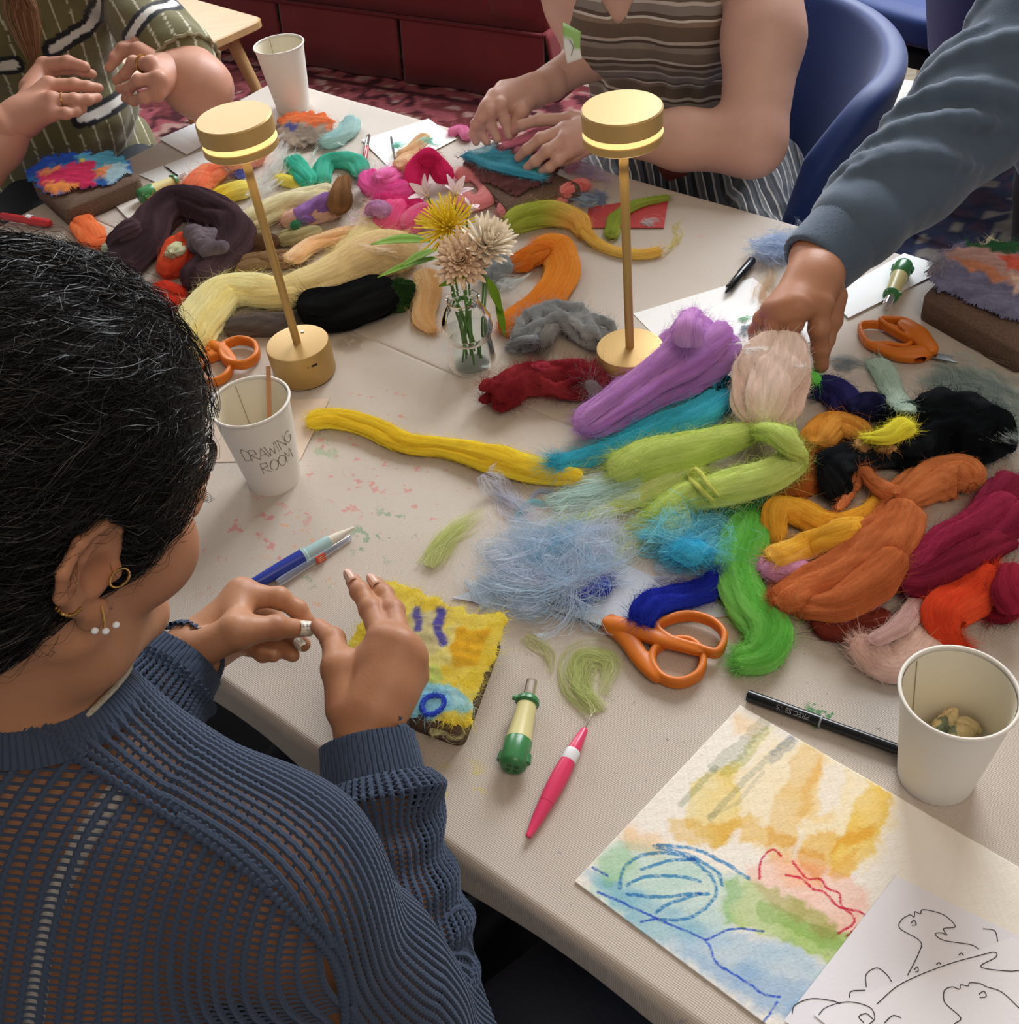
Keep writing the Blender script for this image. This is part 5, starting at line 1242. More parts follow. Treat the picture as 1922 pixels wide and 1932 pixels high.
    ed = np.concatenate([np.arange(nv), np.arange(1, nu) * nv + nv - 1, (nu - 1) * nv + np.arange(nv - 1)[::-1], (np.arange(1, nu - 1) * nv)[::-1]])
    bot = pos[ed].copy(); bot[:, 2] = TZ + .0014
    k = np.arange(len(ed)); k2 = (k + 1) % len(ed); f2 = np.stack([ed[k2], ed[k], len(pos) + k, len(pos) + k2], 1)
    me = np_mesh('watercolour_painting', np.concatenate([pos, bot]), [np.concatenate([grid_faces(nu, nv)[:, ::-1], f2])], True, np.concatenate([col, base[ed]]), origin=org)
    o = link('watercolour_painting', me, vcol_mat('watercolour_paper', rough=.75, bump=.35, bscale=420), None, org)
    tag(o, 'watercolour painting of yellow sky above blue, green and pink shapes, nearest the camera', 'painting')
    return ex, ey, c[0]
painting()
m_ink = mat('black_ink', '#2a2a30', .7)
def drawing(label, pix, lines, z, col='#e4e1e6'):
    o = sheet('line_drawing', label, pix, col, z=z, th=.0004, cat='drawing')
    mb = MB()
    for ln in lines:
        q = catmull([(*p, 0) for p in ln], max(12, len(ln) * 7))
        P = np.array([J(x, y, z + .0021) for x, y, _ in q]); v, f = sweep(P, .00033, 4, flat=.5); mb.add(v, f)
    mb.build('ink_line', m_ink, o); return o
drawing('ink line drawing of dinosaur-like outlines on white paper, partly under the other sheet', [(1690, 1652), (1990, 1800), (1700, 2060), (1478, 1926)],
        [[(1712, 1840), (1732, 1800), (1736, 1776), (1698, 1752), (1700, 1736), (1716, 1726), (1724, 1730), (1726, 1720), (1736, 1724), (1742, 1716), (1780, 1726), (1802, 1748), (1780, 1752), (1786, 1764), (1776, 1760), (1764, 1762), (1780, 1774), (1830, 1782), (1846, 1790)],
         [(1718, 1742), (1724, 1736), (1728, 1744), (1720, 1746)], [(1854, 1752), (1876, 1756), (1882, 1776)], [(1634, 1862), (1634, 1838), (1654, 1826), (1672, 1838), (1682, 1852)], [(1602, 1882), (1606, 1870), (1632, 1868)], [(1494, 1912), (1500, 1896), (1530, 1884), (1570, 1888), (1590, 1896)],
         [(1724, 1830), (1730, 1824), (1732, 1832), (1726, 1834)], [(1808, 1802), (1814, 1798), (1818, 1804)], [(1766, 1820), (1772, 1816), (1776, 1824)]], .0028)
drawing('ink line drawing of a face outline on white paper, topmost sheet at the near corner', [(1908, 1768), (2100, 1900), (1760, 2100), (1534, 1914)],
        [[(1654, 1894), (1700, 1856), (1780, 1822), (1850, 1802), (1876, 1796), (1878, 1806), (1850, 1824), (1900, 1832), (1930, 1830)], [(1800, 1932), (1812, 1920), (1786, 1896), (1780, 1884), (1782, 1868), (1796, 1862), (1810, 1866), (1812, 1858), (1826, 1860), (1830, 1854), (1850, 1856), (1862, 1862), (1890, 1872), (1925, 1904)],
         [(1846, 1876), (1856, 1870), (1860, 1880), (1848, 1882)], [(1544, 1914), (1560, 1900), (1600, 1890), (1640, 1900), (1650, 1920), (1640, 1932)], [(1630, 1930), (1620, 1918), (1634, 1912), (1646, 1922)], [(1668, 1930), (1684, 1916), (1700, 1920)]], .0038, '#ebe8ec')

# ---- pens and needle tools
def axis_frame(a, b):
    x = nrm(b - a); y = nrm(np.cross(ZZ, x)); return x, y, np.cross(x, y)
def lathe_between(name, m, parent, a, b, prof, seg=28, flat=1.0):
    """prof: list of (distance fraction, radius)"""
    L = np.linalg.norm(b - a); x = nrm(b - a)
    mb = MB(); v, f = lathe([(r_, t_ * L) for t_, r_ in prof], seg, (0, 0, 0), axis=x); mb.add(v + a, f); return mb.build(name, m, parent)
m_blackpl = mat('black_gloss_plastic', '#131417', .22)
def liner_pen():
    a = J(1410, 1312, .006); b = J(1712, 1421, .006); a = np.array([*a[:2], TZ + .0062]); b = np.array([*b[:2], TZ + .0062])
    t = empty('liner_pen', (a + b) / 2 - ZZ * .006, 'black capped marker pen lying between the painting and the near cup', 'pen')
    lathe_between('barrel', m_blackpl, t, a + (b - a) * .46, b, [(0, 0), (0, .0048), (.85, .0048), (1, .004), (1, 0)])
    lathe_between('cap', m_blackpl, t, a, a + (b - a) * .47, [(0, 0), (.0, .0048), (.01, .0054), (1, .0054), (1, 0)])
    lathe_between('band', mat('grey_print', '#8a8c90', .5), t, a + (b - a) * .466, a + (b - a) * .478, [(0, .0050), (0, .0056), (1, .0056), (1, .005)])
    # white print on the cap
    x, y, z_ = axis_frame(a, b); cdat = bpy.data.curves.new('print', 'FONT'); cdat.body = 'PRECISE V5'; cdat.size = .0062; cdat.align_x = 'CENTER'; cdat.align_y = 'CENTER'; cdat.extrude = .00005
    o = bpy.data.objects.new('tmp', cdat); SC.collection.objects.link(o)
    dg = bpy.context.evaluated_depsgraph_get(); me = bpy.data.meshes.new_from_object(o.evaluated_get(dg)); bpy.data.objects.remove(o)
    n = len(me.vertices); co = np.zeros(n * 3, np.float32); me.vertices.foreach_get('co', co); co = co.reshape(-1, 3)
    # flip so that it reads from the far side, and wrap it over the barrel
    X_ = -co[:, 0]; Y_ = co[:, 1]; ang = Y_ / .0055 + .35
    toward = -y if (-y)[1] < 0 else y
    p = a + (b - a) * .30 + x * X_[:, None] + (toward * np.sin(ang + .35)[:, None] + ZZ * np.cos(ang + .35)[:, None]) * .00553
    p = p - np.array(t.location); me.vertices.foreach_set('co', p.astype(np.float32).ravel()); me.update()
    o = link('printed_lettering', me, mat('white_print', '#c8c8cc', .5), t)
liner_pen()
def pink_pen():
    a = J(1104, 1374, .008); b = J(996, 1580, .005); a = np.array([*a[:2], TZ + .0078]); b = np.array([*b[:2], TZ + .0058])
    t = empty('felting_pen', (a + b) / 2 - ZZ * .007, 'hot pink felting needle pen with a white ring, near the table edge', 'felting tool')
    m = mat('pink_gloss_plastic', '#dd3f68', .3)
    e = b - a
    lathe_between('tip_cone', m, t, a, a + e * .22, [(0, 0), (0, .0022), (.08, .0034), (1, .0064), (1, 0)])
    lathe_between('white_ring', mat('white_gloss_plastic', '#e6e6ea', .3), t, a + e * .22, a + e * .32, [(0, 0), (0, .0066), (.1, .0069), (.9, .0070), (1, .0068), (1, 0)])
    lathe_between('grip', m, t, a + e * .32, a + e * .70, [(0, 0), (0, .0070), (.3, .0080), (.7, .0077), (1, .0066), (1, 0)])
    lathe_between('end_cone', m, t, a + e * .703, b, [(0, 0), (0, .0066), (.5, .0052), (.93, .0028), (.96, .0030), (1, .0026), (1, 0)])
    lathe_between('needle', mat('steel', '#b8b4ac', .25, metal=1), t, a, a - nrm(e) * .016 + ZZ * .002, [(0, 0), (0, .0007), (.9, .0005), (1, 0)], 8)
pink_pen()
def punch(a, b, label, s=1.0, colg='#3f7f4c', colb='#d8cf94', tag_=True, zlift=0.0):
    """a: clear nose end, b: dark green knob end"""
    r = .0125 * s; a = np.array([*a[:2], TZ + r + .002 + zlift]); b = np.array([*b[:2], TZ + r + .002 + zlift]); e = b - a
    t = empty('needle_punch', (a + b) / 2 - ZZ * r, label, 'felting tool', 'green and yellow multi-needle punches')
    mg = mat('green_gloss_' + colg[1:], colg, .28); my = mat('butter_yellow_' + colb[1:], colb, .3); mc = mat('clear_plastic', '#e8e0da', .08, trans=.85, ior=1.4)
    lathe_between('clear_guard', mc, t, a, a + e * .22, [(0, .0045 * s), (0, .0058 * s), (1, .0064 * s), (1, .005 * s)])
    for k in range(4):
        q = a + e * .05 + nrm(np.cross(e, ZZ)) * .002 * (k - 1.5); lathe_between('needle', mat('steel', '#b8b4ac', .25, metal=1), t, q, q + e * .18, [(0, 0), (.1, .0004), (1, .0005), (1, 0)], 6)
    lathe_between('collar', mg, t, a + e * .20, a + e * .29, [(0, 0), (0, .0092 * s), (.25, .0108 * s), (.7, .0112 * s), (.8, .0096 * s), (1, .0094 * s), (1, 0)])
    lathe_between('body', my, t, a + e * .28, a + e * .70, [(0, 0), (0, .0092 * s), (.4, .0098 * s), (.75, .011 * s), (1, .0120 * s), (1, 0)])
    lathe_between('knob', mg, t, a + e * .69, b, [(0, 0), (0, .0118 * s), (.05, .0128 * s), (.5, .0124 * s), (.8, .0128 * s), (.93, .0116 * s), (1, .009 * s), (1, 0)])
    x, y, z_ = axis_frame(a, b)
    # side lobes of the locking knob and the thumb tab on the collar
    mb = MB()
    for sg in (-1, 1):
        v, f = sweep([a + e * .84 + y * sg * .0105 * s, a + e * .93 + y * sg * .0112 * s], .0042 * s, 12); mb.add(v, f)
    v, f = sweep([a + e * .245 - y * .008 * s + ZZ * .004, a + e * .245 - y * .0135 * s + ZZ * .005], .0026 * s, 10); mb.add(v, f)
    mb.build('locking_tab', mg, t)
    mb = MB(); lz = ZZ * .0121 * s
    q = [a + e * .735 + y * .006 * s, a + e * .735 - y * .006 * s, a + e * .775 - y * .006 * s, a + e * .775 + y * .006 * s]
    v, f = sweep([p + lz * (1 - .12) for p in q], .0006 * s, 6, closed=True); mb.add(v, f); mb.build('raised_badge', mg, t)
    mb = MB(); mb.add(*box(a + e * .755 + lz * .95 + y * 0, (.0022, .0075 * s, .0008), np.stack([x, y, z_], 1))); mb.build('red_mark', mat('small_red_print', '#b04a3c', .5), t, smooth=False)
    # finger dimples at the end
    mb = MB()
    for k in range(4):
        an = k * 1.57 + .5; q = b + (y * math.cos(an) + z_ * math.sin(an)) * .0048 * s; mb.add(*lathe([(0, .0003), (.0022 * s, .0003), (.0026 * s, -.001)], 12, q, axis=x))
    mb.build('knob_dimple', mat('dark_green_plastic', '#28552f', .4), t)
    return t
punch(J(1004, 1288, .013), J(966, 1452, .013), 'green and butter-yellow needle punch lying near the pink felting pen')
punch(J(1672, 578, .013), J(1706, 500, .013), 'green and yellow needle punch standing half tilted on the white sheet at the right', .95)
punch(J(352, 334, .013), J(262, 374, .013), 'green and yellow needle punch with red print, beside the left felted pad', 1.0)
# blue and clear felting pen
def blue_pen():
    a = J(470, 1108, .009); b = J(668, 996, .006); a = np.array([*a[:2], TZ + .0095]); b = np.array([*b[:2], TZ + .0068]); e = b - a
    t = empty('felting_pen', (a + b) / 2 - ZZ * .008, 'royal blue and pale aqua felting pen with a red tag, above the hands', 'felting tool')
    mB = mat('royal_blue_plastic', '#263a9c', .35); mA = mat('aqua_plastic', '#a4c4c8', .3); mc = mat('clear_blue_plastic', '#d4dcf0', .08, trans=.8, ior=1.35)
    lathe_between('grip', mB, t, a, a + e * .50, [(0, 0), (0, .005), (.1, .0066), (.6, .0080), (1, .0084), (1, 0)])
    lathe_between('barrel', mA, t, a + e * .50, a + e * .76, [(0, 0), (0, .0088), (.1, .0088), (.14, .0076), (1, .0068), (1, 0)])
    lathe_between('needle_sleeve', mat('beige_plastic', '#d8cfc0', .4), t, a + e * .76, b, [(0, 0), (0, .0058), (.3, .005), (1, .0012), (1, 0)])
    x, y, z_ = axis_frame(a, b)
    n = y if y[1] < 0 else -y
    lathe_between('clear_cap', mc, t, a + e * .20 + n * .013 - ZZ * .003, a + e * .92 + n * .008 - ZZ * .003, [(0, 0), (0, .004), (.06, .0048), (1, .0034), (1, 0)])
    mb = MB(); mb.add(*box(a + e * .60 + n * .016, (.011, .0014, .010), np.stack([x, n, z_], 1))); mb.build('red_tag', mat('red_label', '#cc4428', .5), t, smooth=False)
    mb = MB()
    for k in range(3): mb.add(*box(a + e * .60 + n * .01685 + z_ * (.0026 - k * .0026), (.007, .0003, .0009), np.stack([x, n, z_], 1)))
    mb.build('tag_print', mat('pale_print', '#e8c0a0', .5), t, smooth=False)
blue_pen()
def plain_pen(name, label, p, q, r, m, cat='pen', m2=None):
    a = J(*p, r); b = J(*q, r); a = np.array([*a[:2], TZ + r + .0022]); b = np.array([*b[:2], TZ + r + .0022]); e = b - a
    t = empty(name, (a + b) / 2 - ZZ * r, label, cat)
    lathe_between('barrel', m, t, a, a + e * .52, [(0, 0), (0, r * .6), (.08, r * .95), (1, r * .9), (1, 0)])
    lathe_between('cap', m2 or m, t, a + e * .52, b, [(0, 0), (0, r), (.9, r), (1, r * .7), (1, 0)])
    lathe_between('tip', m, t, a, a - nrm(e) * .01, [(0, r * .6), (1, r * .15), (1, 0)])
    return t
plain_pen('marker_pen', 'black pen lying on the white sheet left of the reaching hand', (1374, 548), (1420, 492), .006, m_blackpl)
rp = plain_pen('felting_pen', 'coral red felting pen with a white ring on the far left table edge', (2, 410), (96, 424), .007, mat('coral_plastic', '#c8363c', .35), 'felting tool')
mb = MB(); a = J(54, 416, .007); b = J(64, 418, .007); a[2] = b[2] = TZ + .0095
lathe_between('white_ring', mat('white_gloss_plastic', '#e6e6ea', .3), rp, a, b, [(0, .007), (0, .0078), (1, .0078), (1, .007)])
plain_pen('marker_pen', 'red and white pen on the far white card', (688, 306), (696, 258), .0045, mat('red_gloss', '#a83038', .2), 'pen', mat('chrome', '#d8d0d0', .12, metal=1))
plain_pen('felting_needle', 'thin dark steel needle standing out of the far white card wool', (748, 318), (738, 260), .0016, m_dark, 'needle')
plain_pen('felting_needle', 'thin dark needle beside the punch on the far left', (314, 318), (350, 344), .0014, m_dark, 'needle')

# ---- scissors (orange handles, built as soft solid shapes)
m_orange = mat('orange_handle', '#d0701c', .42, spec=.4)
m_steel = mat('blade_steel', '#a8a8a8', .25, metal=1)
def loop_pts(c, rx, ry, ang, n=22, squash=0.0):
    a = np.linspace(0, 2 * np.pi, n + 1); x = rx * np.cos(a) * (1 + squash * np.sin(a)); y = ry * np.sin(a)
    return np.stack([c[0] + x * math.cos(ang) - y * math.sin(ang), c[1] + x * math.sin(ang) + y * math.cos(ang)], 1)
def scissors(label, loops, arms, pivot, blades, h=.0011, thick=.0062, zl=.0):
    """loops: closed pixel outlines of the finger rings (centre line, width px); arms: (pixel polyline, width px)"""
    P = lambda x, y, z: np.array([*J(x, y, z)[:2], TZ + z])
    allp = [P(x, y, .006) for lp in loops for x, y in lp[0]] + [P(x, y, .006) for ar in arms for x, y in ar[0]] + [P(*pivot, .006)]
    lo = np.min(allp, 0) - .016; hi = np.max(allp, 0) + .016; lo[2] = TZ; hi[2] = TZ + .034
    org = np.array([*P(*pivot, 0)[:2], TZ + .002])
    t = empty('scissors', org, label, 'scissors', 'orange-handled scissors')
    for idx, (lp, ar) in enumerate(zip(loops, arms)):
        F = Field(lo, hi, h); z0 = .0075 + zl + idx * .004
        q = catmull([(*p, 0) for p in lp[0]], 46, closed=True); pts = [P(x, y, z0) for x, y, _ in q]; pts.append(pts[0])
        rad = [lp[1] * depth(p) / CF / 2 for p in pts]
        for dz in (-.0035, 0, .0035): F.chain([p + ZZ * dz for p in pts], [r_ * .92 for r_ in rad], k=.001)
        q = catmull([(*p[:2], 0) for p in ar[0]], 26); pts = [P(x, y, z0 + .001) for x, y, _ in q]
        w = np.interp(np.linspace(0, 1, 26), np.linspace(0, 1, len(ar[1])), ar[1]); rad = [w_ * depth(p) / CF / 2 for w_, p in zip(w, pts)]
        for dz in (-.002, .002): F.chain([p + ZZ * dz for p in pts], rad, k=.003, sq=(ZZ, .55))
        F.plane_cut((0, 0, TZ + .0014), (0, 0, -1))
        v, f = F.mesh(); mb = MB(); mb.add(v, f); mb.build('handle', m_orange, t)
    pv = P(*pivot, .012 + zl); mb = MB(); mb.add(*lathe([(0, .0032), (.0042, .0030), (.0052, .0018), (.0056, -.004)], 24, np.array([*pv[:2], TZ + .0135 + zl]))); mb.build('pivot_screw', mat('dark_orange', '#b45c14', .45), t)
    for k, (bx, by) in enumerate(blades):
        tip = P(bx, by, .004); a = np.array([*pv[:2], TZ + .0055 + k * .0015]); tip[2] = a[2]; e = tip - a; y = nrm(np.cross(ZZ, e)) * (1 if k else -1)
        v = np.array([a + y * .007, a - y * .004, a + e * .6 - y * .003, tip, a + e * .6 + y * .004]); v = np.concatenate([v, v + ZZ * .0013])
        mb = MB(); mb.add(v, [np.array([[0, 4, 3], [0, 3, 2], [0, 2, 1], [5, 8, 9], [5, 7, 8], [5, 6, 7]]), np.array([[i, (i + 1) % 5, (i + 1) % 5 + 5, i + 5] for i in range(5)])]); mb.build('blade', m_steel, t, smooth=False)
    return t
scissors('orange scissors under the royal blue roving in front of the heap',
         [([(1236, 1226), (1262, 1212), (1302, 1212), (1326, 1238), (1318, 1272), (1284, 1288), (1250, 1280), (1230, 1252)], 15), ([(1240, 1182), (1290, 1162), (1340, 1172), (1366, 1200), (1352, 1232), (1310, 1222), (1262, 1206)], 13)],
         [([(1150, 1178), (1178, 1198), (1204, 1236), (1222, 1262), (1240, 1280)], [30, 32, 28, 18, 12]), ([(1148, 1176), (1190, 1186), (1236, 1204), (1280, 1218), (1320, 1230)], [26, 28, 22, 14, 10])],
         (1154, 1170), [(1000, 1132), (1008, 1142)])
scissors('orange scissors behind the left lamp base, half under the yellow roving',
         [([(398, 676), (424, 672), (436, 690), (424, 712), (396, 722), (378, 706), (382, 686)], 10), ([(424, 652), (452, 642), (480, 650), (484, 672), (460, 688), (430, 684), (418, 668)], 11)],
         [([(372, 700), (386, 678), (404, 664)], [12, 14, 16]), ([(396, 650), (420, 660), (440, 682)], [16, 16, 12])],
         (392, 662), [(330, 640), (336, 628)])
scissors('orange scissors at the right, blades pointing under the grey-green wool',
         [([(1622, 618), (1650, 612), (1688, 622), (1720, 640), (1708, 656), (1672, 652), (1638, 650)], 9), ([(1660, 606), (1700, 606), (1726, 618), (1738, 640), (1720, 642), (1690, 628)], 9)],
         [([(1640, 650), (1690, 668), (1730, 668), (1756, 660)], [12, 24, 34, 22]), ([(1700, 612), (1728, 630), (1756, 660)], [14, 34, 24])],
         (1752, 662), [(1800, 676), (1806, 690)])

# ---- felting pads
m_foam = mat('brown_foam', '#6e5748', .95, noise=.35, nscale=420, bump=.9, bscale=420)
def foam_pad(corners, h, label, cat='felting pad', m=m_foam, z=0.0):
    c = [J(x, y, z + h) for x, y in corners]; ctr = np.mean(c, 0); pts = []
    n = len(c)
    for i in range(n):
        a, b, d = c[i - 1], c[i], c[(i + 1) % n]
        for k in range(5):
            t_ = k / 4; r_ = .012; p1 = b + nrm(a - b) * r_; p2 = b + nrm(d - b) * r_; pts.append((1 - t_) ** 2 * p1 + 2 * t_ * (1 - t_) * b + t_ * t_ * p2)
    pts = np.array(pts)[:, :2]; N_ = len(pts); cc = ctr[:2]
    rows = [np.c_[pts, np.full(N_, TZ + .002 + z)], np.c_[pts, np.full(N_, TZ + h * .5 + z)], np.c_[pts, np.full(N_, TZ + h - .003 + z)], np.c_[cc + (pts - cc) * .985, np.full(N_, TZ + h + z)], np.c_[cc + (pts - cc) * .5, np.full(N_, TZ + h + z)]]
    v = np.concatenate(rows + [[[*cc, TZ + h + z], [*cc, TZ + .002 + z]]]); k = np.arange(N_); k2 = (k + 1) % N_
    f4 = np.concatenate([np.stack([q * N_ + k, q * N_ + k2, (q + 1) * N_ + k2, (q + 1) * N_ + k], 1) for q in range(4)])
    f3 = np.concatenate([np.stack([4 * N_ + k, 4 * N_ + k2, np.full(N_, 5 * N_)], 1), np.stack([k2, k, np.full(N_, 5 * N_ + 1)], 1)])
    org = np.array([*cc, TZ + .002 + z]); me = np_mesh('felting_pad', v, [f4, f3], True, origin=org); o = link('felting_pad', me, m, None, org)
    return tag(o, label, cat, 'brown foam felting pads')
def felt_sheet(name, label, outline, z, shapes, basec, thick=.006, n=110, jitter=6, fuzz=1500, cat='felted wool', amp=.0016):
    """a flat felted piece: pixel outline, coloured areas [(poly, colour)], lumpy thickness"""
    out = np.array(outline, float); lo = out.min(0) - 10; hi = out.max(0) + 10
    gx = np.linspace(lo[0], hi[0], n); gy = np.linspace(lo[1], hi[1], n); X, Y = np.meshgrid(gx, gy, indexing='ij'); PX = np.stack([X.ravel(), Y.ravel()], 1)
    W3 = np.array([J(x, y, z) for x, y in PX])
    jx = np.stack([wob(W3, 30, 3, 3), wob(W3, 30, 4, 3)], 1) * jitter
    def ins(poly, Q):
        r_ = np.zeros(len(Q), bool); m_ = len(poly)
        for i in range(m_):
            x1, y1 = poly[i]; x2, y2 = poly[(i + 1) % m_]
            r_ ^= ((y1 > Q[:, 1]) != (y2 > Q[:, 1])) & (Q[:, 0] < (x2 - x1) * (Q[:, 1] - y1) / (y2 - y1 + 1e-9) + x1)
        d = poly_line_dist(Q, [tuple(p) for p in poly] + [tuple(poly[0])]); return np.where(r_, d, -d)
    D = ins(out, PX + jx)
    col = np.tile(hx(basec[0]), (len(PX), 1)); m_ = np.clip(.5 + 1.3 * wob(W3, 26, 8, 3), 0, 1)[:, None]; col = col * (1 - m_) + hx(basec[1]) * m_
    hgt = np.zeros(len(PX))
    for sh in shapes:
        poly, c, rise = sh[:3]
        if len(sh) > 3: d = sh[3] / 2 - poly_line_dist(PX + jx * .6, poly)
        else: d = ins(poly, PX + jx)
        a = np.clip(.5 + d / 5, 0, 1)[:, None]; cc_ = hx(c) * (1 + .12 * wob(W3, 60, 5, 2))[:, None]
        col = col * (1 - a) + cc_ * a; hgt = np.maximum(hgt, rise * np.clip(.5 + d / 14, 0, 1))
    keep = D > 0; dpx = np.clip(D / 22, 0, 1)
    top = W3.copy(); top[:, 2] = TZ + z + thick * np.sqrt(dpx * (2 - dpx)).clip(0, 1) + hgt + amp * wob(W3, 26, 9, 3) * dpx
    idx = np.full(len(PX), -1); idx[keep] = np.arange(keep.sum())
    F = grid_faces(n, n); F = F[(keep[F]).all(1)]; F = idx[F][:, ::-1] if True else F
    v = top[keep]; c_ = np.clip(col[keep], 0, 1)
    a_, b_, c2 = v[F[0, 0]], v[F[0, 1]], v[F[0, 2]]
    if np.cross(b_ - a_, c2 - a_)[2] < 0: F = F[:, ::-1]
    r = np.random.default_rng(len(label)); i = r.integers(0, len(v), fuzz); edge = np.argsort(D[keep])[:max(50, fuzz)]; i[:fuzz // 3] = r.choice(edge, fuzz // 3)
    cen = v.mean(0); od = v[i] - cen; od /= np.linalg.norm(od, axis=1, keepdims=True)
    d = r.normal(size=(fuzz, 3)); d[:, 2] = np.abs(d[:, 2]) * .35; d[:fuzz // 3] += od[:fuzz // 3] * 1.2; d /= np.linalg.norm(d, axis=1, keepdims=True)
    ln = .009 * r.uniform(.3, 1.4, fuzz); tt = np.linspace(0, 1, 5); bb_ = r.normal(size=(fuzz, 3)) * [1, 1, .3]
    pth = v[i][:, None] + d[:, None] * (ln[:, None] * tt)[..., None] + bb_[:, None] * (.5 * ln[:, None] * tt ** 2)[..., None] + ZZ * .0004
    rv, rf, rc = ribbons(pth, .00028, np.clip(c_[i] * r.uniform(.95, 1.35, (fuzz, 1)), 0, 1))
    org = np.array([*cen[:2], TZ + z]); me = np_mesh(name, np.concatenate([v, rv]), [np.concatenate([F, rf + len(v)])], True, np.concatenate([c_, rc]), origin=org)
    o = link(name, me, m_clump, None, org)
    return tag(o, label, cat)
# near pad with the yellow felted picture
foam_pad([(712, 1120), (944, 1180), (868, 1384), (640, 1300)], .026, 'brown foam felting pad under the yellow felted picture')
felt_sheet('felted_picture', 'yellow felted wool picture with blue marks and a pale blue patch, under the hands',
           [(716, 1100), (760, 1100), (820, 1130), (880, 1156), (958, 1160), (950, 1200), (930, 1250), (905, 1300), (888, 1366), (860, 1376), (800, 1356), (762, 1364), (740, 1350), (700, 1300), (660, 1250), (654, 1222), (680, 1180), (705, 1140)], .027,
           [([(800, 1200), (860, 1180), (900, 1210), (860, 1260), (820, 1270), (780, 1250)], '#e4d878', .001), ([(780, 1150), (830, 1170), (850, 1230), (800, 1250), (770, 1200)], '#cfc690', .0005), ([(860, 1190), (930, 1200), (900, 1260), (860, 1270), (850, 1230)], '#e4ac28', .001),
            ([(784, 1268), (822, 1262), (840, 1290), (800, 1310), (770, 1300)], '#b8c864', .0015),
            ([(760, 1304), (800, 1296), (850, 1300), (896, 1336), (880, 1350), (840, 1352), (800, 1366), (764, 1366), (730, 1330)], '#84c8e0', .002), ([(764, 1300), (784, 1296), (790, 1312), (770, 1318)], '#2c8ce4', .001), ([(850, 1310), (892, 1338), (862, 1346)], '#a4dce8', .001),
            ([(790, 1160), (792, 1200)], '#5c58a4', .001, 14), ([(834, 1164), (826, 1190), (836, 1222)], '#5550a8', .001, 18), ([(706, 1300), (740, 1290), (760, 1330), (730, 1340)], '#2c50b8', .001)], ['#e8c83c', '#efd458'], n=130, fuzz=4200)
# ring of royal blue wool lying on the picture
hank('small royal blue wool ring felted onto the pale blue patch', [(822, 1312, 9), (836, 1316, 9), (836, 1332, 10), (820, 1346, 10), (802, 1346, 9), (796, 1330, 9), (806, 1316, 9), (822, 1311, 9)], ['#2238b4', '#2c44c4'], rest=False, base=.035, ridges=0, fuzz=160, flat=.7, fl=.005, put=False, name='wool_ring')
tuft('pale yellow fibres straggling off the pad edge below the picture', [(820, 1366), (846, 1376), (872, 1372)], ['#d8d48c', '#c8c478'], w=44, n=380, fl=.025, rest=False, base=.014, curl=.6)
# left pad
foam_pad([(56, 340), (232, 300), (266, 336), (120, 398)], .03, 'brown foam felting pad on the far left with a red and blue felted piece')
felt_sheet('felted_picture', 'felted wool piece with dark blue sky and crimson shape, on the far left pad', [(46, 330), (80, 300), (140, 290), (210, 288), (240, 300), (256, 330), (200, 352), (120, 372), (80, 368), (66, 350)], .031,
           [([(40, 320), (80, 296), (150, 286), (200, 290), (180, 310), (100, 316), (60, 340)], '#23439c', .001), ([(140, 300), (210, 290), (240, 300), (230, 330), (180, 330)], '#4c9cc4', .001), ([(200, 316), (240, 318), (250, 332), (200, 350)], '#9cc4d4', .001),
            ([(76, 330), (110, 324), (160, 318), (176, 306), (186, 330), (180, 356), (140, 366), (90, 366), (74, 352)], '#cc2c54', .004), ([(76, 330), (116, 322), (112, 332), (80, 338)], '#e07848', .005), ([(182, 330), (212, 320), (202, 340), (184, 344)], '#ec7c4c', .005), ([(84, 356), (110, 352), (154, 356), (150, 366), (100, 370)], '#f08040', .005), ([(154, 310), (164, 306), (164, 318), (154, 318)], '#d8c83c', .005)], ['#3468ac', '#2c58a4'], n=80, fuzz=900)
# round felted piece behind the left lamp head
felt_sheet('felted_disc', 'round felted piece, orange above grey-brown, on the far table corner', [(524, 236), (550, 220), (590, 216), (624, 226), (632, 244), (612, 270), (570, 286), (536, 280), (520, 260)], .003,
           [([(524, 236), (550, 218), (590, 212), (630, 226), (628, 248), (600, 250), (560, 246), (530, 246)], '#e8683c', .003), ([(540, 250), (564, 248), (562, 258), (542, 258)], '#4c4c88', .002), ([(570, 274), (590, 276), (580, 286)], '#33302c', .001)], ['#a89484', '#8c7c70'], n=70, fuzz=700, thick=.012)
# pad in the hands of the person in the striped top
foam_pad([(900, 332), (1000, 306), (1100, 350), (960, 398)], .022, 'dark brown felting pad in front of the person in the striped top')
felt_sheet('felted_picture', 'dark felted piece with turquoise and pink fibres under the striped top person hands', [(864, 300), (930, 270), (1010, 268), (1070, 316), (1040, 350), (960, 370), (900, 340)], .023,
           [([(870, 300), (930, 286), (1000, 300), (1040, 330), (1010, 344), (940, 330), (890, 316)], '#3c90b0', .003), ([(960, 276), (1010, 262), (1030, 290), (980, 296)], '#d88098', .005), ([(1000, 330), (1040, 322), (1036, 340)], '#4c9c5c', .003), ([(880, 290), (930, 276), (940, 286), (890, 300)], '#8cb4c0', .002)], ['#6c4444', '#5c3a3c'], n=80, fuzz=1400)
hank('turquoise roving smear across the dark felting pad', [(880, 292, 16), (930, 312, 24), (980, 324, 26), (1026, 336, 16)], ['#2f88ac', '#48a0c0'], rest=False, base=.032, flat=.35, fuzz=500, put=False)
hank('pink wool strand held under the fingers on the dark pad', [(946, 276, 16), (984, 264, 20), (1020, 250, 20), (1040, 262, 16)], ['#e4849c', '#d8708c'], rest=False, base=.036, flat=.6, fuzz=250, put=False)
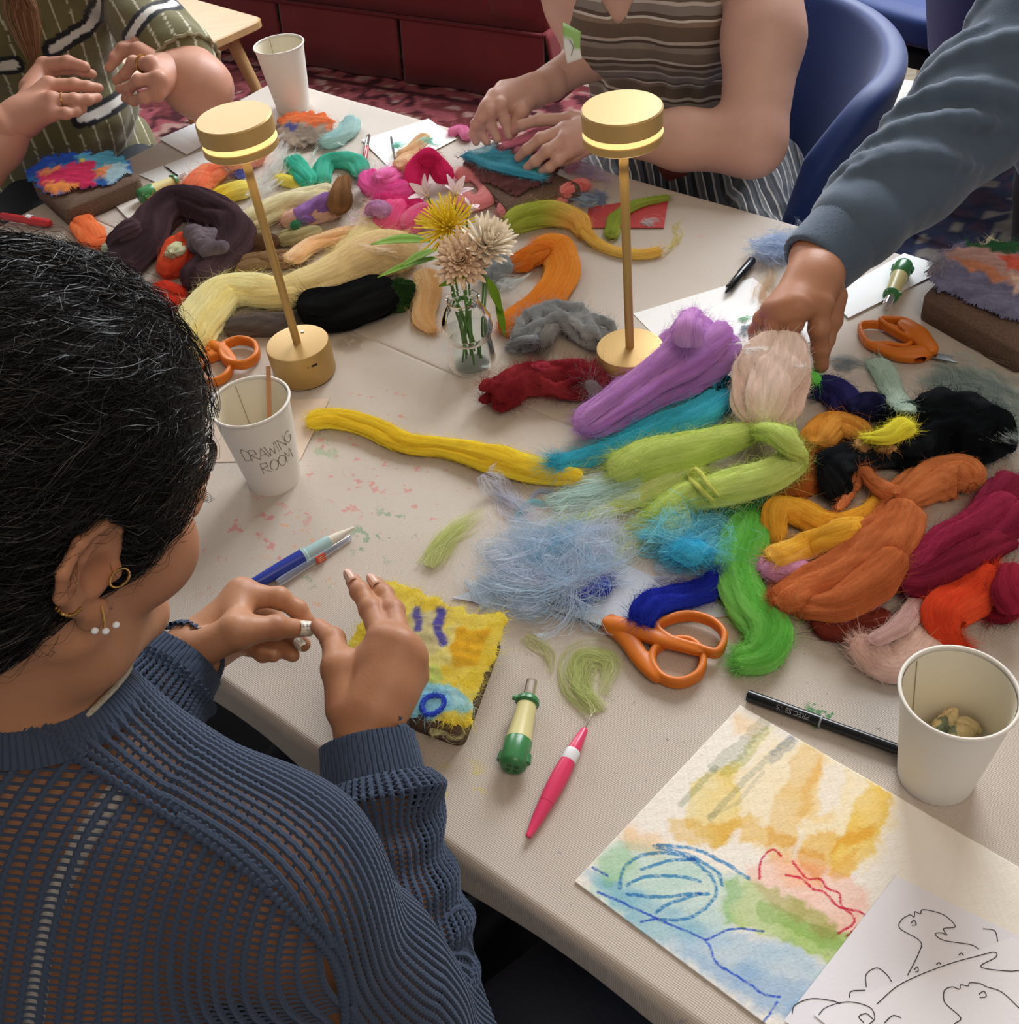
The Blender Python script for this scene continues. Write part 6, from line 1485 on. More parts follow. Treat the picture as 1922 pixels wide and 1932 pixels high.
# right pad
foam_pad([(1738, 560), (1800, 500), (2060, 560), (1930, 668)], .032, 'brown foam felting pad at the right edge of the frame with lavender wool')
felt_sheet('felted_picture', 'lavender and peach felted landscape with a green stripe, on the right pad', [(1742, 520), (1762, 490), (1800, 470), (1880, 462), (1990, 468), (2040, 540), (1930, 612), (1880, 604), (1832, 578), (1790, 560), (1750, 546)], .033,
           [([(1770, 494), (1840, 480), (1922, 500), (1960, 550), (1900, 560), (1820, 520)], '#b88c84', .003), ([(1790, 500), (1840, 512), (1900, 545), (1890, 552), (1830, 528)], '#c87858', .004), ([(1880, 500), (1930, 500), (1940, 536), (1900, 534)], '#dc5444', .004), ([(1900, 540), (1940, 550), (1940, 580), (1910, 572)], '#e4b8a4', .004),
            ([(1812, 466), (1860, 464), (1960, 476), (1960, 500), (1880, 494), (1830, 484)], '#2e5c3c', .004), ([(1826, 464), (1870, 460), (1896, 472), (1850, 474)], '#d8ccac', .006)], ['#6c6c8c', '#7c7c9c'], n=100, fuzz=2400, thick=.012)
tuft('grey-mauve fluff at the left end of the right felted landscape', [(1748, 520), (1770, 492), (1810, 474)], ['#8c8494', '#a49aa4'], w=44, n=700, fl=.04, rest=False, base=.04)

# ---- flower vase
m_glass = mat('clear_glass', '#fafdfc', .02, trans=1.0, ior=1.16)
m_stem = mat('green_stem', '#4f7a34', .5, noise=.1, nscale=50); m_leaf = mat('leaf_green', '#6c9420', .6, spec=.2, noise=.12, nscale=30, sss=.0)
vb = J(892, 690); vb = np.array([vb[0], vb[1], TZ + .001])
vase = empty('glass_vase', vb, 'small clear glass bulb vase of water in the middle of the table', 'vase')
outer = [(0, .0), (.021, .0), (.026, .003), (.0275, .012), (.0255, .030), (.0235, .042), (.0265, .047), (.0285, .056), (.027, .068), (.021, .082), (.0165, .090), (.0175, .0955), (.0185, .097)]
inner = [(.0172, .0965), (.0152, .090), (.0198, .0815), (.0255, .068), (.027, .056), (.0250, .0475), (.022, .0425), (.024, .030), (.026, .013), (.0245, .007), (.018, .005), (0, .005)]
gs = 1.13; outer = [(a_ * gs, b_ * 1.04) for a_, b_ in outer]; inner = [(a_ * gs, b_ * 1.04) for a_, b_ in inner]
mb = MB(); mb.add(*lathe(outer + inner, 64, vb)); mb.build('glass_body', m_glass, vase)
mb = MB(); mb.add(*lathe([(a_ * gs, b_ * 1.04) for a_, b_ in [(0, .0052), (.0178, .0052), (.0242, .0072), (.0257, .013), (.0237, .030), (.0218, .0424), (.0246, .0474), (.0262, .052), (0, .052)]], 64, vb)); mb.build('water', mat('water', '#f8fcfa', .0, trans=1.0, ior=1.10), vase)
def leaf(mb, a, b, w, droop=.0, up=(0, 0, 1), n=10):
    a = np.asarray(a, float); b = np.asarray(b, float); x = b - a; s_ = nrm(np.cross(x, up)); rows = []
    for k in range(n + 1):
        t_ = k / n; ww = w * math.sin(math.pi * min(1, t_ * .93 + .035)) ** .8 * (1 - .35 * t_); c = a + x * t_ + np.asarray(up) * (math.sin(t_ * math.pi) * droop)
        rows.append([c - s_ * ww + np.asarray(up) * ww * .25, c - s_ * ww * .5 + np.asarray(up) * ww * .06, c, c + s_ * ww * .5 + np.asarray(up) * ww * .06, c + s_ * ww + np.asarray(up) * ww * .25])
    v = np.array(rows).reshape(-1, 3); mb.add(v, grid_faces(n + 1, 5))
def stem_of(t, top, foot, mid=None, r=.0014):
    pts = [foot, (foot + top) / 2 + (mid if mid is not None else 0), top]; v, f = sweep(catmull(pts, 16), r, 8); mb = MB(); mb.add(v, f); mb.build('stem', m_stem, t)
def petal_flower(name, label, c, ax, n_rings, r0, lenp, w, m, m2, foot, curlup=.5, tube=False):
    t = empty(name, vb + ZZ * .005, label, 'flower')
    ax = nrm(ax); x = nrm(np.cross(ax, [0, 1, .2])); y = np.cross(ax, x)
    mb = MB(); r = np.random.default_rng(len(label))
    for q in range(n_rings):
        el = math.radians(8 + 78 * q / max(1, n_rings - 1)); cnt = max(5, int((26 if tube else 20) * math.cos(el * .85) + 4)); L = lenp * (1 - .45 * q / n_rings)
        for k in range(cnt):
            an = 6.283 * k / cnt + q * .37 + r.normal() * .07; e2 = el + r.normal() * .07; d = (x * math.cos(an) + y * math.sin(an)) * math.cos(e2) + ax * math.sin(e2)
            a = c + d * r0; LL = L * r.uniform(.85, 1.12); bend = ax * curlup * LL * .3
            pts = catmull([a, a + d * LL * .5 - bend * .2, a + d * LL + bend], 7)
            if tube: v, f = sweep(pts, np.linspace(w * .7, w, 7) * np.array([1, 1, 1, 1, 1.1, 1.2, .8]), 5); mb.add(v, f)
            else:
                s_ = nrm(np.cross(d, ax)); ww = w * np.array([.35, .6, .85, 1, 1.0, .85, .25])
                cup_ = nrm(np.cross(s_, d)); rows = np.stack([pts - s_ * ww[:, None] + cup_ * ww[:, None] * .35, pts, pts + s_ * ww[:, None] + cup_ * ww[:, None] * .35], 1).reshape(-1, 3); mb.add(rows, grid_faces(7, 3))
    o = mb.build('petals', m, t)
    tag(o, kind='stuff')
    if not tube: so = o.modifiers.new('t', 'SOLIDIFY'); so.thickness = .0003
    mb = MB(); mb.add(*lathe([(0, .003), (.003, .0025), (.005, 0), (.004, -.004), (.0018, -.008), (0, -.009)], 16, c - ax * .001, axis=ax)); mb.build('calyx', m2, t)
    stem_of(t, c - ax * .006, foot); return t
cF = lambda px, py, dz, dd=0.0: (lambda q: q)(J(px, py, dz))
fy = J(845, 428, .128); fp = J(872, 492, .105); fc = J(918, 462, .118)
petal_flower('chrysanthemum', 'spiky bright yellow chrysanthemum in the glass vase', fy, np.array([-.25, -.55, .85]), 6, .005, .038, .0011, mat('yellow_petal', '#f4da38', .5), m_stem, vb + np.array([-.008, .0, .008]), .3, True)
petal_flower('chrysanthemum', 'cream chrysanthemum at the right of the yellow flower', fc, np.array([.35, -.4, .85]), 6, .004, .034, .0032, mat('cream_petal', '#f6ead6', .55), m_stem, vb + np.array([.01, .004, .008]), .8)
petal_flower('chrysanthemum', 'pale peach chrysanthemum below the yellow flower', fp, np.array([-.05, -.75, .65]), 6, .004, .035, .0036, mat('peach_petal', '#f2d8bc', .55), m_stem, vb + np.array([.002, -.008, .008]), .6)
def lily(px, py, z, label, ax, n=5, L=.03, foot=np.array([.0, .006, .008])):
    c = J(px, py, z); t = empty('alstroemeria', vb + ZZ * .005, label, 'flower'); ax = nrm(ax); x = nrm(np.cross(ax, [0, 1, .3])); y = np.cross(ax, x)
    for k in range(n):
        mb = MB()
        an = 6.283 * k / n + .4; d = nrm((x * math.cos(an) + y * math.sin(an)) * .75 + ax * .8); leaf(mb, c, c + d * L, .0068, .002, up=nrm(ax - d * (ax @ d)))
        o = mb.build('petal', mat('pale_pink_petal', '#ecd4dc', .5, noise=.06, nscale=40), t); so = o.modifiers.new('t', 'SOLIDIFY'); so.thickness = .0003
    mb = MB()
    for k in range(3):
        v, f = sweep([c, c + nrm(ax + .3 * (x * math.cos(k * 2.1) + y * math.sin(k * 2.1))) * .02], .0004, 5); mb.add(v, f)
    mb.build('stamen', mat('stamen_green', '#c8c890', .6), t)
    stem_of(t, c, vb + foot); return t
lily(808, 372, .150, 'pale pink alstroemeria bloom left, above the yellow flower', np.array([-.4, -.3, .8]))
lily(856, 372, .152, 'pale pink alstroemeria bloom right, above the yellow flower', np.array([.35, -.2, .85]))
lily(880, 404, .135, 'pinkish white alstroemeria bud behind the cream flower', np.array([.6, .2, .8]), 4, .022)
br = empty('leafy_stem', vb + ZZ * .005, 'stem with long bright green leaves reaching left out of the vase', 'foliage')
node = J(836, 470, .10); stem_of(br, node, vb + np.array([-.006, .008, .008]))
for i, (p, q, w, dr) in enumerate([((812, 456, .1), (700, 462, .098), .0135, .004), ((828, 486, .094), (712, 524, .085), .010, .003), ((826, 470, .097), (756, 504, .1), .010, .002)]):
    mb = MB(); leaf(mb, J(*p), J(*q), w, dr); o = mb.build('leaf', m_leaf, br); so = o.modifiers.new('t', 'SOLIDIFY'); so.thickness = .0003
br = empty('leafy_stem', vb + ZZ * .005, 'stem with a green leaf hanging down at the right side of the vase', 'foliage')
node = J(918, 520, .092); stem_of(br, node, vb + np.array([.012, -.002, .008]))
for (p, q, w, dr) in [((920, 526, .09), (946, 590, .045), .0075, .002), ((936, 560, .06), (952, 636, .012), .006, .001), ((880, 524, .095), (828, 540, .08), .006, .003)]:
    mb = MB(); leaf(mb, J(*p), J(*q), w, dr, up=nrm(np.array([.2, -.6, .7]))); o = mb.build('leaf', m_leaf, br); so = o.modifiers.new('t', 'SOLIDIFY'); so.thickness = .0003
for k in range(5):
    an = k * 1.3; stem_of(br if k % 2 else vase, vb + np.array([.010 * math.cos(an), .010 * math.sin(an), .099]), vb + np.array([-.015 * math.cos(an + .4), -.015 * math.sin(an + .4), .009]), r=.0012)
# ================================================================== people
def skin_mat(name, hexc, rough=.48, sss=.06):
    return vcol_mat(name, rough=rough, bump=.12, bscale=340, sss=sss, spec=.35, noise=.025)
def skin_cols(v, hexc, spots=(), seed=0):
    """base skin tone with natural redness at the given points [(point, radius, hex, amount)]"""
    c = np.tile(np.array(srgb(hexc)[:3]), (len(v), 1)) * (1 + .05 * wob(v, 9, seed, 3))[:, None]
    for p, r_, h, a in spots:
        d = np.linalg.norm(v - np.asarray(p), axis=1); m = (np.exp(-(d / r_) ** 2) * a)[:, None]; c = c * (1 - m) + np.array(srgb(h)[:3]) * m
    return np.clip(c, 0, 1)
def head_frame(C, f, u):
    f = nrm(f); u = nrm(np.asarray(u) - f * (np.asarray(u) @ f)); r = np.cross(f, u); return np.asarray(C, float), np.stack([r, f, u], 1)
def head_prims(F, C, M, s=1.0, neck=None, nr=.052):
    W = lambda x, y, z: C + M @ (np.array([x, y, z]) * s)
    E_ = lambda c, r_, k=.012, sub=False: F.ell(W(*c), np.array(r_) * s, M, k, sub)
    K = lambda a, b, ra, rb, k=.008, sub=False: F.cone(W(*a), W(*b), ra * s, rb * s, k, sub)
    E_((0, -.012, .03), (.074, .095, .085)); E_((0, .032, -.032), (.058, .055, .08), .02)
    for q in (-1, 1):
        K((q * .056, .0, -.055), (q * .048, .02, -.085), .017, .015, .02); K((q * .048, .02, -.085), (q * .012, .078, -.106), .015, .014, .02)
        E_((q * .043, .052, -.03), (.024, .028, .028), .02); E_((q * .03, .088, .002), (.017, .013, .013), .01, True)
        E_((q * .031, .074, .001), (.0135, .0135, .0125), .002); K((q * .048, .074, .02), (q * .014, .088, .022), .006, .007, .01)
        E_((q * .009, .100, -.032), (.007, .008, .006), .006); E_((q * .0055, .104, -.039), (.003, .004, .003), .002, True)
    K((0, .086, .012), (0, .109, -.026), .006, .0095, .010)
    E_((0, .0915, -.060), (.021, .010, .0055), .003); E_((0, .090, -.069), (.018, .010, .0065), .003); E_((0, .082, -.102), (.018, .014, .014), .012)
    for q in (-1, 1):  # ears
        P = [(.073, .006, .006), (.079, .002, .021), (.084, -.010, .029), (.089, -.024, .025), (.090, -.032, .010), (.087, -.030, -.007), (.082, -.021, -.020), (.077, -.009, -.031)]
        for i in range(len(P) - 1): K((q * P[i][0], *P[i][1:]), (q * P[i + 1][0], *P[i + 1][1:]), .0032, .0032, .003)
        E_((q * .0775, -.012, .002), (.0055, .019, .026), .006); E_((q * .076, -.003, -.033), (.0045, .009, .010), .005)
        E_((q * .0865, -.008, -.003), (.0085, .010, .013), .004, True); E_((q * .0875, -.017, .012), (.005, .008, .010), .003, True)
        A = [(.081, -.010, .020), (.084, -.020, .012), (.083, -.023, -.002), (.080, -.016, -.015)]
        for i in range(3): K((q * A[i][0], *A[i][1:]), (q * A[i + 1][0], *A[i + 1][1:]), .003, .003, .004)
        E_((q * .0785, .004, -.006), (.0045, .0045, .006), .003)
    if neck is not None:
        a = W(0, -.018, -.05); b = np.asarray(neck, float); F.cone(a, b, nr * s, nr * 1.08 * s, .03)
    return W
def flesh_nail(mb, tip, back, normal, w=.0052):
    """small curved nail plate at a finger tip"""
    x = nrm(np.asarray(tip) - np.asarray(back)); n = nrm(np.asarray(normal) - x * (np.asarray(normal) @ x)); s_ = np.cross(x, n); rows = []
    for i, t_ in enumerate((-.006, -.003, .001, .005, .0075)):
        for j in range(5):
            a = (j - 2) / 2; ww = w * (.9, 1, 1, .95, .7)[i]; rows.append(np.asarray(tip) + x * t_ + s_ * a * ww + n * (.0078 - .0035 * a * a + .0006))
    mb.add(np.array(rows), grid_faces(5, 5))
def fingers(F, chains, k=.004):
    for pts, rads in chains:
        F.chain(pts, rads, k=k)
        for p, r_ in zip(pts[1:-1], rads[1:-1]): F.ell(p, (r_ * 1.06,) * 3, None, k=.003)
def merge(ms):
    vs = []; fs = []; cs = []; n = 0
    for v, f, c in ms:
        vs.append(v); fs.append(f[0] + n); cs.append(c); n += len(v)
    return np.concatenate(vs), [np.concatenate(fs)], np.concatenate(cs)
def body_obj(ms, m, parent, name='body'):
    v, f, c = merge(ms); org = np.array(parent.location); me = np_mesh(name, v - org, f, True, c)
    return link(name, me, m, parent)
def strands(F, C, M, s, starts, bun, n_step, step, iso, wave, seed, width, cols, flow=None, curlf=1.0):
    """hair locks that run over the head surface"""
    r = np.random.default_rng(seed); P = starts.copy(); n = len(P); out = []; key = np.floor((P - C) / .011).astype(int); lk = (key[:, 0] * 73 + key[:, 1] * 179 + key[:, 2] * 283) % 997
    ph = r.uniform(0, 6.28, 997)[lk] + r.normal(size=n) * .35; fr = r.uniform(.6, 1.3, 997)[lk] + r.normal(size=n) * .03
    lift = iso + r.uniform(0, .0045, n) + .002 * r.uniform(0, 1, 997)[lk]; D0 = r.normal(size=(997, 3))[lk] * .20 + r.normal(size=(n, 3)) * .07
    for k in range(n_step):
        G = F.grad(P); d = F.sample(P); P = P - G * (d - lift)[:, None]
        dr = flow(P) if flow is not None else bun - P
        dr = dr / np.linalg.norm(dr, axis=1, keepdims=True) + D0; dr -= G * (dr * G).sum(1, keepdims=True); dr /= np.maximum(np.linalg.norm(dr, axis=1, keepdims=True), 1e-6)
        sd = np.cross(dr, G)
        out.append(P + sd * (wave * np.sin(k * .9 * fr * curlf + ph))[:, None] + G * (wave * .6 * np.cos(k * .9 * fr * curlf + ph * 1.7))[:, None])
        P = P + dr * step
    return np.stack(out, 1)

# ------------------------------------------------------------------ the person in the navy open-knit sweater (foreground)
T0 = np.array([0, 0, TZ])
def woman():
    root = empty('person', np.array([-.43, .26, .0]), 'person with dark wavy hair in navy open-knit sweater, nearest the camera, hands raised', 'person')
    SK = '#b5805f'
    C = np.array([-.2504, .4588, .4760]) + T0; f = np.array([.6548, .6186, -.4343]); u = np.array([.381, .226, .8965]); C, M = head_frame(C, f, u); s = .975
    NB = JD(0, 1335, .67)
    F = Field(C - [.17, .17, .26], C + [.17, .17, .17], .0018)
    W = head_prims(F, C, M, s, NB - [0, 0, .04], .054)
    F.cone(NB + [.0, .0, .0], NB + np.array([.045, -.033, -.045]), .042, .040, .03); F.cone(NB, NB + np.array([-.045, .036, -.045]), .042, .040, .03)
    hv, hf = F.mesh()
    ear = W(.08, -.012, 0); cheek = W(.045, .07, -.03); lips = W(0, .10, -.065)
    ms = [(hv, hf, skin_cols(hv, SK, [(ear, .03, '#a86a4e', .5), (cheek, .035, '#b06a50', .35), (W(-.045, .07, -.03), .035, '#b06a50', .35), (lips, .018, '#8c4a42', .7), (NB + [.02, -.03, .03], .06, '#c48a62', .4)], 2))]
    # torso, arms
    RS = np.array([-.183, .352, .222]) + T0; RE = JD(800, 2015, .84); RWr = JD(692, 1396, .934)
    LS = np.array([-.412, .498, .225]) + T0; LE = JD(205, 1420, .94); LWr = JD(346, 1246, 1.000)
    PV = np.array([-.445, .245, -.20]) + T0; right = nrm(RS - LS); spine = nrm(NB - PV); fw = nrm(np.cross(spine, right)); fw = -fw if fw[0] < 0 else fw
    R3 = np.stack([right, fw, spine], 1)
    B = Field(np.array([-.68, .05, .32]), np.array([.02, .80, 1.16]), .0045)
    B.ell(NB - spine * .17 - fw * .005, (.150, .098, .16), R3, .03); B.ell(NB - spine * .36, (.132, .098, .15), R3, .05); B.ell(PV, (.165, .12, .12), R3, .05)
    B.cone(NB - spine * .02, RS - spine * .005, .052, .058, .05); B.cone(NB - spine * .02, LS, .052, .056, .05); B.cone(NB - spine * .06 - fw * .04, NB - spine * .2 - fw * .04, .07, .09, .05)
    for sd in (-1, 1): B.ell(NB - spine * .17 + fw * .085 + right * sd * .062, (.058, .05, .062), R3, .03)
    B.chain([RS, RS * .5 + RE * .5, RE], [.057, .049, .041], .03); B.chain([RE, RE * .6 + RWr * .4, RWr], [.042, .041, .029], .012)
    B.chain([LS, LS * .5 + LE * .5, LE], [.055, .047, .040], .03); B.chain([LE, LE * .6 + LWr * .4, LWr], [.040, .038, .028], .012)
    bv, bf = B.mesh(-.0065); bv = bv
    ms.append((bv, bf, skin_cols(bv, SK, [], 5)))
    # right hand
    H = Field(JD(720, 1250, .96) - [.085, .1, .095], JD(720, 1250, .96) + [.085, .1, .095], .0016)
    JJ = JD
    wr = RWr
    mc = dict(i=JJ(722, 1208, .955), m=JJ(754, 1216, .948), r=JJ(776, 1240, .953), p=JJ(780, 1275, .965))
    H.cone(RWr + nrm(RE - RWr) * .07, RWr, .030, .0265, .01)
    for k_, r_ in (('i', .0145), ('m', .0150), ('r', .0145), ('p', .0135)): H.cone(JJ(690, 1372, .935) * .75 + mc[k_] * .25, mc[k_], .0205, r_, .014)
    H.cone(JJ(676, 1350, .94), JJ(735, 1300, .945), .021, .02, .014)
    fingers(H, [([mc['i'], JJ(699, 1150, .985), JJ(679, 1116, 1.0), JJ(666, 1096, 1.01)], [.0115, .0095, .0082, .0070]),
                ([mc['m'], JJ(741, 1153, .985), JJ(724, 1122, 1.002), JJ(711, 1103, 1.012)], [.0118, .0098, .0083, .0070]),
                ([mc['r'], JJ(768, 1232, 1.000), JJ(735, 1244, 1.015), JJ(712, 1250, 1.01)], [.0118, .0098, .0085, .007]),
                ([mc['p'], JJ(768, 1282, 1.005), JJ(738, 1290, 1.012), JJ(716, 1290, 1.005)], [.0108, .0088, .0078, .0066]),
                ([JJ(650, 1338, .938), JJ(640, 1262, .952), JJ(628, 1207, .982), JJ(601, 1182, 1.0)], [.0165, .0135, .0102, .0076])])
    H.cone(JJ(642, 1262, .955), JJ(705, 1240, .955), .011, .012, .014); H.plane_cut(RWr + nrm(RE - RWr) * .055, nrm(RE - RWr))
    v, f_ = H.mesh(); rk = [(p, .012, '#a0604a', .45) for p in mc.values()] + [(JJ(699, 1150, .975), .009, '#9c6048', .5), (JJ(741, 1153, .975), .009, '#9c6048', .5), (JJ(664, 1094, 1.0), .010, '#cc9078', .5), (JJ(601, 1182, .99), .012, '#cc9078', .5), (JJ(700, 1330, .92), .03, '#a87050', .3)]
    ms.append((v, f_, skin_cols(v, SK, rk, 7)))
    # left hand
    cl = JJ(470, 1180, 1.02); H = Field(cl - [.12, .11, .09], cl + [.10, .11, .09], .0016)
    mc = dict(i=JJ(456, 1122, 1.03), m=JJ(442, 1150, 1.055), r=JJ(438, 1185, 1.06), p=JJ(440, 1215, 1.05))
    H.cone(LWr + nrm(LE - LWr) * .07, LWr, .028, .0255, .01)
    for k_, r_ in (('i', .0140), ('m', .0145), ('r', .014), ('p', .0135)): H.cone(LWr * .8 + mc[k_] * .2, mc[k_], .021, r_, .014)
    fingers(H, [([mc['i'], JJ(526, 1128, 1.032), JJ(562, 1150, 1.036), JJ(580, 1172, 1.036)], [.0118, .0097, .0083, .0070]),
                ([mc['m'], JJ(505, 1158, 1.062), JJ(545, 1192, 1.058), JJ(572, 1216, 1.040)], [.0118, .0097, .0083, .0070]),
                ([mc['r'], JJ(492, 1196, 1.068), JJ(524, 1222, 1.060), JJ(552, 1236, 1.050)], [.0112, .0095, .008, .0068]),
                ([mc['p'], JJ(470, 1220, 1.062), JJ(496, 1234, 1.056), JJ(516, 1238, 1.05)], [.0100, .0082, .0072, .006]),
                ([JJ(376, 1226, .988), JJ(446, 1192, .985), JJ(520, 1184, 1.000), JJ(570, 1186, 1.018)], [.0175, .0145, .0105, .0080])])
    H.cone(JJ(446, 1190, .99), mc['i'], .012, .012, .014)
    H.plane_cut(LWr + nrm(LE - LWr) * .055, nrm(LE - LWr))
    v, f_ = H.mesh(); ms.append((v, f_, skin_cols(v, SK, [(p, .012, '#a0604a', .35) for p in mc.values()] + [(JJ(520, 1182, .99), .010, '#94583e', .6), (JJ(578, 1178, 1.02), .012, '#d09478', .5), (JJ(420, 1180, 1.0), .04, '#c08c68', .4), (JJ(345, 1235, .98), .03, '#9c6a4e', .35)], 8)))
    body_obj(ms, skin_mat('warm_brown_skin', SK), root)
    nm = mat('painted_nail', '#e2dccb', .2, noise=.3, nscale=500); nn_ = mat('natural_nail', '#d9b09c', .3)
    mb = MB(); cd = -FWv
    flesh_nail(mb, JJ(572, 1186, 1.016), JJ(520, 1184, 1.0), cd + np.array([0, 0, .2]), .0068); o = mb.build('fingernail', nm, root); so = o.modifiers.new('t', 'SOLIDIFY'); so.thickness = .0006
    for a, b, w_ in ((JJ(573, 1218, 1.038), JJ(545, 1192, 1.058), .0056), (JJ(665, 1093, 1.009), JJ(679, 1116, 1.0), .0052), (JJ(709, 1101, 1.011), JJ(724, 1122, 1.002), .0052)):
        mb = MB(); flesh_nail(mb, a, b, cd, w_ * .88); o = mb.build('fingernail', nn_ if w_ == .0052 else nm, root); so = o.modifiers.new('t', 'SOLIDIFY'); so.thickness = .0006
    # little blue swirls painted on the thumbnail
    mb = MB(); r = np.random.default_rng(3); tx = nrm(JJ(572, 1186, 1.016) - JJ(520, 1184, 1.0)); tn = nrm(cd + np.array([0, 0, .2]) - tx * (tx @ (cd + np.array([0, 0, .2])))); ts = np.cross(tx, tn)
    for k in range(7):
        q = JJ(572, 1186, 1.016) + tx * r.uniform(-.005, .006) + ts * r.uniform(-.004, .004) + tn * .0086; a = np.linspace(0, 5, 9)[:, None]
        vv, ff = sweep(q + (tx * np.cos(a) + ts * np.sin(a)) * .0011, .00022, 4); mb.add(vv, ff)
    mb.build('nail_art', mat('blue_lacquer', '#3454a8', .3), root)
    # ---- hair
    Hh = Field(C - [.19, .19, .18], C + [.16, .17, .20], .0028)
    Hh.ell(W(0, -.016, .038), np.array((.089, .110, .094)) * s, M, .01); Hh.ell(W(-.01, -.125, -.005), np.array((.05, .045, .045)) * s, M, .03)
    Hh.ell(W(0, -.05, -.02), np.array((.072, .06, .07)) * s, M, .02)
    for q in (-1, 1): Hh.cone(W(q * .066, .022, .025), W(q * .068, .018, -.004), .012, .006, .01)
    Hh.ell(W(0, .118, -.036), np.array((.096, .090, .104)) * s, M, .014, True)
    for q in (-1, 1): Hh.ell(W(q * .094, -.010, -.008), np.array((.030, .029, .050)) * s, M, .008, True)
    Hh.ell(W(0, .0, -.14), np.array((.11, .12, .08)) * s, M, .01, True)
    v, f_ = Hh.mesh(); G = Hh.grad(v); v = v + G * (.0016 * wob(v, 26, 3, 3))[:, None]
    me = np_mesh('hair', v - np.array(root.location), f_, True)
    hm = mat('black_hair', '#141110', .42, spec=.5, bump=.8, bscale=180); hair = link('hair', me, hm, root)
    r = np.random.default_rng(21)
    top = v[(((v - C) @ M)[:, 2] > -.07)]; idx = r.integers(0, len(top), 15000); st = top[idx]
    bun = W(-.03, -.16, .0)
    paths = strands(Hh, C, M, s, st, bun, 16, .006, .0005, .0026, 4, .0003, None)
    # loose curls around the hairline, temple and the crown silhouette
    loc = (v - C) @ M; edge = v[(np.abs(Hh.sample(v + (M @ np.array([0, .012, -.004]))) ) < .004) & (loc[:, 1] > .02)]
    if len(edge) < 50: edge = v[loc[:, 1] > .05]
    st2 = edge[r.integers(0, len(edge), 900)]
    fl = lambda P: (P - C) * .2 + (M @ np.array([0, .2, -.6])) + .5 * (bun - P)
    p2 = strands(Hh, C, M, s, st2, bun, 12, .0035, .002, .004, 9, .0003, None, curlf=1.6)
    st3 = top[r.integers(0, len(top), 500)]; p3 = strands(Hh, C, M, s, st3, bun, 12, .0055, .006, .005, 10, .0003, None, curlf=1.4)
    n_all = len(paths) + len(p2) + len(p3)
    hc = lambda n: np.array([.005, .0045, .0045]) * r.uniform(.5, 2.0, (n, 1)) + np.array([.008, .005, .003]) * r.uniform(0, 1, (n, 1)) ** 3
    m1 = MB()
    for pth in (paths,): vv, ff, cc = ribbons(pth, .00042, hc(len(pth))); m1.add(vv, ff, cc)
    vv, ff, cc = ribbons(p2[:, :12], .00026, hc(len(p2)) * 1.5); m1.add(vv, ff, cc); vv, ff, cc = ribbons(p3, .00024, hc(len(p3)) * 1.5); m1.add(vv, ff, cc)
    o = m1.build('hair_strands', vcol_mat('hair_strand', rough=.40, spec=.24), hair, usecol=True, world=False); o.data.transform(Matrix.Translation(-Vector(root.location))); tag(o, kind='stuff')
    # eyebrow and lashes
    mb = MB()
    for q in (-1, 1):
        for k in range(50):
            t_ = k / 49; a = W(q * (.016 + .036 * t_), .094 - .020 * t_ ** 2, .024 + .004 * math.sin(t_ * 3)); vv, ff = sweep([a, a + M @ (np.array([q * .005, .001, .0025]))], .0003, 4); mb.add(vv, ff)
        for k in range(16):
            t_ = k / 15; a = W(q * (.020 + .024 * t_), .087 - .004 * t_, -.002); vv, ff = sweep([a, a + M @ np.array([q * .001, .003, -.001]), a + M @ np.array([q * .002, .006, .001])], .0002, 4); mb.add(vv, ff)
    tag(mb.build('brows_and_lashes', hm, root), kind='stuff')
    # ---- jewellery
    gm = mat('gold_jewellery', '#d8a860', .25, metal=1); pm = mat('clear_stone', '#e8ecf0', .08, spec=.8)
    e = W(.081, .000, -.004); mb = MB(); a = np.linspace(0, 6.28, 25)[:-1]; vv, ff = sweep(np.array([e + M @ np.array([.003, math.cos(t_) * .0055 + .004, math.sin(t_) * .0055 - .003]) for t_ in a]), .0007, 8, closed=True); mb.add(vv, ff); mb.build('ear_hoop', gm, root)
    mb = MB(); e = W(.090, -.026, -.014); vv, ff = sweep(catmull([e + M @ np.array(q) for q in ((-.003, -.006, .002), (.001, -.004, 0), (.002, .001, -.001), (.0, .006, .0))], 30), .0009 * (1 + .3 * np.sin(np.arange(30) * 2.1)), 8); mb.add(vv, ff); mb.build('ear_cuff', gm, root)
    e = W(.081, -.003, -.034); mb = MB(); vv, ff = sweep(catmull([e + M @ np.array(q) for q in ((.001, 0, .010), (.004, 0, .004), (.004, .001, -.002))], 12), .0007, 8); mb.add(vv, ff); er = mb.build('drop_earring', gm, root)
    for q in ((.005, -.005, -.001), (.0055, .001, -.003), (.005, .007, -.0015)):
        mb = MB(); vv, ff = lathe([(0, .0018), (.0015, .001), (.0020, 0), (.0015, -.0012), (0, -.0019)], 10, e + M @ np.array(q)); mb.add(vv, ff); mb.build('stone', pm, er, smooth=False, world=False).data.transform(Matrix.Translation(-Vector(root.location)))
    # necklace rests on the neck base
    fr = np.array([NB + (right * math.cos(t_) * .066 + nrm(np.cross(right, nrm(NB + [0, 0, .1] - NB + fw * -.05))) * math.sin(t_) * .058) for t_ in np.linspace(0, 2 * np.pi, 90, endpoint=False)]) + spine * .024
    comb = Field(NB - .14, NB + .14, .004); head_prims(comb, C, M, s, NB - [0, 0, .04], .054); comb.cone(NB, NB + np.array([.045, -.033, -.045]), .042, .040, .03); comb.cone(NB, NB + np.array([-.045, .036, -.045]), .042, .040, .03)
    for it in range(6):
        G = comb.grad(fr); fr = fr - G * (comb.sample(fr) - .002)[:, None] * .9
